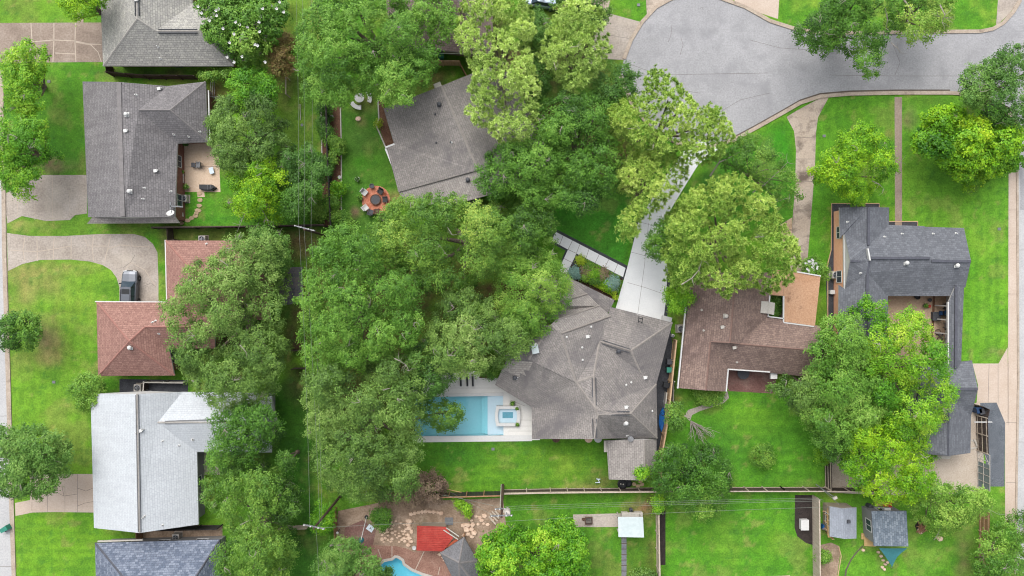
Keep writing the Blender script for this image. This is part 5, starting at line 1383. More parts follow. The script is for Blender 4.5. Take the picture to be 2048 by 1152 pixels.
# --- upper right
tree('oak_tree', 'dark street oak hanging over the road from the upper edge', 'tree', OAKS, 30,
     [(1590, 78), (1600, 45), (1640, 10), (1680, -40), (1790, -40), (1800, 40), (1775, 70), (1760, 115), (1745, 155), (1722, 160), (1710, 135), (1700, 165), (1718, 100), (1690, 112), (1672, 88), (1650, 115), (1625, 100)], 4.1, 8.5, 'oak_green', .5, lobe=1.3, tbias=-.17, dens=.9, holes=[(1755, 20, 16), (1762, 55, 14)])
tree('garden_tree', 'half bare grey twigged tree on the upper verge', 'tree', STREET, 31,
     [(1780, 10), (1800, -40), (1905, -40), (1905, 20), (1890, 60), (1850, 80), (1830, 92), (1800, 78)], 4.1, 7.1, 'olive', .3, lobe=1.2, dens=.6,
     bare=[([(1808, 0), (1822, 18), (1830, 36)], 7.8, .09), ([(1880, 10), (1890, 30), (1884, 44)], 7.4, .08), ([(1770, 15), (1775, 40), (1772, 56)], 7.4, .07), ([(1815, 40), (1822, 60)], 7.4, .06), ([(1782, 85), (1796, 98), (1800, 106)], 6.3, .05)], accent=[(1880, 40, 30, .15)])
tree('oak_tree', 'dark grey green oak at the corner of the street and the front lawn', 'tree', OAKS, 32,
     [(1924, 155), (1952, 120), (1985, 122), (2010, 92), (2060, 80), (2060, 250), (2010, 246), (1968, 232), (1930, 195)], 4.1, 7.8, 'deep', .5, lobe=1.35, tbias=.08)
tree('garden_tree', 'yellow green spreading tree on the sunny front lawn by the pavement', 'tree', STREET, 33,
     [(1828, 272), (1850, 235), (1880, 212), (1925, 228), (1965, 235), (2010, 250), (2055, 262), (2050, 330), (2000, 345), (1968, 360), (1945, 385), (1915, 350), (1870, 325), (1842, 305)], 3.2, 6.6, 'lime', .35, lobe=1.15, leaf=(.32, .18), tbias=-.1, tspread=1.5, accent=[(1860, 280, 45, -.15), (1990, 290, 40, .12), (2020, 330, 25, -.2)],
     bare=[([(1990, 248), (2005, 245), (2015, 250)], 5.9, .06)])
tree('garden_tree', 'lime green tree between the beige drive and the narrow brown path', 'tree', STREET, 34,
     [(1620, 342), (1640, 315), (1672, 300), (1680, 265), (1722, 250), (1760, 262), (1785, 300), (1795, 350), (1765, 362), (1735, 385), (1728, 412), (1708, 418), (1688, 400), (1655, 378), (1630, 360)], 4.0, 7.5, 'lime', .32, lobe=1.05, tbias=-.12, tspread=1.3, holes=[(1750, 300, 12)],
     bare=[([(1778, 330), (1790, 318), (1800, 325)], 5.5, .05), ([(1745, 362), (1758, 368), (1768, 378)], 5.5, .06), ([(1755, 310), (1775, 305), (1795, 310)], 5.5, .05)])
# --- lower right
tree('oak_tree', 'dark green oak over the right end of the brown roof', 'tree', OAKS, 40,
     [(1625, 700), (1640, 650), (1685, 625), (1722, 640), (1735, 700), (1760, 770), (1775, 840), (1745, 880), (1710, 880), (1680, 905), (1650, 905), (1615, 860), (1600, 800), (1620, 760)], 4.1, 8.5, 'oak_green', .55, lobe=1.4, tbias=.06, holes=[(1668, 870, 13), (1720, 820, 9)], accent=[(1645, 720, 30, -.1), (1690, 700, 30, .05)],
     bare=[([(1690, 670), (1700, 664), (1712, 668)], 8.5, .05)])
tree('garden_tree', 'yellow green tree filling the court of the slate house', 'tree', STREET, 41,
     [(1692, 640), (1705, 612), (1735, 600), (1768, 612), (1772, 640), (1820, 618), (1860, 645), (1862, 680), (1890, 690), (1905, 740), (1912, 790), (1888, 845), (1850, 868), (1790, 865), (1750, 810), (1725, 740), (1712, 690)], 4.1, 7.8, 'lime2', .45, lobe=1.25, tbias=-.04, tspread=1.3, holes=[(1790, 640, 9), (1772, 745, 14)], accent=[(1810, 680, 45, .14), (1720, 630, 30, -.15), (1880, 720, 30, -.2), (1770, 760, 35, -.25), (1880, 800, 35, -.05)],
     bare=[([(1855, 740), (1865, 752), (1872, 765)], 8.1, .06), ([(1888, 820), (1905, 815)], 7.1, .05), ([(1735, 770), (1745, 780)], 7.1, .05)])
tree('garden_tree', 'golden green tree over the pale gravel yard and back fence', 'tree', STREET, 42,
     [(1672, 900), (1700, 868), (1750, 840), (1815, 838), (1850, 862), (1870, 925), (1872, 975), (1850, 1000), (1800, 1005), (1745, 1002), (1715, 975), (1695, 950)], 4.0, 7.4, 'lime', .4, lobe=1.15, tbias=-.06, tspread=1.2, holes=[(1800, 935, 14), (1825, 948, 9)],
     bare=[([(1838, 905), (1850, 915), (1860, 912)], 5.9, .05)])
tree('oak_tree', 'feathery sage green tree over the lower edge of the brown roof', 'tree', OAKS, 43,
     [(1532, 785), (1548, 755), (1575, 735), (1605, 755), (1640, 720), (1690, 715), (1720, 740), (1720, 790), (1690, 820), (1655, 835), (1612, 850), (1590, 810), (1560, 795)], 3.4, 7.1, 'oak_sage', .4, lobe=1.2, tbias=.08, tspread=1.3, accent=[(1570, 770, 35, -.25)],
     bare=[([(1690, 760), (1700, 772)], 7.4, .05), ([(1660, 790), (1672, 800)], 7.4, .05)])
tree('garden_tree', 'mid green leggy tree behind the back gate beside the sheds', 'tree', STREET, 44,
     [(1820, 1008), (1850, 985), (1880, 965), (1930, 975), (1970, 985), (1985, 1010), (1965, 1030), (1940, 1045), (1910, 1060), (1885, 1075), (1858, 1055), (1832, 1040)], 3.5, 6.5, 'bush', .25, lobe=.95, tbias=.08, dens=.85, accent=[(1930, 1020, 35, .2)],
     bare=[([(1960, 1012), (1980, 1020), (2000, 1030)], 5.5, .05), ([(1868, 1080), (1875, 1070), (1880, 1056)], 4.0, .04)])
tree('oak_tree', 'rounded green tree in the bottom right corner beside the brown fence', 'tree', OAKS, 45,
     [(1946, 1112), (1962, 1075), (1990, 1050), (2010, 1030), (2060, 1025), (2060, 1200), (1970, 1200), (1950, 1150)], 3.2, 7.0, 'bush', .4, lobe=1.2, tbias=-.05)
tree('garden_tree', 'dark green crown with lime edges over the back fence by the small shed', 'tree', STREET, 46,
     [(1296, 940), (1318, 908), (1350, 888), (1385, 893), (1420, 888), (1452, 915), (1468, 948), (1452, 985), (1448, 1015), (1430, 1042), (1395, 1040), (1360, 1015), (1330, 985), (1305, 970)], 3.2, 7.0, 'bush', .35, lobe=1.05, tbias=-.15, dens=1.2, gap=.05, tspread=1.1, accent=[(1370, 940, 45, -.12), (1400, 1020, 40, .2), (1290, 950, 20, .2)])
tree('shrub', 'small bright twig of leaves overlapping the small shed roof', 'shrub', BUSH, 47, [(1272, 942), (1290, 932), (1302, 948), (1284, 958)], 3.2, 3.8, 'lime2', 0, lobe=.5)
tree('garden_tree', 'rounded lime green tree at the lower edge beside the dark pavilion', 'tree', STREET, 48,
     [(956, 1105), (972, 1072), (1005, 1048), (1050, 1062), (1085, 1062), (1112, 1036), (1148, 1050), (1168, 1085), (1178, 1150), (1170, 1210), (970, 1210)], 3.2, 6.6, 'lime2', .4, lobe=1.1, leaf=(.30, .17), tbias=-.1, tspread=1.3, accent=[(1060, 1110, 40, .15), (1110, 1140, 40, -.2), (1150, 1130, 25, -.2)])
# --- lower left
tree('oak_tree', 'dark patchy oak at the end of the pale grey roof', 'tree', OAKS, 50,
     [(418, 838), (462, 812), (510, 804), (552, 822), (572, 865), (540, 895), (520, 920), (480, 935), (445, 935), (412, 930), (425, 890), (432, 860)], 4.0, 7.8, 'oak_green', .4, lobe=1.2, tbias=-.1, dens=1.1, gap=.05, holes=[(500, 880, 8)],
     bare=[([(500, 870), (515, 880), (520, 892)], 6.3, .06)])
tree('oak_tree', 'yellowish olive open crowned oak beside the wires at the lower left', 'tree', OAKS, 51,
     [(402, 985), (412, 945), (450, 930), (500, 925), (545, 930), (575, 950), (600, 985), (602, 1020), (578, 1050), (600, 1085), (585, 1130), (560, 1210), (445, 1210), (440, 1150), (430, 1105), (470, 1070), (448, 1035), (412, 1015)], 3.4, 7.1, 'olive', .45, lobe=1.25, dens=.9, tbias=-.14, holes=[(500, 985, 16), (545, 1040, 16), (520, 1095, 11)],
     bare=[([(500, 960), (515, 955), (530, 962)], 7.1, .06), ([(480, 1050), (500, 1040), (515, 1045)], 7.1, .05)])
tree('garden_tree', 'small thin tree below the long narrow lawn by the wires', 'tree', STREET, 52,
     [(552, 905), (572, 898), (588, 920), (580, 945), (560, 942)], 4.0, 7.0, 'olive', .22, lobe=1.0, dens=.7, tbias=-.2)
tree('garden_tree', 'dark tree with bare twigs beside the kidney shaped pool', 'tree', STREET, 53,
     [(625, 1140), (645, 1095), (680, 1080), (720, 1085), (745, 1105), (762, 1130), (745, 1165), (700, 1210), (630, 1210)], 3.5, 7.0, 'deep', .3, lobe=1.0, tbias=.05, accent=[(660, 1130, 30, .45)],
     bare=[([(648, 1120), (655, 1135), (648, 1150)], 5.6, .06), ([(655, 1135), (672, 1130)], 5.6, .05)])
tree('garden_tree', 'dark leafy sprigs over the blue water of the kidney shaped pool', 'tree', STREET, 54,
     [(736, 1150), (752, 1138), (765, 1150), (776, 1128), (784, 1150), (792, 1200), (745, 1200)], 2.5, 4.5, 'deep', .15, lobe=.55, dens=.45, tbias=.05, base=(728, 1152))
tree('shrub', 'bright green creeper on the back fence by the crossarm pole', 'shrub', BUSH, 55, [(625, 1040), (640, 1005), (665, 1015), (668, 1050), (645, 1065), (628, 1055)], 1.6, 3.0, 'lime2', 0, lobe=.7, tbias=-.1)
tree('oak_tree', 'dense round dark green tree beside the left street', 'tree', OAKS, 56,
     [(-20, 880), (0, 858), (40, 862), (70, 845), (100, 862), (132, 880), (142, 918), (132, 955), (105, 985), (70, 1000), (30, 990), (-20, 985)], 3.2, 7.0, 'deep', .4, lobe=1.15, tbias=.1, dens=1.25, gap=0, bh=1.0)
tree('garden_tree', 'small green tree on the dry lawn beside the left street', 'tree', STREET, 57,
     [(-15, 665), (0, 640), (42, 624), (80, 640), (78, 672), (62, 695), (25, 698), (-10, 690)], 3.0, 6.0, 'bush', .28, lobe=.9, tbias=-.12, dens=1.25)
tree('garden_tree', 'pale green wispy tree beside the brown stained drive', 'tree', STREET, 58,
     [(4, 130), (15, 98), (50, 86), (92, 98), (92, 140), (70, 170), (80, 205), (60, 235), (20, 215), (8, 170)], 3.2, 6.6, 'lime2', .3, lobe=1.1, tbias=.02, dens=.85, accent=[(50, 115, 40, .1)])
tree('garden_tree', 'fresh green tree on the left front lawn before the dark grey house', 'tree', STREET, 59,
     [(-20, 230), (20, 210), (62, 232), (92, 250), (95, 290), (130, 300), (125, 318), (92, 322), (75, 350), (62, 400), (40, 395), (0, 370), (-20, 330)], 3.2, 6.6, 'lime2', .35, lobe=1.15, tbias=-.1, accent=[(40, 310, 40, -.05)])
tree('garden_tree', 'yellow green tree beside the grey roof at the upper left', 'tree', STREET, 60,
     [(118, 8), (135, -30), (215, -30), (216, 8), (190, 22), (160, 42), (138, 30)], 3.5, 7.0, 'lime', .25, lobe=1.0, tbias=-.1)
tree('shrub', 'round green shrub at the corner of the pale grey roof', 'shrub', BUSH, 61, [(140, 778), (158, 752), (190, 752), (208, 770), (200, 800), (178, 822), (155, 812)], 1.5, 3.2, 'bush', 0, lobe=.85, tbias=.05)
tree('shrub', 'purple brown leaved shrub along the back fence', 'shrub', BUSH, 62, [(815, 985), (838, 950), (870, 946), (892, 965), (888, 1000), (850, 1010), (760, 1010), (770, 990)], 1.6, 3.2, 'purple', 0, lobe=.85)
tree('shrub', 'brownish half dead shrub below the white flowering magnolia', 'shrub', BUSH, 63, [(536, 100), (560, 60), (585, 75), (590, 130), (575, 160), (545, 150)], 2.0, 4.5, 'brownleaf', 0, lobe=1.0, dens=.8)
tree('shrub', 'low leafy shrub row below the brown house by the curved path', 'shrub', BUSH, 64, [(1390, 784), (1420, 780), (1448, 784), (1440, 808), (1405, 808)], 0.7, 1.5, 'bush', 0, lobe=.6, tbias=.1)
tree('shrub', 'round shrub in its own soil ring on the back lawn', 'shrub', BUSH, 65, [(1506, 905), (1516, 893), (1536, 893), (1547, 908), (1545, 926), (1530, 934), (1512, 926)], 0.7, 2.0, 'bush', 0, lobe=.6, tbias=-.02, accent=[(1540, 925, 12, .25)])
tree('shrub', 'white flowering shrub beside the brick side wall and beige drive', 'shrub', BUSH, 66, [(1608, 545), (1612, 522), (1632, 514), (1650, 535), (1656, 555), (1640, 560), (1622, 552)], 1.0, 2.2, 'bush', 0, lobe=.6, accent=[(1645, 550, 15, .15)])
tree('garden_tree', 'thin grey green sapling by the side fence of the brown house', 'tree', STREET, 67, [(1332, 815), (1362, 808), (1372, 840), (1358, 862), (1336, 860)], 2.5, 4.5, 'olive', .12, lobe=.8, dens=.5, tbias=-.15)
tree('garden_tree', 'leafy bough of a low tree over the blue swimming pool', 'tree', STREET, 68, [(832, 815), (868, 804), (900, 802), (924, 814), (928, 838), (908, 856), (878, 860), (850, 848)], 3.5, 5.5, 'olive', .15, lobe=.75, dens=.45, tbias=-.1, base=(816, 842))
tree('shrub', 'green shrub between pool deck and left corner of the large roof', 'shrub', BUSH, 69, [(958, 740), (975, 728), (1000, 735), (1002, 752), (975, 756)], 1.0, 2.2, 'bush', 0, lobe=.6, tbias=-.1)
tree('shrub', 'spiky green shrub by the fence rails at the back lawn corner', 'shrub', BUSH, 70, [(1634, 900), (1648, 895), (1656, 915), (1650, 932), (1638, 925)], 0.8, 1.8, 'lime2', 0, lobe=.5)
tree('garden_tree', 'small tree under the fence rails between the two back yards', 'tree', STREET, 71, [(1648, 850), (1690, 845), (1705, 885), (1690, 925), (1660, 918), (1645, 880)], 3.0, 6.0, 'deep', .2, lobe=1.0, tbias=-.05)
tree('shrub', 'green shrub beside the sandy slope and leaning parasol pole', 'shrub', BUSH, 72, [(742, 1028), (755, 1018), (775, 1022), (782, 1045), (768, 1060), (748, 1050)], 1.0, 2.2, 'bush', 0, lobe=.6, tbias=-.15)
tree('shrub', 'pair of lime green leafy plants on bare soil by the utility pole', 'shrub', BUSH, 73, [(908, 1006), (922, 1002), (935, 1010), (942, 1022), (936, 1034), (924, 1022)], 0.5, 1.2, 'lime2', 0, lobe=.5, tbias=.15)
tree('shrub', 'weedy green patch on the lower edge beside the stepping path', 'shrub', BUSH, 74, [(1256, 1150), (1290, 1142), (1312, 1150), (1312, 1200), (1258, 1200)], 0.4, 1.0, 'oak_sage', 0, lobe=.6, tbias=-.1)
tree('shrub', 'green ground plant on the dirt triangle below the low shed', 'shrub', BUSH, 75, [(1638, 1108), (1650, 1102), (1658, 1114), (1648, 1126), (1638, 1122)], 0.3, 0.8, 'bush', 0, lobe=.4)
tree('vine', 'lime green vine on the light wood fence top by the stepping path', 'vine', None, 76, [(1308, 1000), (1318, 990), (1326, 1000), (1324, 1022), (1312, 1024)], 1.2, 2.1, 'lime2', 0, lobe=.4)
tree('vine', 'green creeper along the fence below the white flowering magnolia', 'vine', None, 77, [(398, 148), (440, 144), (462, 140), (462, 152), (430, 154), (400, 156)], 1.2, 2.0, 'bush', 0, lobe=.45, tbias=.1)
for i, (x, y, rr, mt, lb) in enumerate([(652, 265, 10, 'deep', 'dark leafy plant topmost in the long bed under the black fence'), (660, 280, 10, 'bush', 'green plant against the black fence above the middle of the bed'), (676, 290, 11, 'bush', 'spreading bluish green plant beside the white bed border'), (650, 245, 9, 'deep', 'small dark plant in the narrow bed strip left of the black fence'),
        (676, 378, 11, 'lime2', 'yellow green banana like plant beside the white bed border'), (662, 405, 11, 'bush', 'green plant at the lower part of the long bed'), (686, 443, 13, 'bush', 'broad leaved plant at the lowest end of the long bed'), (640, 420, 16, 'olive', 'pale cactus like plant left of the black fence'), (650, 330, 14, 'deep', 'dark shrub halfway down the long bed'), (648, 215, 11, 'deep', 'dark shrub at the top end of the long bed'), (665, 315, 8, 'olive', 'low olive plant in the middle of the long bed'), (668, 430, 7, 'bush', 'little plant near the low end of the white bed border')]):
    k_ = 8
    tree('shrub', lb, 'shrub', 'plants of the long bed', 100 + i, [(x + rr * 1.3 * math.cos(6.283 * j / k_), y + rr * 1.3 * math.sin(6.283 * j / k_)) for j in range(k_)], .4, 1.3, mt, 0, lobe=.5)
# plants in the front bed of the central house
k_ = 8
for i, (x, y, rr, mt, lb) in enumerate([(1160, 521, 6, 'hedge', 'single pale yellow tufted plant on black gravel at the bed end'), (1150, 546, 7, 'agave', 'blue grey agave in the left corner of the front bed'), (1224, 566, 8, 'agave', 'larger blue grey agave in the right part of the front bed'), (1178, 536, 6, 'bush', 'small green shrub by the upper hedge of the front bed'), (1185, 548, 6, 'lime2', 'light green plant in the middle of the front bed'), (1196, 546, 6, 'lime2', 'pale flowering plant right of the middle of the front bed'), (1204, 558, 6, 'lime2', 'white flecked plant above the clipped hedge in the front bed'),
        (1172, 552, 6, 'bush', 'green shrub near the left agave of the front bed'), (1188, 560, 6, 'deep', 'dark green shrub against the clipped hedge of the front bed'), (1206, 547, 7, 'purple', 'dark red leaved plant in the front bed'), (1170, 542, 5, 'purple', 'small dark red plant in the front bed near the walk'), (1215, 572, 6, 'lime2', 'green plant tucked left of the larger agave')]):
    tree('shrub', lb, 'shrub', 'plants of the front bed', 130 + i, [(x + rr * 1.3 * math.cos(6.283 * j / k_), y + rr * 1.3 * math.sin(6.283 * j / k_)) for j in range(k_)], .3, .9, mt, 0, lobe=.42, leaf=(.3, .1) if mt == 'agave' else (.2, .12), tbias=.05)


def hedge(label, path, wd, h0, mat, seed, cat='hedge'):
    rs = np.random.RandomState(seed)
    pts = [P(x, y, 0) for x, y in path]; cen, nr = [], []
    for a, b_ in zip(pts[:-1], pts[1:]):
        L = (b_ - a).length; n_ = int(L * 260)
        t = rs.uniform(0, 1, n_)[:, None]; e = (b_ - a) / L; s_ = np.array([-e.y, e.x, 0])
        u = rs.uniform(-1, 1, n_)[:, None]; z = h0 * (1 - .25 * u ** 2) * np.where(rs.rand(n_, 1) < .6, 1, rs.rand(n_, 1))
        c = np.array(a) + t * np.array(b_ - a) + s_ * u * wd / 2; c[:, 2:] = z + rs.normal(0, .03, (n_, 1))
        cen.append(c); nr.append(s_ * u * .7 + np.array([0, 0, .7]))
    cen = np.concatenate(cen); nr = np.concatenate(nr)
    V = leaf_faces(rs, cen, nr, .15, .1, .4); off = np.array([pts[0].x, pts[0].y, 0])
    root = thing('hedge', label, cat, (pts[0].x, pts[0].y, 0), 'clipped hedges of the front bed')
    me = np_mesh('foliage', V - off, np.arange(len(V)).reshape(-1, 4), M[mat], ('tint', np.clip(rs.normal(.5, .2, len(cen)), 0, 1), 'FLOAT'), 'FACE')
    o = bpy.data.objects.new('foliage', me); COL.objects.link(o); o.parent = root
    return root
hedge('yellow green clipped hedge curving round the bare soil by the large house', [(1154, 548), (1170, 556), (1195, 570), (1222, 584), (1230, 590), (1229, 600)], 0.8, 0.7, 'hedge', 5)
hedge('dark green low hedge along the white walk side of the front bed', [(1168, 522), (1178, 528), (1205, 541), (1225, 552), (1238, 558)], 0.8, 0.5, 'bush', 6)
hedge('dark green low hedge along the drive side of the front bed', [(1239, 560), (1236, 570), (1231, 584)], 0.6, 0.5, 'bush', 7)

# magnolia flowers: part of their tree, each one of a few petals
mg = [o for o in bpy.data.objects if o.name == 'magnolia_tree'][0]
rs = random.Random(4)
for (x, y) in [(397, 14), (404, 27), (433, 22), (438, 19), (434, 32), (447, 58), (449, 11), (469, 69), (472, 45), (483, 77), (486, 27), (480, 50), (496, 55), (486, 69), (511, 90), (455, 115), (485, 114), (469, 125), (520, 64), (516, 92), (519, 45), (526, 18), (543, 12), (554, 18), (568, 25), (531, 125), (522, 34), (560, 5), (420, 42), (460, 86)]:
    p = P(x, y, 8.3 + rs.uniform(-.5, .8)); mb = MB()
    for k in range(7):
        a = k * .9 + rs.random(); r_ = .14 + .04 * (k % 2)
        c = Vector((math.cos(a), math.sin(a), 0)); s_ = Vector((-math.sin(a), math.cos(a), 0))
        mb.face([p, p + c * r_ * .6 + s_ * .1 + Vector((0, 0, .08)), p + c * r_ * 1.2 + Vector((0, 0, .14 + .05 * (k % 2))), p + c * r_ * .6 - s_ * .1 + Vector((0, 0, .08))])
    mb.build('flower', M['white'], mg)
fl = [o for o in bpy.data.objects if o.get('label', '').startswith('white flowering shrub')][0]
for k in range(40):
    a = rs.random() * 6.28; q_ = math.sqrt(rs.random()) * 13
    p = P(1622 + q_ * math.cos(a), 532 + q_ * math.sin(a), 2.2 + rs.random() * .5); mb = MB()
    for j in range(5):
        b_ = j * 1.257; c = Vector((math.cos(b_), math.sin(b_), .4)); s_ = Vector((-math.sin(b_), math.cos(b_), 0))
        mb.face([p, p + c * .09 + s_ * .05, p + c * .18, p + c * .09 - s_ * .05])
    mb.build('flower', M['white'], fl)
# ================================================================ fences, poles, wires
def fence(label, pts, h, mat, group='garden fences', rails=2, side=1, board=.14, post=2.4, cap=None, name='fence', gap=.012, railm=None):
    W = [P(x, y, 0) for x, y in pts]
    root = thing(name, label, 'fence', (W[0].x, W[0].y, 0), group)
    pn, rl = MB(), MB(); rs = random.Random(int(W[0].x * 10)); posts = []
    for a, b_ in zip(W[:-1], W[1:]):
        e = b_ - a; L = e.length; e.normalize(); s_ = Vector((-e.y, e.x, 0)) * side; rz = math.atan2(e.y, e.x)
        n_ = max(1, int(L / board))
        for k in range(n_):
            c = a + e * (k + .5) * L / n_
            hh = h + rs.uniform(-.03, .03)
            pn.box((c.x + rs.uniform(-.006, .006), c.y, hh / 2), (L / n_ - gap, .02, hh), rz)
        for k in range(rails):
            z = .25 + (h - .5) * k / max(1, rails - 1)
            c = (a + b_) / 2 + s_ * .03
            rl.box((c.x, c.y, z), (L, .05, .09), rz)
        if cap:
            c = (a + b_) / 2
            rl.box((c.x, c.y, h + .045), (L, .14, .04), rz)
        m_ = max(1, int(round(L / post)))
        for k in range(m_ + 1):
            posts.append((a + e * L * k / m_ + s_ * .085, rz))
    pn.build('board_panel', M[mat], root)
    if rl.f: build_each(rl, 'rail', M[railm or mat], root)
    for p, rz in posts:
        mb = MB(); mb.box((p.x, p.y, h / 2), (.1, .1, h + .05), rz); mb.build('post', M[railm or mat], root)
    return root

fence('dark wood fence below the dark grey house, running under the wires', [(318, 457), (440, 456), (560, 454), (655, 452)], 1.8, 'fence_dark', rails=2, cap=True, side=-1)
fence('black wood fence through the middle of the long planting bed', [(659, 207), (661, 300), (666, 400), (668, 455)], 1.7, 'fence_black', cap=True, railm='fence_black')
fence('weathered fence behind the grey house at the upper left', [(229, 152), (300, 158), (400, 159)], 1.8, 'fence_dark', side=-1)
fence('short dark fence return beside the grey house at the upper left', [(229, 152), (227, 135)], 1.8, 'fence_dark')
fence('charcoal fence beside the pale grey house and above the blue grey roof', [(286, 1053), (360, 1052), (445, 1050)], 1.7, 'fence_black', side=1)
fence('short brown fence return between pale grey and blue grey roofs', [(285, 1054), (286, 1085)], 1.6, 'fence_brown')
fence('black back fence below the large oak and left of the utility pole', [(842, 986), (900, 985), (1003, 982)], 1.9, 'fence_black', rails=0, cap=True, gap=.03, railm='fence_brown')
fence('dark brown back fence with rails and posts facing the large lawn', [(1006, 979), (1100, 977), (1200, 976), (1312, 975)], 1.8, 'fence_dark', side=1, rails=2, cap=True, railm='fence_grey')
fence('dark brown back fence behind the right hand lawns', [(1313, 975), (1450, 974), (1560, 974), (1650, 974), (1752, 976)], 1.8, 'fence_dark', side=1, rails=1, cap=True, railm='fence_grey')
fence('weathered wood fence between stepping path and mulch strip', [(1311, 990), (1312, 1060), (1314, 1165)], 1.8, 'fence_grey', side=-1, cap=True)
fence('light weathered fence left of the low shed', [(1624, 990), (1625, 1060), (1626, 1165)], 2.0, 'fence_grey', rails=1, cap=True, side=1)
fence('tan topped side fence between large house and brown house', [(1346, 678), (1337, 760), (1330, 830), (1318, 900), (1316, 965)], 1.9, 'fence_tan', side=-1, cap=True)
fence('dark boarded fence with pale rails beside the corner garage', [(1952, 830), (1954, 900)], 2.1, 'fence_dark', rails=3, side=-1, railm='fence_grey')
fence('brown paling fence behind the bottom right tree', [(1958, 1015), (1958, 1060), (1957, 1165)], 1.9, 'fence_brown', rails=3, side=-1, railm='fence_tan')
fence('short grey fence with three rails between back lawn and gravel yard', [(1649, 918), (1650, 974)], 1.9, 'fence_dark', rails=3, side=-1, railm='fence_grey')
fence('tan wood fence with a bin behind it beside the upper pine', [(853, 131), (920, 131)], 1.9, 'fence_tan', rails=2, side=-1)
fence('slanting dark fence joining the tan fence to the angled roof', [(920, 131), (938, 165)], 1.6, 'fence_brown')
fence('wood fence with pale top rail beside the black gravel strip', [(297, 778), (298, 762), (376, 763)], 1.2, 'fence_dark', cap=True, railm='offwhite')
fence('grey fence at the foot of the narrow lawn under the wires', [(565, 1052), (620, 1050)], 1.5, 'fence_grey')
fence('brown fence at the left end of the sandy yard', [(672, 1015), (676, 1080)], 1.7, 'fence_brown', rails=2, side=1)
fence('small dark gate fence above the red brown wing', [(346, 456), (348, 482), (360, 482)], 1.7, 'fence_dark')
fence('low dark fence in the shade between two oaks', [(590, 700), (618, 700), (618, 735), (590, 735)], 1.5, 'fence_dark')
fence('white boarded side fence at the corner of the brown house', [(1342, 760), (1341, 800)], 1.6, 'offwhite', rails=1)

# chain link run
W0 = thing('wire_fence', 'thin metal wire fence below the magnolia', 'fence', P(428, 150), 'garden fences')
mb = MB(); pp = [P(429, 150), P(430, 198), P(446, 199)]
for a, b_ in zip(pp[:-1], pp[1:]):
    for z in (.15, .6, 1.1): mb.tube([a + Vector((0, 0, z)), b_ + Vector((0, 0, z))], .03)
build_each(mb, 'rail', M['greymetal'], W0)
for a in pp:
    mb = MB(); mb.cyl((a.x, a.y, 0), .05, 1.2, 8); mb.build('post', M['greymetal'], W0)
# mesh gate beside the garage
g_ = thing('sliding_gate', 'tall pale steel frame gate with grey green mesh beside the dark gravel', 'gate', P(1955, 902))
a, b_, c = P(1955, 902), P(1955, 922), P(1955, 972)
def frame(mb, a, b_, h, bars, r=.04):
    for z in (.1, h): mb.tube([a + Vector((0, 0, z)), b_ + Vector((0, 0, z))], r)
    for k in range(bars + 1):
        q_ = a.lerp(b_, k / bars); mb.tube([q_, q_ + Vector((0, 0, h))], r)
mb = MB(); frame(mb, a, c, 2.2, 5); mb.tube([a + Vector((0, 0, 1.1)), c + Vector((0, 0, 1.1))], .04); mb.tube([a + Vector((0, 0, .2)), b_ + Vector((0, 0, 1.1))], .03); mb.tube([b_ + Vector((0, 0, .2)), a + Vector((0, 0, 1.1))], .03)
mb.tube([a + Vector((0, 0, 1.2)), b_ + Vector((0, 0, 2.1))], .03)
mb.build('frame', M['offwhite'], g_)
mb = MB(); q_ = b_.lerp(c, .5); mb.box((q_.x + .05, q_.y, 1.12), (.02, (b_ - c).length, 2.1)); mb.build('mesh_panel', M['mesh'], g_)
mb = MB(); mb.box((P(1945, 838).x, P(1945, 838).y, 1.9), (2.2, .1, .12)); mb.build('top_rail', M['white'], g_)
fence('dark boarded bin screen at the top of the dark gravel', [(1948, 808), (1962, 815), (1958, 832)], 1.6, 'fence_dark', rails=1, side=-1)


def upole(label, px, py, h, arm=None, arm_rz=0.0, r=.17, transformer=False):
    b_ = P(px, py, 0)
    t = thing('utility_pole', label, 'utility pole', b_, 'utility poles')
    mb = MB(); mb.tube([b_ + Vector((0, 0, -.2)), b_ + Vector((0, 0, h))], [r, r * .7], 10); mb.build('pole', M['pole'], t)
    if arm:
        for dz in arm:
            mb = MB(); mb.box((b_.x, b_.y + .15, h - dz), (2.4 if dz < 1 else 1.6, .12, .14), arm_rz)
            am = mb.build('crossarm', M['greymetal'], t)
            for s_ in (-1.05, -.35, .5, 1.05):
                k = 1 if dz < 1 else .65
                mb = MB(); mb.lathe((b_.x + s_ * k * math.cos(arm_rz), b_.y + .15 + s_ * k * math.sin(arm_rz), h - dz + .07), [(.03, 0), (.07, .05), (.05, .1), (.08, .16), (.02, .22)], 8); mb.build('insulator', M['white'], am)
    if transformer:
        mb = MB(); c = b_ + Vector((.62, -.1, h - 2.6)); mb.cyl(c, .34, 1.0, 16); mb.lathe(c + Vector((0, 0, 1.0)), [(.34, 0), (.3, .1), (.02, .16)], 16); mb.box((b_.x + .3, b_.y, h - 2.0), (.3, .1, .5))
        tr = mb.build('transformer', M['offwhite'], t)
        mb = MB(); mb.cyl(c + Vector((.1, -.1, 1.1)), .05, .3, 8); mb.cyl(c + Vector((-.1, .12, 1.1)), .05, .3, 8); mb.build('bushing', M['greymetal'], tr)
        mb = MB(); mb.tube([b_ + Vector((-.22, .05, 0)), b_ + Vector((-.2, .05, h * .75))], .06); mb.build('conduit', M['offwhite'], t)
    return t
HP = 11.5
upole('dark utility pole with transformer at the back fence', 1006, 970, 12.0, (.15, 2.4), .03, transformer=True)
upole('utility pole with pale crossarm beside the narrow lawn', 681, 992, HP, (.15,), -.2)
upole('utility pole with white crossarm among the oaks below the long bed', 655, 472, HP - 2, (.15,), -.25)

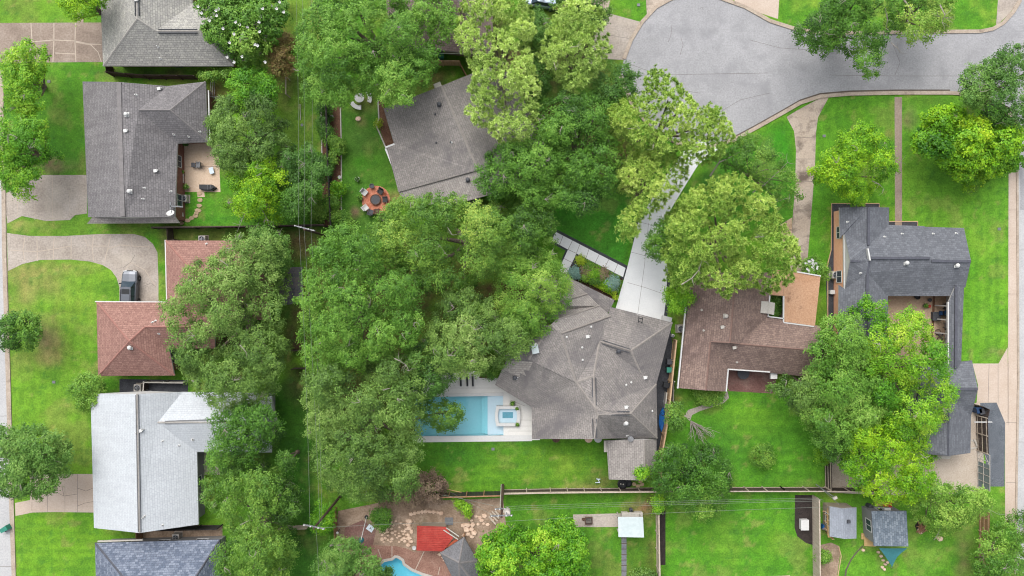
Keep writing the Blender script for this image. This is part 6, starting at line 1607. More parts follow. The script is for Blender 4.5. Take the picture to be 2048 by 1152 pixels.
def wire(label, a, za, b_, zb, sag=.5, group='overhead wires', r=.013):
    A, B = P(a[0], a[1], za), P(b_[0], b_[1], zb); mb = MB()
    pts = []
    for k in range(25):
        t = k / 24; p = A.lerp(B, t); p.z -= 4 * sag * t * (1 - t); pts.append(p)
    mb.tube(pts, r, 4)
    o = mb.build('wire', M['wire']); tag(o, label, 'wire', group)
    return o
wire('leftmost long wire from the upper edge to the white crossarm', (590, -80), 9.6, (597, 455), 9.4)
wire('middle long wire from the upper edge to the white crossarm', (603, -80), 9.6, (608, 458), 9.4)
wire('rightmost of the wires over the narrow upper lawn', (622, -80), 8.6, (622, 458), 8.6)
wire('leftmost wire between the white crossarm and the crossarm at the lower left', (598, 455), 9.4, (620, 1056), 11.4)
wire('middle wire between the two crossarm poles', (608, 458), 9.4, (640, 1056), 11.4)
wire('lower cable between the two crossarm poles', (622, 458), 8.6, (644, 1050), 9.8)
wire('wire running out of view below the lower left crossarm', (632, 1060), 11.4, (640, 1300), 11.4)
wire('drooping wire from the lower left crossarm to the pole with the transformer', (640, 1056), 11.4, (1000, 1044), 11.8, .5)
wire('upper wire along the back fence right of the pole with the transformer', (1010, 1013), 10.0, (1640, 996), 9.0, .25)
wire('second wire along the back fence right of the pole with the transformer', (1010, 1017), 9.8, (1645, 999), 9.0, .25)
wire('third wire along the back fence right of the pole with the transformer', (1010, 1021), 9.6, (1648, 1002), 9.0, .25)
wire('lowest long wire right of the pole with the transformer', (1008, 1043), 11.8, (1660, 1014), 10.6, .4)
wire('thin service wire from the pole with transformer to the left', (1004, 1016), 9.8, (885, 990), 5.5, .2, r=.018)
wire('thin guy wire from the pole with transformer towards the purple shrub', (1004, 1040), 11.6, (897, 982), .2, 0, r=.018)
wire('thin service wire across the upper oak to the pale pine', (855, 106), 8.0, (990, 105), 6.0, .2, r=.03)
wire('service wire from the corner light to the low shed', (1632, 968), 6.0, (1680, 1010), 3.2, .1, r=.03)
t = thing('light_mast', 'slanting white metal mast at the corner of the back fences', 'mast', P(1668, 990))
mb = MB(); mb.tube([P(1632, 969, .3), P(1668, 994, 3.6)], .06); mb.build('pole', M['greymetal'], t)
mb = MB(); mb.box(P(1670, 996, 3.6), (.5, .3, .2), .5); mb.build('lamp_head', M['offwhite'], t)

# ================================================================ vehicles
def make_car(label, paint, px, py, rz):
    p = P(px, py, 0)
    t = thing('car', label, 'car', (p.x, p.y, 0), 'parked cars', rz)
    def loft(secs, mat, name, par=t):
        mb = MB()
        for i, s_ in enumerate(secs):
            y, w_, zl, zs, zt, wt = s_
            mb.v += [(-w_ * .92, y, zl), (-w_, y, (zl + zs) / 2), (-w_ * .98, y, zs), (-wt, y, zt), (0, y, zt + .03), (wt, y, zt), (w_ * .98, y, zs), (w_, y, (zl + zs) / 2), (w_ * .92, y, zl)]
        k = 9
        for i in range(len(secs) - 1):
            for j in range(k - 1):
                mb.f.append([i * k + j, i * k + j + 1, (i + 1) * k + j + 1, (i + 1) * k + j]); mb.m.append(0)
            mb.f.append([i * k + k - 1, i * k, (i + 1) * k, (i + 1) * k + k - 1]); mb.m.append(0)
        mb.f.append(list(range(k))); mb.m.append(0)
        mb.f.append([(len(secs) - 1) * k + j for j in range(k)][::-1]); mb.m.append(0)
        return mb.build(name, M[mat], par, local=True, smooth=False)
    loft([(-2.35, .78, .35, .75, .95, .66), (-2.2, .92, .28, .95, 1.08, .8), (-1.2, .96, .25, 1.0, 1.10, .82), (.6, .96, .25, .98, 1.06, .82), (1.0, .95, .25, .95, 1.02, .80), (1.9, .92, .27, .86, .95, .74), (2.25, .84, .3, .74, .84, .62), (2.38, .7, .36, .6, .7, .5)], paint, 'body')
    gm = MB()   # glasshouse
    lo = [(-.84, -2.2, 1.05), (.84, -2.2, 1.05), (.84, 1.05, 1.0), (-.84, 1.05, 1.0)]; hi = [(-.64, -1.9, 1.62), (.64, -1.9, 1.62), (.62, .25, 1.64), (-.62, .25, 1.64)]
    for i in range(4):
        j = (i + 1) % 4; gm.face([lo[i], lo[j], hi[j], hi[i]])
    gm.build('window', M['glass'], t, local=True)
    rm = MB(); rm.prism([(-.66, -1.95), (.66, -1.95), (.66, -.3), (.62, .28), (0, .36), (-.62, .28), (-.66, -.3)], 1.6, 1.68); rm.build('roof', M[paint], t, local=True)
    sm = MB(); sm.box((0, -.25, 1.685), (.95, .62, .02)); sm.build('sunroof', M['black'], t, local=True)
    for s_ in (-1, 1):
        mm = MB(); mm.box((s_ * 1.03, .72, 1.06), (.22, .14, .16)); mm.build('mirror', M['black'], t, local=True)
        mm = MB(); mm.tube([(s_ * .58, -1.7, 1.70), (s_ * .58, .0, 1.72)], .025); mm.build('roof_rail', M['black'], t, local=True)
        mm = MB(); mm.box((s_ * .58, 2.22, .74), (.4, .28, .14), s_ * -.35); mm.build('headlight', M['white'], t, local=True)
        mm = MB(); mm.box((s_ * .78, -2.24, .9), (.24, .2, .2)); mm.build('tail_light', M['redmetal'], t, local=True)
        mm = MB()
        for y in (-.75, .35): mm.tube([(s_ * .84, y, 1.04), (s_ * .64, y - .05, 1.64)], .035, 4)
        mm.build('pillar', M['black'], t, local=True)
        for y in (-1.42, 1.42):
            wm = MB(); cc = Vector((s_ * .86, y, .36))
            for k in range(18):
                a0, a1 = 6.283 * k / 18, 6.283 * (k + 1) / 18
                q = lambda r_, a, x: (cc.x + x, cc.y + r_ * math.cos(a), cc.z + r_ * math.sin(a))
                wm.face([q(.36, a0, -.12), q(.36, a1, -.12), q(.36, a1, .12), q(.36, a0, .12)])
                wm.face([q(.22, a0, .125 * s_), q(.36, a0, .12 * s_), q(.36, a1, .12 * s_), q(.22, a1, .125 * s_)])
            wo = wm.build('wheel', M['black'], t, local=True)
            wm = MB()
            for k in range(5):
                a = 6.283 * k / 5
                wm.face([q(.03, a - 1, .11 * s_), q(.21, a - .22, .13 * s_), q(.21, a + .22, .13 * s_), q(.03, a + 1, .11 * s_)])
            wm.build('rim', M['greymetal'], wo, local=True)
    gmb = MB(); gmb.box((0, 2.36, .62), (.9, .05, .16)); gmb.build('grille', M['black'], t, local=True)
    wp = MB(); wp.tube([(-.5, .98, 1.06), (-.05, .86, 1.12)], .015); wp.tube([(.1, .98, 1.06), (.5, .86, 1.12)], .015); wp.build('wiper', M['black'], t, local=True)
    return t
M['carpaint'] = plain('dark_silver_paint', C(128, 132, 140), .25, .04, 2, .5)
M['carpaint2'] = plain('silver_blue_paint', C(170, 186, 206), .25, .04, 2, .4)
make_car('dark silver car with a sunroof parked nose out against the red brown house', 'carpaint', 266, 579, R(-1.5))
make_car('pale blue car half hidden under the tree at the upper edge', 'carpaint2', 1080, 4, R(80))

# ================================================================ small things, one builder of each kind
def proto_ac():
    t = thing('air_conditioner', '', 'air conditioner', (0, 0, 0))
    mb = MB(); mb.box((0, 0, .38), (.85, .85, .76)); mb.build('casing', M['offwhite'], t, local=True)
    mb = MB(); mb.lathe((0, 0, .77), [(.36, 0), (.38, .03), (.33, .05), (.30, .01)], 20); mb.build('fan_ring', M['greymetal'], t, local=True)
    mb = MB(); mb.cyl((0, 0, .765), .3, .006, 18)
    mb.build('fan_well', M['black'], t, local=True)
    mb = MB()
    for k in range(4):
        a = k * 1.571; mb.face([(.05 * math.cos(a - .6), .05 * math.sin(a - .6), .785), (.27 * math.cos(a - .3), .27 * math.sin(a - .3), .78), (.27 * math.cos(a + .3), .27 * math.sin(a + .3), .80), (.05 * math.cos(a + .6), .05 * math.sin(a + .6), .79)])
    mb.cyl((0, 0, .77), .08, .06, 10); mb.build('fan_blade', M['greymetal'], t, local=True)
    mb = MB(); mb.box((0, 0, .02), (1.05, 1.05, .04)); mb.build('base_slab', M['drive_old'], t, local=True)
    return t
AC = proto_ac()
spots = [(372, 398, 'white air conditioner at the right wall of the dark grey house'), (409, 479, 'air conditioner above the upper red brown roof wing'), (281, 774, 'air conditioner on black gravel above the pale grey roof'), (1359, 657, 'air conditioner between the large house and the brown house'), (1666, 550, 'air conditioner against the brick side wall of the slate house'), (357, 1071, 'dark topped air conditioner between pale and blue grey roofs')]
for i, (x, y, lb) in enumerate(spots):
    p = P(x, y)
    if i == 0: AC.location = p; AC['label'] = lb; AC['group'] = 'air conditioners'
    else: copy_thing(AC, p, [.1, 0, 0, .05, 0, 0][i], lb, 'air conditioners')


def bin_(label, px, py, mat, lid=None, rz=0.0, lying=False):
    p = P(px, py); t = thing('wheeled_bin', label, 'bin', (p.x, p.y, 0), 'wheeled bins', rz)
    def part(name, mb, m_):
        o = mb.build(name, M[m_], t, local=True)
        if lying: o.rotation_euler = (R(-84), 0, 0); o.location = (0, -.45, .33)
        return o
    mb = MB(); b = len(mb.v)
    mb.box((0, 0, .5), (.5, .58, .96), 0, 0, 1.18); part('body', mb, mat)
    mb = MB(); mb.box((0, .02, 1.03), (.62, .74, .08)); mb.box((0, .36, 1.0), (.5, .06, .05)); part('lid', mb, lid or mat)
    for s_ in (-1, 1):
        mb = MB(); mb.tube([(s_ * .25, .3, .1), (s_ * .31, .3, .1)], .1, 12); part('wheel', mb, 'black')
    mb = MB(); mb.tube([(-.24, .42, .95), (.24, .42, .95)], .02); part('handle', mb, 'black')
    return t
bin_('green bin with its lid open lying at the left kerb', 14, 1056, 'teal', None, R(-60), True)
bin_('turquoise bin beside the large house, behind the tan topped fence', 1336, 738, 'teal', rz=R(90))
bin_('dark bin next to the turquoise bin beside the large house', 1337, 722, 'darkgrey', rz=R(90))
bin_('black bin by the side fence below the turquoise bin', 1330, 768, 'black', rz=R(80))
bin_('green bin behind the tan fence near the upper pine', 884, 117, 'teal')
bin_('dark bin in the screen beside the corner garage', 1953, 820, 'darkgrey', rz=.3)
bin_('second bin in the screen beside the corner garage, nearest the garage', 1947, 818, 'navy', rz=.2)


def chair(label, px, py, rz, mat, group, cat='chair'):
    p = P(px, py); t = thing('garden_chair', label, cat, (p.x, p.y, 0), group, rz)
    mb = MB(); mb.box((0, 0, .42), (.6, .6, .07)); mb.build('seat', M[mat], t, local=True)
    mb = MB(); mb.box((0, -.34, .72), (.6, .07, .62), 0, 0, 1.0, R(14)); mb.build('backrest', M[mat], t, local=True)
    for s_ in (-1, 1):
        mb = MB(); mb.box((s_ * .32, .0, .62), (.08, .6, .04)); mb.build('armrest', M[mat], t, local=True)
        for y in (-.26, .26):
            mb = MB(); mb.box((s_ * .28, y, .2), (.06, .06, .4)); mb.build('leg', M[mat], t, local=True)
    return t
# brick circle with fire pit
mb = MB(); c0 = P(752, 400); mb.cyl((c0.x, c0.y, 0), 1.78, .05, 40); setting(mb.build('brick_circle', M['firebrick']))
t = thing('fire_pit', 'dark round fire pit in the middle of the brick circle', 'fire pit', c0)
mb = MB(); mb.lathe((c0.x, c0.y, .05), [(.62, 0), (.68, .3), (.62, .34), (.55, .3), (.5, .2)], 28); mb.build('rim', M['rust'], t)
mb = MB(); mb.cyl((c0.x, c0.y, .3), .6, .05, 24); mb.build('cover', M['darkgrey'], t)
G_ = 'chairs round the fire pit'
chair('dark chair upper right of the fire pit', 762, 384, R(150), 'black', G_)
chair('dark chair right of the fire pit', 771, 400, R(95), 'black', G_)
chair('white chair upper left of the fire pit', 731, 386, R(-130), 'white', G_)
chair('white chair lower left of the fire pit', 733, 416, R(-50), 'white', G_)
chair('dark chair below left of the fire pit', 743, 425, R(-20), 'darkgrey', G_)
chair('brown chair directly below the fire pit', 755, 423, R(5), 'rust', G_)
def pot(label, px, py, r, mat, plant=None, seed=1, h=.5, group='garden pots', z=0):
    p = P(px, py, z); t = thing('plant_pot', label, 'plant pot', p, group)
    mb = MB(); mb.lathe(p, [(r * .6, 0), (r * .95, h * .85), (r * 1.05, h * .9), (r * 1.05, h), (r * .85, h), (r * .8, h * .8), (.01, h * .8)], 18); mb.build('pot', M[mat], t)
    if plant:
        rs = np.random.RandomState(seed); n_ = 90
        d = rs.normal(0, 1, (n_, 3)); d[:, 2] = np.abs(d[:, 2]); d /= np.linalg.norm(d, axis=1)[:, None]
        cen = d * r * 1.4 * rs.uniform(.4, 1, (n_, 1)) + np.array([0, 0, h])
        V = leaf_faces(rs, cen, d + np.array([0, 0, .4]), .24, .1)
        me = np_mesh('plant', V, np.arange(len(V)).reshape(-1, 4), M[plant], ('tint', rs.uniform(.2, .8, n_), 'FLOAT'), 'FACE')
        o = bpy.data.objects.new('plant', me); COL.objects.link(o); o.parent = t
    return t
pot('round dark planter on the upper rim of the brick circle', 745, 373, .3, 'darkgrey')
pot('small terracotta bowl between the two dark chairs', 771, 388, .16, 'terracotta', h=.2)
pot('white round pot with a plant on the shady lawn above the fire pit', 716, 359, .3, 'white', 'deep', 3)
pot('white round pot at the white bed border', 680, 355, .2, 'white', h=.3)
pot('second white pot beside the black fence in the long bed', 671, 366, .22, 'white', 'bush', 5)
pot('white urn near the top of the long bed', 665, 234, .2, 'white', h=.4)
pot('green potted plant left of the brick circle', 722, 397, .3, 'darkgrey', 'bush', 8)
pot('potted palm on the upper corner of the spa wall', 1025, 806, .25, 'offwhite', 'bush', 9, .4)
pot('potted plant on the right corner of the spa wall', 1034, 816, .2, 'offwhite', 'olive', 10, .4)
pot('potted plant below the spa', 1035, 848, .22, 'offwhite', 'olive', 11, .4)
pot('dark round pot against the slate eave in the sandy court', 1831, 594, .3, 'black')
pot('small dark pot in the sandy court', 1857, 600, .22, 'darkgrey', h=.35)
pot('potted plant beside the orange stool in the sandy court', 1847, 611, .22, 'darkgrey', 'bush', 12)
pot('black pot in the patio corner under the dark grey eave', 375, 289, .28, 'black', 'deep', 13)
pot('terracotta pot with plant beside the white patio bench', 368, 345, .22, 'terracotta', 'olive', 14)
pot('large leafy potted plant by the dark bin on the tan patio', 376, 375, .3, 'offwhite', 'bush', 15)
pot('small white pot at the top of the brown back lawn', 721, 213, .15, 'white', h=.2)
tree('shrub', 'yellow green clipped ball at the kink of the bed border by the angled roof', 'shrub', BUSH, 90, [(748, 249), (752, 243), (760, 243), (763, 250), (759, 256), (751, 255)], .4, .9, 'hedge', 0, lobe=.45, leaf=(.12, .08))
# curved white benches and their table
def bench(label, px, py, a0, a1):
    p = P(px, py); t = thing('curved_bench', label, 'bench', p, 'white curved benches'); mb = MB()
    c = P(722, 198); r0, r1 = .95, 1.45; n_ = 8
    arcp = [(c.x + r * math.cos(R(a)), c.y + r * math.sin(R(a))) for r, rng in ((r1, range(n_ + 1)), (r0, range(n_, -1, -1))) for a in [a0 + (a1 - a0) * k / n_ for k in rng]]
    mb.prism(arcp, .36, .46); mb.build('seat', M['white'], t)
    for k in (1, n_ - 1):
        a = R(a0 + (a1 - a0) * k / n_); mb = MB(); mb.box((c.x + 1.2 * math.cos(a), c.y + 1.2 * math.sin(a), .18), (.3, .3, .36), a); mb.build('leg', M['offwhite'], t)
bench('white curved bench below the small round table', 712, 210, 205, 275)
bench('white curved bench right of the small round table', 734, 197, -25, 45)
p = P(721, 198); t = thing('round_table', 'small round white table between the curved benches', 'table', p)
mb = MB(); mb.cyl((p.x, p.y, .6), .6, .08, 24); mb.build('tabletop', M['white'], t)
mb = MB(); mb.cyl((p.x, p.y, 0), .22, .6, 12); mb.build('pedestal', M['offwhite'], t)

# tan patio of the dark grey house
chair('grey lounge chair in the middle of the tan patio', 400, 331, R(90), 'midgrey', 'patio furniture')
p = P(398, 331); t = thing('side_table', 'small grey table beside the lounge chair on the tan patio', 'table', P(390, 331), 'patio furniture')
p = P(390, 331); mb = MB(); mb.box((p.x, p.y, .45), (.5, .55, .06)); mb.build('tabletop', M['darkgrey'], t)
for sx in (-.2, .2):
    for sy in (-.2, .2): mb = MB(); mb.box((p.x + sx, p.y + sy, .21), (.05, .05, .42)); mb.build('leg', M['darkgrey'], t)
p = P(425, 342); t = thing('low_table', 'pale turquoise board table at the right edge of the tan patio', 'table', p, 'patio furniture')
mb = MB(); mb.box((p.x, p.y, .3), (.55, .8, .06), .25); mb.build('tabletop', M['ledge_plaster'], t); mb = MB(); mb.box((p.x, p.y, .13), (.3, .5, .26), .25); mb.build('base', M['greymetal'], t)
p = P(418, 376); t = thing('covered_lounger', 'black pointed cover over furniture at the lower edge of the tan patio', 'cover', p, 'patio furniture')
mb = MB()
o1 = [(-1.05, .38), (.55, .36), (1.05, -.0), (.6, -.4), (-.35, -.42), (-1.0, -.2)]
mb.prism([(p.x + a, p.y + b_) for a, b_ in o1], 0, .45); mb.prism([(p.x + a * .85, p.y + b_ * .7) for a, b_ in o1], .45, .62); mb.build('cover', M['black'], t)
mb = MB(); mb.tube([(p.x + .1, p.y + .3, .64), (p.x + .15, p.y - .3, .64)], .03); mb.tube([(p.x + .45, p.y + .25, .64), (p.x + .55, p.y - .2, .64)], .03); mb.build('strap', M['midgrey'], t)
t = thing('bench', 'pale grey bench against the patio wall of the dark grey house', 'bench', P(366, 358), 'patio furniture')
p = P(366, 358); mb = MB(); mb.box((p.x, p.y, .45), (.6, 1.15, .08)); mb.build('seat', M['offwhite'], t); mb = MB(); mb.box((p.x - .3, p.y, .75), (.07, 1.15, .55)); mb.build('backrest', M['offwhite'], t)
for sy in (-.45, .45): mb = MB(); mb.box((p.x, p.y + sy, .2), (.5, .08, .4)); mb.build('leg', M['midgrey'], t)
t = thing('storage_box', 'dark square box by the bench on the tan patio', 'box', P(362, 374), 'patio furniture'); p = P(362, 374)
mb = MB(); mb.box((p.x, p.y, .35), (.6, .6, .7)); mb.build('body', M['black'], t); mb = MB(); mb.box((p.x, p.y, .73), (.66, .66, .06)); mb.build('lid', M['darkgrey'], t)
t = thing('storage_box', 'brown woven box under the eave at the top of the tan patio', 'box', P(364, 319), 'patio furniture'); p = P(364, 319)
mb = MB(); mb.box((p.x, p.y, .3), (.5, .75, .6)); mb.build('body', M['rust'], t); mb = MB(); mb.box((p.x, p.y, .63), (.56, .8, .06)); mb.build('lid', M['rust'], t)
t = thing('kettle_grill', 'black round grill at the corner of the dark grey house', 'grill', P(364, 422)); p = P(364, 422)
mb = MB(); mb.lathe((p.x, p.y, .5), [(.05, 0), (.3, .12), (.34, .3), (.3, .45), (.05, .55)], 18); mb.build('bowl', M['black'], t)
for a in (0, 2.1, 4.2): mb = MB(); mb.tube([(p.x + .2 * math.cos(a), p.y + .2 * math.sin(a), .55), (p.x + .35 * math.cos(a), p.y + .35 * math.sin(a), 0)], .03); mb.build('leg', M['greymetal'], t)
t = thing('garden_table', 'white folding table beside the round grill', 'table', P(366, 431)); p = P(366, 431)
mb = MB(); mb.box((p.x, p.y, .7), (.75, .5, .05), .1); mb.build('tabletop', M['white'], t); mb = MB(); mb.box((p.x - .25, p.y, .34), (.05, .4, .68)); mb.box((p.x + .25, p.y, .34), (.05, .4, .68)); mb.build('leg', M['greymetal'], t)

def slab(name, label, cat, px, py, sx, sy, h, mat, group, seed, n=7):
    rs = random.Random(seed); p = P(px, py); mb = MB(); a0 = rs.random() * 6.28
    pts = []
    for k in range(n):
        a = 6.283 * k / n; r_ = rs.uniform(.82, 1.12)
        pts.append((p.x + math.cos(a) * sx * r_, p.y + math.sin(a) * sy * r_))
    mb.prism(pts, -.02, h * .7); c = inset(pts, min(sx, sy) * .15); mb.prism(c, h * .7, h)
    o = mb.build(name, M[mat]); me = o.data
    for v in me.vertices: v.co.x -= p.x; v.co.y -= p.y
    o.location = (p.x, p.y, .02)
    return tag(o, label, cat, group)
G_ = 'stepping stones of the curved path'
for i, (x, y) in enumerate([(399, 387), (400, 400), (399, 411), (396, 421), (393, 426), (391, 432), (383, 436), (375, 441), (363, 446)]):
    slab('stepping_stone', 'tan stepping stone in the curved path below the tan patio', 'stepping stone', x, y, .34 if i not in (3, 7) else .45, .28, .06, 'flag', G_, i)
rs = random.Random(11); n_ = 0
G_ = 'pale rocks of the sandy yard'
zones = [((760, 1040), (815, 1085), 46, .22, 'pale broken rock in the spread beside the red roof'), ((822, 1020), (890, 1030), 9, .34, 'rounded tan rock in the row above the red roof'), ((816, 1042), (826, 1096), 8, .34, 'flat tan rock in the column left of the red roof'), ((925, 1048), (950, 1075), 10, .36, 'large pink tan rock in the heap above the dark pavilion'), ((935, 1030), (985, 1050), 10, .28, 'tan rock strewn between heap and utility pole'), ((880, 1108), (900, 1140), 6, .24, 'small tan rock edging beside the dark pavilion')]
pts_ = []
for (a, b_, cnt, sz, lb) in zones:
    k = 0; tr = 0
    while k < cnt and tr < 600:
        tr += 1
        x, y = rs.uniform(a[0], b_[0]), rs.uniform(a[1], b_[1])
        if (a[0], a[1]) == (822, 1020): x = a[0] + (b_[0] - a[0]) * k / cnt; y = 1028 - 6 * math.sin(k / cnt * 3.1)
        if (a[0], a[1]) == (816, 1042): y = a[1] + (b_[1] - a[1]) * k / cnt
        if (a[0], a[1]) == (880, 1108): x = 880 + 30 * k / cnt; y = 1108 + 36 * k / cnt
        if any((x - u) ** 2 + (y - v) ** 2 < (sz * 16 * 1.5) ** 2 for u, v in pts_): 
            if cnt > 9 or tr > 300: continue
        pts_.append((x, y)); s2 = sz * rs.uniform(.75, 1.2)
        slab('rock', lb, 'rock', x, y, s2, s2 * rs.uniform(.55, 1), sz * rs.uniform(.35, .8), 'rock', G_, n_, rs.randint(4, 6)); n_ += 1; k += 1
G_ = 'flagstones at the small shed'
for i, (x, y) in enumerate([(1268, 968), (1276, 972), (1284, 969), (1281, 963)]):
    slab('flagstone', 'tan flagstone on soil below the small shed roof', 'flagstone', x, y, .3, .24, .06, 'flag', G_, 60 + i)
for i, (x, y, lb) in enumerate([(1878, 1076, 'single pale boulder on the lawn below the leggy tree')]):
    slab('rock', lb, 'rock', x, y, .4, .35, .3, 'rock', None, 70 + i)
G_ = 'pale stones on the lower right lawn'
for i, (x, y) in enumerate([(1726, 1100), (1756, 1104), (1762, 1112), (1766, 1120), (1770, 1128), (1774, 1124), (1768, 1138), (1764, 1134)]):
    slab('rock', 'pale small stone on the grass below the teal shade sail' if i else 'pale small stone on the grass below the plywood deck', 'rock', x, y, .22, .18, .12, 'rock', G_, 80 + i)

# swimming pool spa
M['spa_tile'] = plain('spa_tile', C(104, 176, 196), .4, .08)
c = P(1016, 830); t = thing('spa', 'raised white walled spa at the end of the pool ledge', 'spa', (c.x, c.y, 0))
def ringpoly(x0, x1, y0, y1, bulge, n_=8):
    pts = []
    for k in range(n_ + 1): pts.append((x0 - bulge * math.sin(math.pi * k / n_), y1 + (y0 - y1) * k / n_))
    for k in range(n_ + 1): pts.append((x1 + bulge * math.sin(math.pi * k / n_), y0 + (y1 - y0) * k / n_))
    return pts
outer, inner = pxl(ringpoly(993, 1038, 811, 851, 3)), pxl(ringpoly(998, 1032, 817, 845, 2))
mb = MB(); n_ = len(outer); zt = .45
for i in range(n_):
    j = (i + 1) % n_
    o0, o1, i0, i1 = outer[i], outer[j], inner[i], inner[j]
    mb.face([(*o0, zt), (*o1, zt), (*i1, zt), (*i0, zt)][::1]); mb.face([(*o0, -.3), (*o1, -.3), (*o1, zt), (*o0, zt)]); mb.face([(*i0, zt), (*i1, zt), (*i1, -.2), (*i0, -.2)])
mb.build('wall', M['white'], t)
mb = MB(); mb.prism(inner, .03, .06); mb.build('bench', M['ledge_plaster'], t)
mb = MB(); mb.prism(pxl([(1005, 824), (1026, 824), (1026, 836), (1005, 836)]), .06, .075); mb.build('well', M['spa_tile'], t)
mb = MB(); mb.sheet(inner, .34); mb.build('water', M['water'], t)
G_ = 'dark slots in the pool deck'
for x in (921, 934, 945):
    a = P(x, 748); b_ = P(x + 1, 772); mb = MB(); mb.bar([(a.x, a.y), (b_.x, b_.y)], .22, .02, .30); o = mb.build('lounger_rail', M['black']); tag(o, 'black narrow rail lying across the white pool deck', 'rail', G_)

# things on the lawns and side yards
def box_thing(name, label, cat, px, py, sx, sy, sz, mat, rz=0., lid=None, group=None):
    p = P(px, py); t = thing(name, label, cat, p, group, rz)
    mb = MB(); mb.box((0, 0, sz * .45), (sx, sy, sz * .9), 0, 0, .96); mb.build('body', M[mat], t, local=True)
    mb = MB(); mb.box((0, 0, sz * .95), (sx * 1.04, sy * 1.04, sz * .1)); mb.build('lid', M[lid or mat], t, local=True)
    return t
G_ = 'small ground covers in the lawns'
for x, y, lb in ((98, 163, 'grey blue meter cover on the upper left lawn'), (1648, 272, 'pale blue meter cover on the lawn beside the beige drive'), (986, 898, 'pale square drain cover on the lawn below the pool'), (108, 764, 'grey round cover on the lawn left of the pale grey house'), (1277, 10, 'pale cover on the lawn at the turning circle'), (1998, 458, 'white small cover on the sunny lawn beside the pavement')):
    box_thing('meter_cover', lb, 'cover', x, y, .36, .32, .06, 'midgrey', group=G_)
box_thing('meter_box', 'white box on black gravel beside the brick side wall', 'box', 1661, 584, .55, .5, .6, 'white')
box_thing('storage_box', 'white storage box on the black mulch bed', 'box', 1606, 1047, .95, 1.25, .6, 'white')
box_thing('firewood_box', 'dark square table in the sandy court', 'table', 1869, 632, .95, 1.05, .5, 'darkgrey')
t = thing('grill_cart', 'navy covered grill against the narrow slate wing', 'grill', P(1887, 626)); p = P(1887, 626)
mb = MB(); mb.box((p.x, p.y, .4), (1.1, .55, .8)); mb.build('body', M['black'], t); mb = MB(); mb.lathe((p.x, p.y, .8), [(.45, 0), (.4, .15), (.05, .25)], 14); mb.build('lid', M['navy'], t); mb = MB(); mb.box((p.x - .75, p.y, .72), (.4, .5, .05)); mb.build('side_shelf', M['navy'], t)
chair('grey chair above the navy grill in the sandy court', 1889, 612, R(-90), 'darkgrey', 'court furniture')
chair('grey chair below the navy grill in the sandy court', 1890, 650, R(-90), 'midgrey', 'court furniture')
t = thing('bench', 'long black bench along the narrow slate wing', 'bench', P(1892, 672), 'court furniture'); p = P(1892, 668)
mb = MB(); mb.box((p.x, p.y, .42), (.5, 1.5, .08)); mb.build('seat', M['black'], t)
for sy in (-.6, .6): mb = MB(); mb.box((p.x, p.y + sy, .19), (.4, .08, .38)); mb.build('leg', M['black'], t)
t = thing('stool', 'small orange stool in the sandy court', 'stool', P(1855, 612)); p = P(1855, 612)
mb = MB(); mb.cyl((p.x, p.y, .38), .2, .06, 14); mb.build('seat', M['redmetal'], t)
for a in (0.5, 2.6, 4.7): mb = MB(); mb.tube([(p.x + .12 * math.cos(a), p.y + .12 * math.sin(a), .4), (p.x + .22 * math.cos(a), p.y + .22 * math.sin(a), 0)], .025); mb.build('leg', M['redmetal'], t)
t = thing('bicycle', 'black bicycle lying on the floor of the sandy court', 'bicycle', P(1876, 671)); p = P(1876, 671)
def torus(mb, c, R0, r, ax=0.0, n1=20):
    pts = [c + Vector((R0 * math.cos(6.2832 * k / n1), R0 * math.sin(6.2832 * k / n1), .05 * math.sin(6.28 * k / n1 + ax))) for k in range(n1 + 1)]
    mb.tube(pts, r, 5)
for s_ in ((-.1, .45), (.12, -.5)):
    mb = MB(); torus(mb, p + Vector((s_[0], s_[1], .12)), .33, .03); mb.build('wheel', M['black'], t)
mb = MB(); w0, w1 = p + Vector((-.1, .45, .14)), p + Vector((.12, -.5, .14)); s0 = p + Vector((.35, .15, .16)); s1 = p + Vector((.45, -.3, .16)); bb = p + Vector((.02, 0, .14))
for a, b_ in ((w0, s0), (w0, bb), (bb, s0), (s0, s1), (bb, s1), (s1, w1)): mb.tube([a, b_], .03, 5)
mb.build('frame', M['greymetal'], t)
mb = MB(); mb.tube([s1 + Vector((.1, -.2, 0)), s1, s1 + Vector((.2, .1, .1))], .02); mb.build('handlebar', M['greymetal'], t); mb = MB(); mb.box(s0 + Vector((.12, .02, .02)), (.12, .24, .06)); mb.build('saddle', M['black'], t)

# blue kayaks and gear at the side of the central house
t = thing('kayak', 'bright blue kayak in the side yard of the large house', 'kayak', P(1324, 832)); p = P(1324, 832)
def hull(mb, c, L, W_, h, rz):
    n_ = 11; rows = []
    for k in range(n_):
        u = -1 + 2 * k / (n_ - 1); w_ = W_ / 2 * (1 - abs(u) ** 2.4) + .02; zt = h + .12 * u * u
        rows.append([(u * L / 2, -w_, zt * .75), (u * L / 2, -w_ * .5, .05 + .1 * u * u), (u * L / 2, w_ * .5, .05 + .1 * u * u), (u * L / 2, w_, zt * .75), (u * L / 2, w_ * .5, zt), (u * L / 2, -w_ * .5, zt)])
    M_ = Matrix.Translation(c) @ Matrix.Rotation(rz, 4, 'Z'); b = len(mb.v)
    for r_ in rows: mb.v += [tuple(M_ @ Vector(v)) for v in r_]
    for k in range(n_ - 1):
        for j in range(6):
            i = (j + 1) % 6; mb.f.append([b + k * 6 + j, b + k * 6 + i, b + (k + 1) * 6 + i, b + (k + 1) * 6 + j]); mb.m.append(0)
    for k, rv in ((0, False), (n_ - 1, True)): mb.f.append([b + k * 6 + j for j in range(6)]); mb.m.append(0)
mb = MB(); hull(mb, P(1323, 838), 3.0, .72, .38, R(86)); mb.build('hull', M['blue'], t)
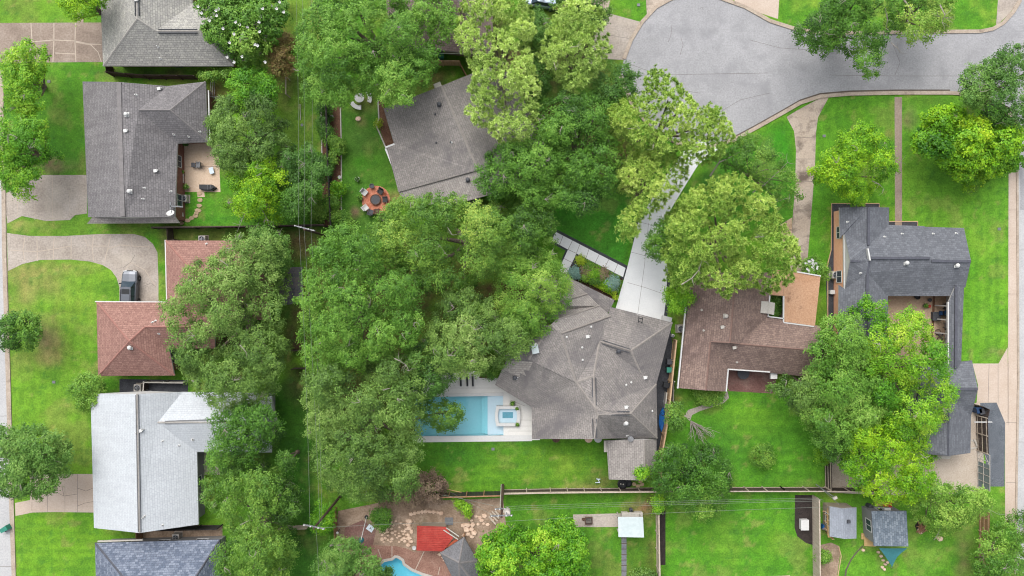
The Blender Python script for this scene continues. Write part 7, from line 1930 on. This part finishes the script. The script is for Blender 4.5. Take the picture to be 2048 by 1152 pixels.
mb = MB(); q_ = P(1324, 826); mb.lathe((q_.x, q_.y, .36), [(.2, .06), (.26, .09), (.28, .04)], 14); mb.cyl((q_.x, q_.y, .34), .2, .04, 12); mb.build('cockpit', M['black'], t)
box_thing('tool_box', 'dark blue tub above the kayak in the side yard', 'tub', 1330, 808, .5, .9, .4, 'greymetal', .1)
t = thing('board', 'pale grey board leaning against the side fence above the kayak', 'board', P(1329, 795)); p = P(1329, 795)
mb = MB(); mb.box((p.x, p.y, .5), (.12, 1.5, 1.0), R(-6)); mb.build('panel', M['offwhite'], t); mb = MB(); mb.box((p.x - .15, p.y, .3), (.05, 1.2, .08), R(-6)); mb.build('brace', M['midgrey'], t)
t = thing('propane_tank', 'white rounded tank at the corner of the large house', 'tank', P(1344, 671)); p = P(1344, 671)
mb = MB(); mb.lathe((p.x, p.y, 0), [(.18, 0), (.22, .08), (.22, .5), (.15, .62), (.04, .66)], 14); mb.build('body', M['white'], t); mb = MB(); mb.cyl((p.x, p.y, .64), .1, .1, 10); mb.build('valve', M['greymetal'], t)
# round tables at the back wall
for i, (x, lb, mt) in enumerate([(1112, 'brown half hidden round paver under the back eave', 'rust'), (1177, 'tan round paver under the back eave', 'rock'), (1196, 'white round paver under the back eave beside the tan one', 'white')]):
    p = P(x, 877); mb = MB(); mb.cyl((0, 0, 0), .5, .08, 22); mb.cyl((0, 0, .08), .42, .02, 22); o = mb.build('round_paver', M[mt]); o.location = (p.x, p.y, .02); tag(o, lb, 'paver', 'round pavers under the eave')
# black hose reel / tub by the shed
t = thing('tire_pair', 'pair of black round planters below the small shed', 'planter', P(1245, 968)); p = P(1244, 967)
mb = MB(); mb.lathe(p, [(.3, 0), (.6, .1), (.62, .35), (.5, .42), (.42, .3), (.02, .28)], 20); mb.build('planter_rim', M['black'], t); mb = MB(); mb.lathe(p + Vector((.75, .1, 0)), [(.25, 0), (.45, .1), (.45, .35), (.36, .4), (.3, .3), (.02, .28)], 18); mb.build('planter_rim', M['black'], t)
mb = MB(); mb.cyl(p + Vector((-.2, .05, .3)), .08, .12, 8); mb.cyl(p + Vector((.1, 0, .3)), .08, .12, 8); mb.build('stone', M['offwhite'], t)
t = thing('lawn_toy', 'white tangled plastic garden ornament on the lawn near the small shed', 'ornament', P(1195, 961)); p = P(1195, 961); rs = random.Random(5)
mb = MB()
for k in range(7):
    a = p + Vector((rs.uniform(-.35, .35), rs.uniform(-.25, .25), .05)); b_ = p + Vector((rs.uniform(-.4, .4), rs.uniform(-.3, .3), rs.uniform(.1, .4))); mb.tube([a, a.lerp(b_, .5) + Vector((0, 0, .1)), b_], .05, 6)
mb.build('tubing', M['ledge_plaster'], t)
# fire grate on the concrete pad
t = thing('fire_grate', 'rusty square fire grate on the concrete pad', 'fire grate', P(1177, 1040)); p = P(1177, 1040)
mb = MB()
for s_ in (-.42, .42): mb.box((p.x, p.y + s_, .2), (.9, .08, .3)); mb.box((p.x + s_, p.y, .2), (.08, .76, .3))
mb.build('frame', M['rust'], t); mb = MB()
for k in range(6): mb.box((p.x - .3 + k * .12, p.y, .33), (.04, .8, .03))
mb.build('grate', M['black'], t)
slab('fire_stone', 'round sooty stone beside the rusty grate', 'stone', 1167, 1038, .22, .2, .2, 'rust', None, 91)
t = thing('charcoal_bin', 'dark drum behind the white metal shelter', 'drum', P(1261, 1018)); p = P(1261, 1018)
mb = MB(); mb.lathe(p, [(.2, 0), (.24, .1), (.24, .5), (.2, .6), (.02, .62)], 14); mb.build('body', M['darkgrey'], t); mb = MB(); mb.cyl(p + Vector((0, 0, .62)), .08, .08, 8); mb.build('knob', M['black'], t)
# parasol pole with folded shade on the red patio
t = thing('parasol', 'closed parasol on a long white pole over the red brown patio', 'parasol', P(733, 1034)); a = P(733, 1034, 0)
mb = MB(); mb.tube([P(733, 1034, .1), P(722, 1080, 2.9)], .045); mb.build('pole', M['white'], t)
mb = MB(); b_ = P(721, 1083, 2.8); mb.lathe((b_.x, b_.y, 2.3), [(.34, 0), (.3, .35), (.12, .65), (.03, .75)], 10); mb.build('canopy', M['shade'], t)
mb = MB(); mb.cyl((a.x, a.y, 0), .25, .1, 14); mb.build('base', M['black'], t)
t = thing('paving_tile', 'grey square lid with a dark mark on the red brown patio', 'lid', P(741, 1056)); p = P(741, 1056)
mb = MB(); mb.box((p.x, p.y, .06), (.85, .72, .08), R(-35)); mb.build('slab', M['ledge_plaster'], t); mb = MB(); mb.box((p.x, p.y, .11), (.24, .06, .03), R(30)); mb.box((p.x + .05, p.y + .03, .11), (.06, .2, .03), R(30)); mb.build('handle', M['black'], t)
t = thing('garden_lamp', 'white lamp post light at the left edge of the sandy yard', 'lamp', P(680, 1058)); p = P(680, 1058)
mb = MB(); mb.tube([p, p + Vector((0, 0, 1.2))], .04); mb.build('post', M['black'], t); mb = MB(); mb.lathe(p + Vector((0, 0, 1.2)), [(.05, 0), (.16, .06), (.16, .2), (.05, .28)], 12); mb.build('lamp_shade', M['white'], t)
box_thing('dark_slab', 'grey flat stone slab at the back fence above the red roof', 'slab', 898, 1042, 1.0, .9, .12, 'midgrey')
pot('white pot at the lower left corner of the red roof', 829, 1094, .25, 'white', h=.35)
# sheds: boat, tarpaulin, wood and sail
t = thing('canoe', 'yellow canoe stood on its side against the low shed', 'canoe', P(1651, 1043))
c_ = P(1651, 1043, 1.3); mb = MB(); hull(mb, Vector((0, 0, 0)), 3.9, .85, .4, 0)
Q_ = Matrix.Translation(c_ + Vector((.12, 0, 0))) @ Matrix.Rotation(R(90), 4, 'Z') @ Matrix.Rotation(R(82), 4, 'X')
mb.v = [tuple(Q_ @ Vector(v)) for v in mb.v]; mb.build('hull', M['yellowwood'], t)
for y in (-1.1, 1.1):
    mb = MB(); mb.box((c_.x + .1, c_.y + y, .8), (.5, .08, .08)); mb.box((c_.x + .3, c_.y + y, .42), (.06, .08, .84)); mb.build('bracket', M['fence_tan'], t)
mb = MB()
for y in (-.9, 0, .9): mb.box((c_.x - .02, c_.y + y, 1.3), (.1, .08, .66))
build_each(mb, 'thwart', M['fence_tan'], t)
box_thing('storage_box', 'small blue tub left of the yellow canoe', 'box', 1645, 1052, .4, .6, .5, 'blue')
t = thing('plank', 'pale plank standing beside the yellow canoe', 'plank', P(1653, 1066)); p = P(1653, 1066)
mb = MB(); mb.box((p.x, p.y, .9), (.3, .06, 1.8), 0, 0, 1.0, R(8)); mb.build('board', M['yellowwood'], t)
t = thing('plywood_deck', 'new plywood deck at the door of the taller shed', 'deck', P(1736, 1080)); p = P(1736, 1080)
mb = MB(); mb.prism(pxl([(1727, 1064), (1748, 1074), (1750, 1092), (1727, 1091)]), .1, .2); mb.build('deck_board', M['yellowwood'], t); mb = MB(); mb.prism(pxl([(1722, 1066), (1726.5, 1066), (1726.5, 1078), (1722, 1078)]), 0, .12); mb.build('step', M['yellowwood'], t)
t = thing('shade_sail', 'teal triangular shade sail stretched below the taller shed', 'shade sail', P(1785, 1110))
A_, B_, C_ = P(1758, 1096, 2.4), P(1815, 1096, 2.4), P(1784, 1134, 1.6)
mb = MB(); n_ = 8
def edge(a, b_, cen, u, bow): q_ = a.lerp(b_, u); return q_ + (cen - q_) * bow * 4 * u * (1 - u)
cen = (A_ + B_ + C_) / 3; rim = [edge(A_, B_, cen, k / n_, .06) for k in range(n_)] + [edge(B_, C_, cen, k / n_, .3) for k in range(n_)] + [edge(C_, A_, cen, k / n_, .06) for k in range(n_)]
for i in range(len(rim)): mb.face([cen - Vector((0, 0, .1)), rim[i], rim[(i + 1) % len(rim)]]); mb.face([cen - Vector((0, 0, .115)), rim[(i + 1) % len(rim)] - Vector((0, 0, .015)), rim[i] - Vector((0, 0, .015))])
mb.build('cloth', M['shade'], t)
mb = MB(); q_ = C_ + Vector((0, -.1, 0)); mb.tube([(q_.x, q_.y, 0), q_], .04); mb.build('post', M['greymetal'], t)
t = thing('brush_pile', 'burnt brown heap of brush on a dark ash ring', 'brush pile', P(1841, 1052)); p = P(1841, 1052); rs = random.Random(9)
mb = MB(); mb.prism([(p.x + .62 * math.cos(6.28 * k / 12) * (1 + .15 * math.sin(k * 2.3)), p.y + .95 * math.sin(6.28 * k / 12)) for k in range(12)], 0, .06); mb.build('ash_bed', M['mulch'], t)
mb = MB()
for k in range(40):
    c = p + Vector((rs.uniform(-.4, .4), rs.uniform(-.6, .7), rs.uniform(.1, .5))); a = rs.random() * 6.28; d = Vector((math.cos(a), math.sin(a), rs.uniform(-.3, .3))) * rs.uniform(.2, .5); mb.tube([c - d, c + d], rs.uniform(.02, .06), 5)
mb.build('stick', M['fence_brown'], t)
mb = MB()
for k in range(6): mb.box(p + Vector((rs.uniform(-.3, .3), rs.uniform(-.8, -.2), .12)), (rs.uniform(.2, .4), rs.uniform(.2, .35), .15), rs.random()*3)
mb.build('charred_block', M['rock'], t)
t = thing('wheelbarrow', 'red wheelbarrow on a plywood sheet above the taller shed', 'wheelbarrow', P(1770, 1008)); p = P(1770, 1008)
mb = MB(); mb.box((p.x, p.y, .45), (.9, .6, .3), .1, 0, 1.2); mb.build('tray', M['redmetal'], t); mb = MB(); mb.tube([p + Vector((-.9, .25, .6)), p + Vector((.6, .2, .35))], .03); mb.tube([p + Vector((-.9, -.25, .6)), p + Vector((.6, -.2, .35))], .03); mb.build('handle', M['fence_tan'], t); mb = MB(); mb.tube([p + Vector((.6, -.05, .2)), p + Vector((.6, .05, .2))], .2, 14); mb.build('wheel', M['black'], t)
t = thing('plywood_sheet', 'tan plywood sheet lying above the taller shed', 'sheet', P(1766, 1012)); mb = MB(); mb.prism(pxl([(1750, 1008), (1781, 1007), (1786, 1016), (1753, 1016)]), .02, .06); mb.build('sheet', M['yellowwood'], t); mb = MB(); mb.prism(pxl([(1749, 1005), (1774, 1004), (1774, 1006), (1750, 1007)]), .02, .10); mb.build('batten', M['fence_tan'], t)
t = thing('water_drum', 'grey drum at the upper left corner of the taller shed', 'drum', P(1735, 1010)); p = P(1735, 1010); mb = MB(); mb.lathe(p, [(.3, 0), (.33, .3), (.3, .85), (.26, .9), (.02, .9)], 18); mb.build('body', M['darkgrey'], t); mb = MB(); mb.cyl(p + Vector((.1, .05, .9)), .05, .04, 8); mb.build('bung', M['black'], t)
t = thing('window_cooler', 'white air cooler on the top wall of the taller shed', 'air cooler', P(1772, 1020)); p = P(1773, 1022, 1.8); mb = MB(); mb.box((p.x, p.y + .2, 1.8), (.75, .5, .5)); mb.build('casing', M['white'], t); mb = MB(); mb.box((p.x, p.y + .46, 1.8), (.6, .03, .36)); mb.build('grille', M['greymetal'], t)
# odds and ends
t = thing('awning_unit', 'small grey lean to roof at the right wall of the red brown house', 'lean-to', P(357, 714)); mb = MB(); mb.prism(pxl([(352, 701), (361, 701), (361, 726), (352, 726)], 1.2), 1.05, 1.2); mb.build('roof', M['greymetal'], t); p = P(358, 714); mb = MB(); mb.box((p.x + .05, p.y, .5), (.5, 1.3, 1.0)); mb.build('cabinet', M['midgrey'], t)
t = thing('clothes_swing', 'grey timber swing frame on the narrow upper lawn', 'swing frame', P(579, 178)); a, b_ = P(580, 160), P(580, 195)
mb = MB(); mb.tube([a + Vector((0, 0, 1.6)), b_ + Vector((0, 0, 1.6))], .08); mb.build('beam', M['fence_grey'], t)
for q_ in (a, b_): mb = MB(); mb.tube([q_, q_ + Vector((0, 0, 1.6))], .07); mb.build('post', M['fence_grey'], t)
t = thing('garden_pole', 'thin white pole on the narrow upper lawn', 'pole', P(600, 225)); mb = MB(); mb.tube([P(601, 240), P(600, 208, .5)], .05); mb.build('pole', M['offwhite'], t); mb = MB(); mb.cyl(P(604, 250), .18, .06, 10); mb.build('base', M['midgrey'], t)
slab('tree_stump', 'reddish tree stump on the lawn below the curved benches', 'stump', 716, 238, .38, .34, .14, 'rock', None, 44, 9)
t = thing('wall_unit', 'dark box unit at the lower right corner of the angled taupe roof', 'box', P(951, 411)); p = P(951, 411); mb = MB(); mb.box((p.x, p.y, .6), (1.1, .95, 1.2), .3); mb.build('body', M['darkgrey'], t); mb = MB(); mb.box((p.x, p.y, 1.23), (1.2, 1.05, .06), .3); mb.build('lid', M['midgrey'], t)
box_thing('storage_box', 'dark blue tub beside the left corner of the large roof', 'box', 1006, 733, .6, .5, .6, 'navy')
box_thing('storage_box', 'black seat box on the bare pad beside the pale grey roof', 'box', 400, 930, .5, .8, .5, 'black')
box_thing('storage_box', 'blue recycling box against the right wall of the pale grey roof', 'box', 401, 1003, .5, .6, .5, 'blue')
t = thing('round_table', 'dark round table at the corner of the red brown patio', 'table', P(1485, 742), 'patio furniture'); p = P(1483, 745); mb = MB(); mb.cyl((p.x, p.y, .7), .75, .06, 22); mb.build('tabletop', M['darkgrey'], t); mb = MB(); mb.cyl((p.x, p.y, 0), .08, .7, 8); mb.build('pedestal', M['black'], t)
t = thing('court_wheel', 'black hose reel in the small inner court of the brown house', 'hose reel', P(1562, 624)); p = P(1562, 624); mb = MB(); torus(mb, p + Vector((0, 0, .5)), .35, .07); mb.build('hose', M['black'], t); mb = MB(); mb.cyl(p, .12, .5, 10); mb.build('stand', M['offwhite'], t)
tree('shrub', 'green plants filling the small inner court of the brown house', 'shrub', BUSH, 93, [(1541, 594), (1562, 594), (1566, 612), (1556, 630), (1541, 626)], .6, 1.4, 'deep', 0, lobe=.5, tbias=.1)
t = thing('dead_branch', 'bare grey fallen branch on the lawn below the curved path', 'branch', P(1400, 855)); rs = random.Random(21); mb = MB(); b0 = P(1382, 842, .2)
for k in range(16):
    a = R(-55 + rs.uniform(-42, 42)); L = rs.uniform(1.2, 3.0); e = b0 + Vector((math.cos(a) * L, math.sin(a) * L, rs.uniform(.2, 1.2))); md = b0.lerp(e, .5) + Vector((rs.uniform(-.2, .2), rs.uniform(-.2, .2), .2)); mb.tube([b0, md, e], [.07, .04, .015], 5)
    for j in range(3):
        q_ = md.lerp(e, rs.random()); a2 = a + rs.uniform(-.9, .9); mb.tube([q_, q_ + Vector((math.cos(a2) * .7, math.sin(a2) * .7, .2))], [.025, .01], 4)
mb.build('twig', M['palebark'], t)
t = thing('garden_hose', 'yellow hose on the lawn beside the black back fence', 'hose', P(895, 979)); mb = MB(); mb.tube([P(893, 978, .05), P(905, 981, .06), P(924, 985, .05)], .05, 6); mb.build('hose', M['yellowwood'], t); mb = MB(); mb.tube([P(924, 985, .05), P(927, 985.5, .05)], .035, 6); mb.build('nozzle', M['black'], t)
t = thing('lattice_trellis', 'leaning grey lattice and boards left of the utility pole', 'boards', P(985, 1030)); rs = random.Random(3)
for k, (a, b_) in enumerate((((980, 1026), (995, 1042)), ((984, 1022), (998, 1036)), ((978, 1032), (992, 1048)), ((990, 1020), (999, 1030)))):
    mb = MB(); A, B = P(*a), P(*b_); mb.bar([(A.x, A.y), (B.x, B.y)], .2, .05 + .06 * k, .1 + .06 * k); mb.build('board', M['fence_grey'], t)
G_ = 'pale boards beside the corner garage'
for i, (a, b_) in enumerate((((1942, 880), (1956, 886)), ((1940, 897), (1955, 894)), ((1947, 878), (1953, 892)))):
    A, B = P(*a), P(*b_); mb = MB(); c = (A + B) / 2; mb.bar([(A.x - c.x, A.y - c.y), (B.x - c.x, B.y - c.y)], .18, .02 + .05 * i, .07 + .05 * i); o = mb.build('timber_board', M['offwhite']); o.location = (c.x, c.y, 0); tag(o, 'pale loose board on the ground beside the corner garage', 'board', G_)
bpy.data.objects.remove(bpy.data.objects['none'], do_unlink=True) if 'none' in bpy.data.objects else None
print('leaf faces', NLEAF, 'objects', len(bpy.data.objects))
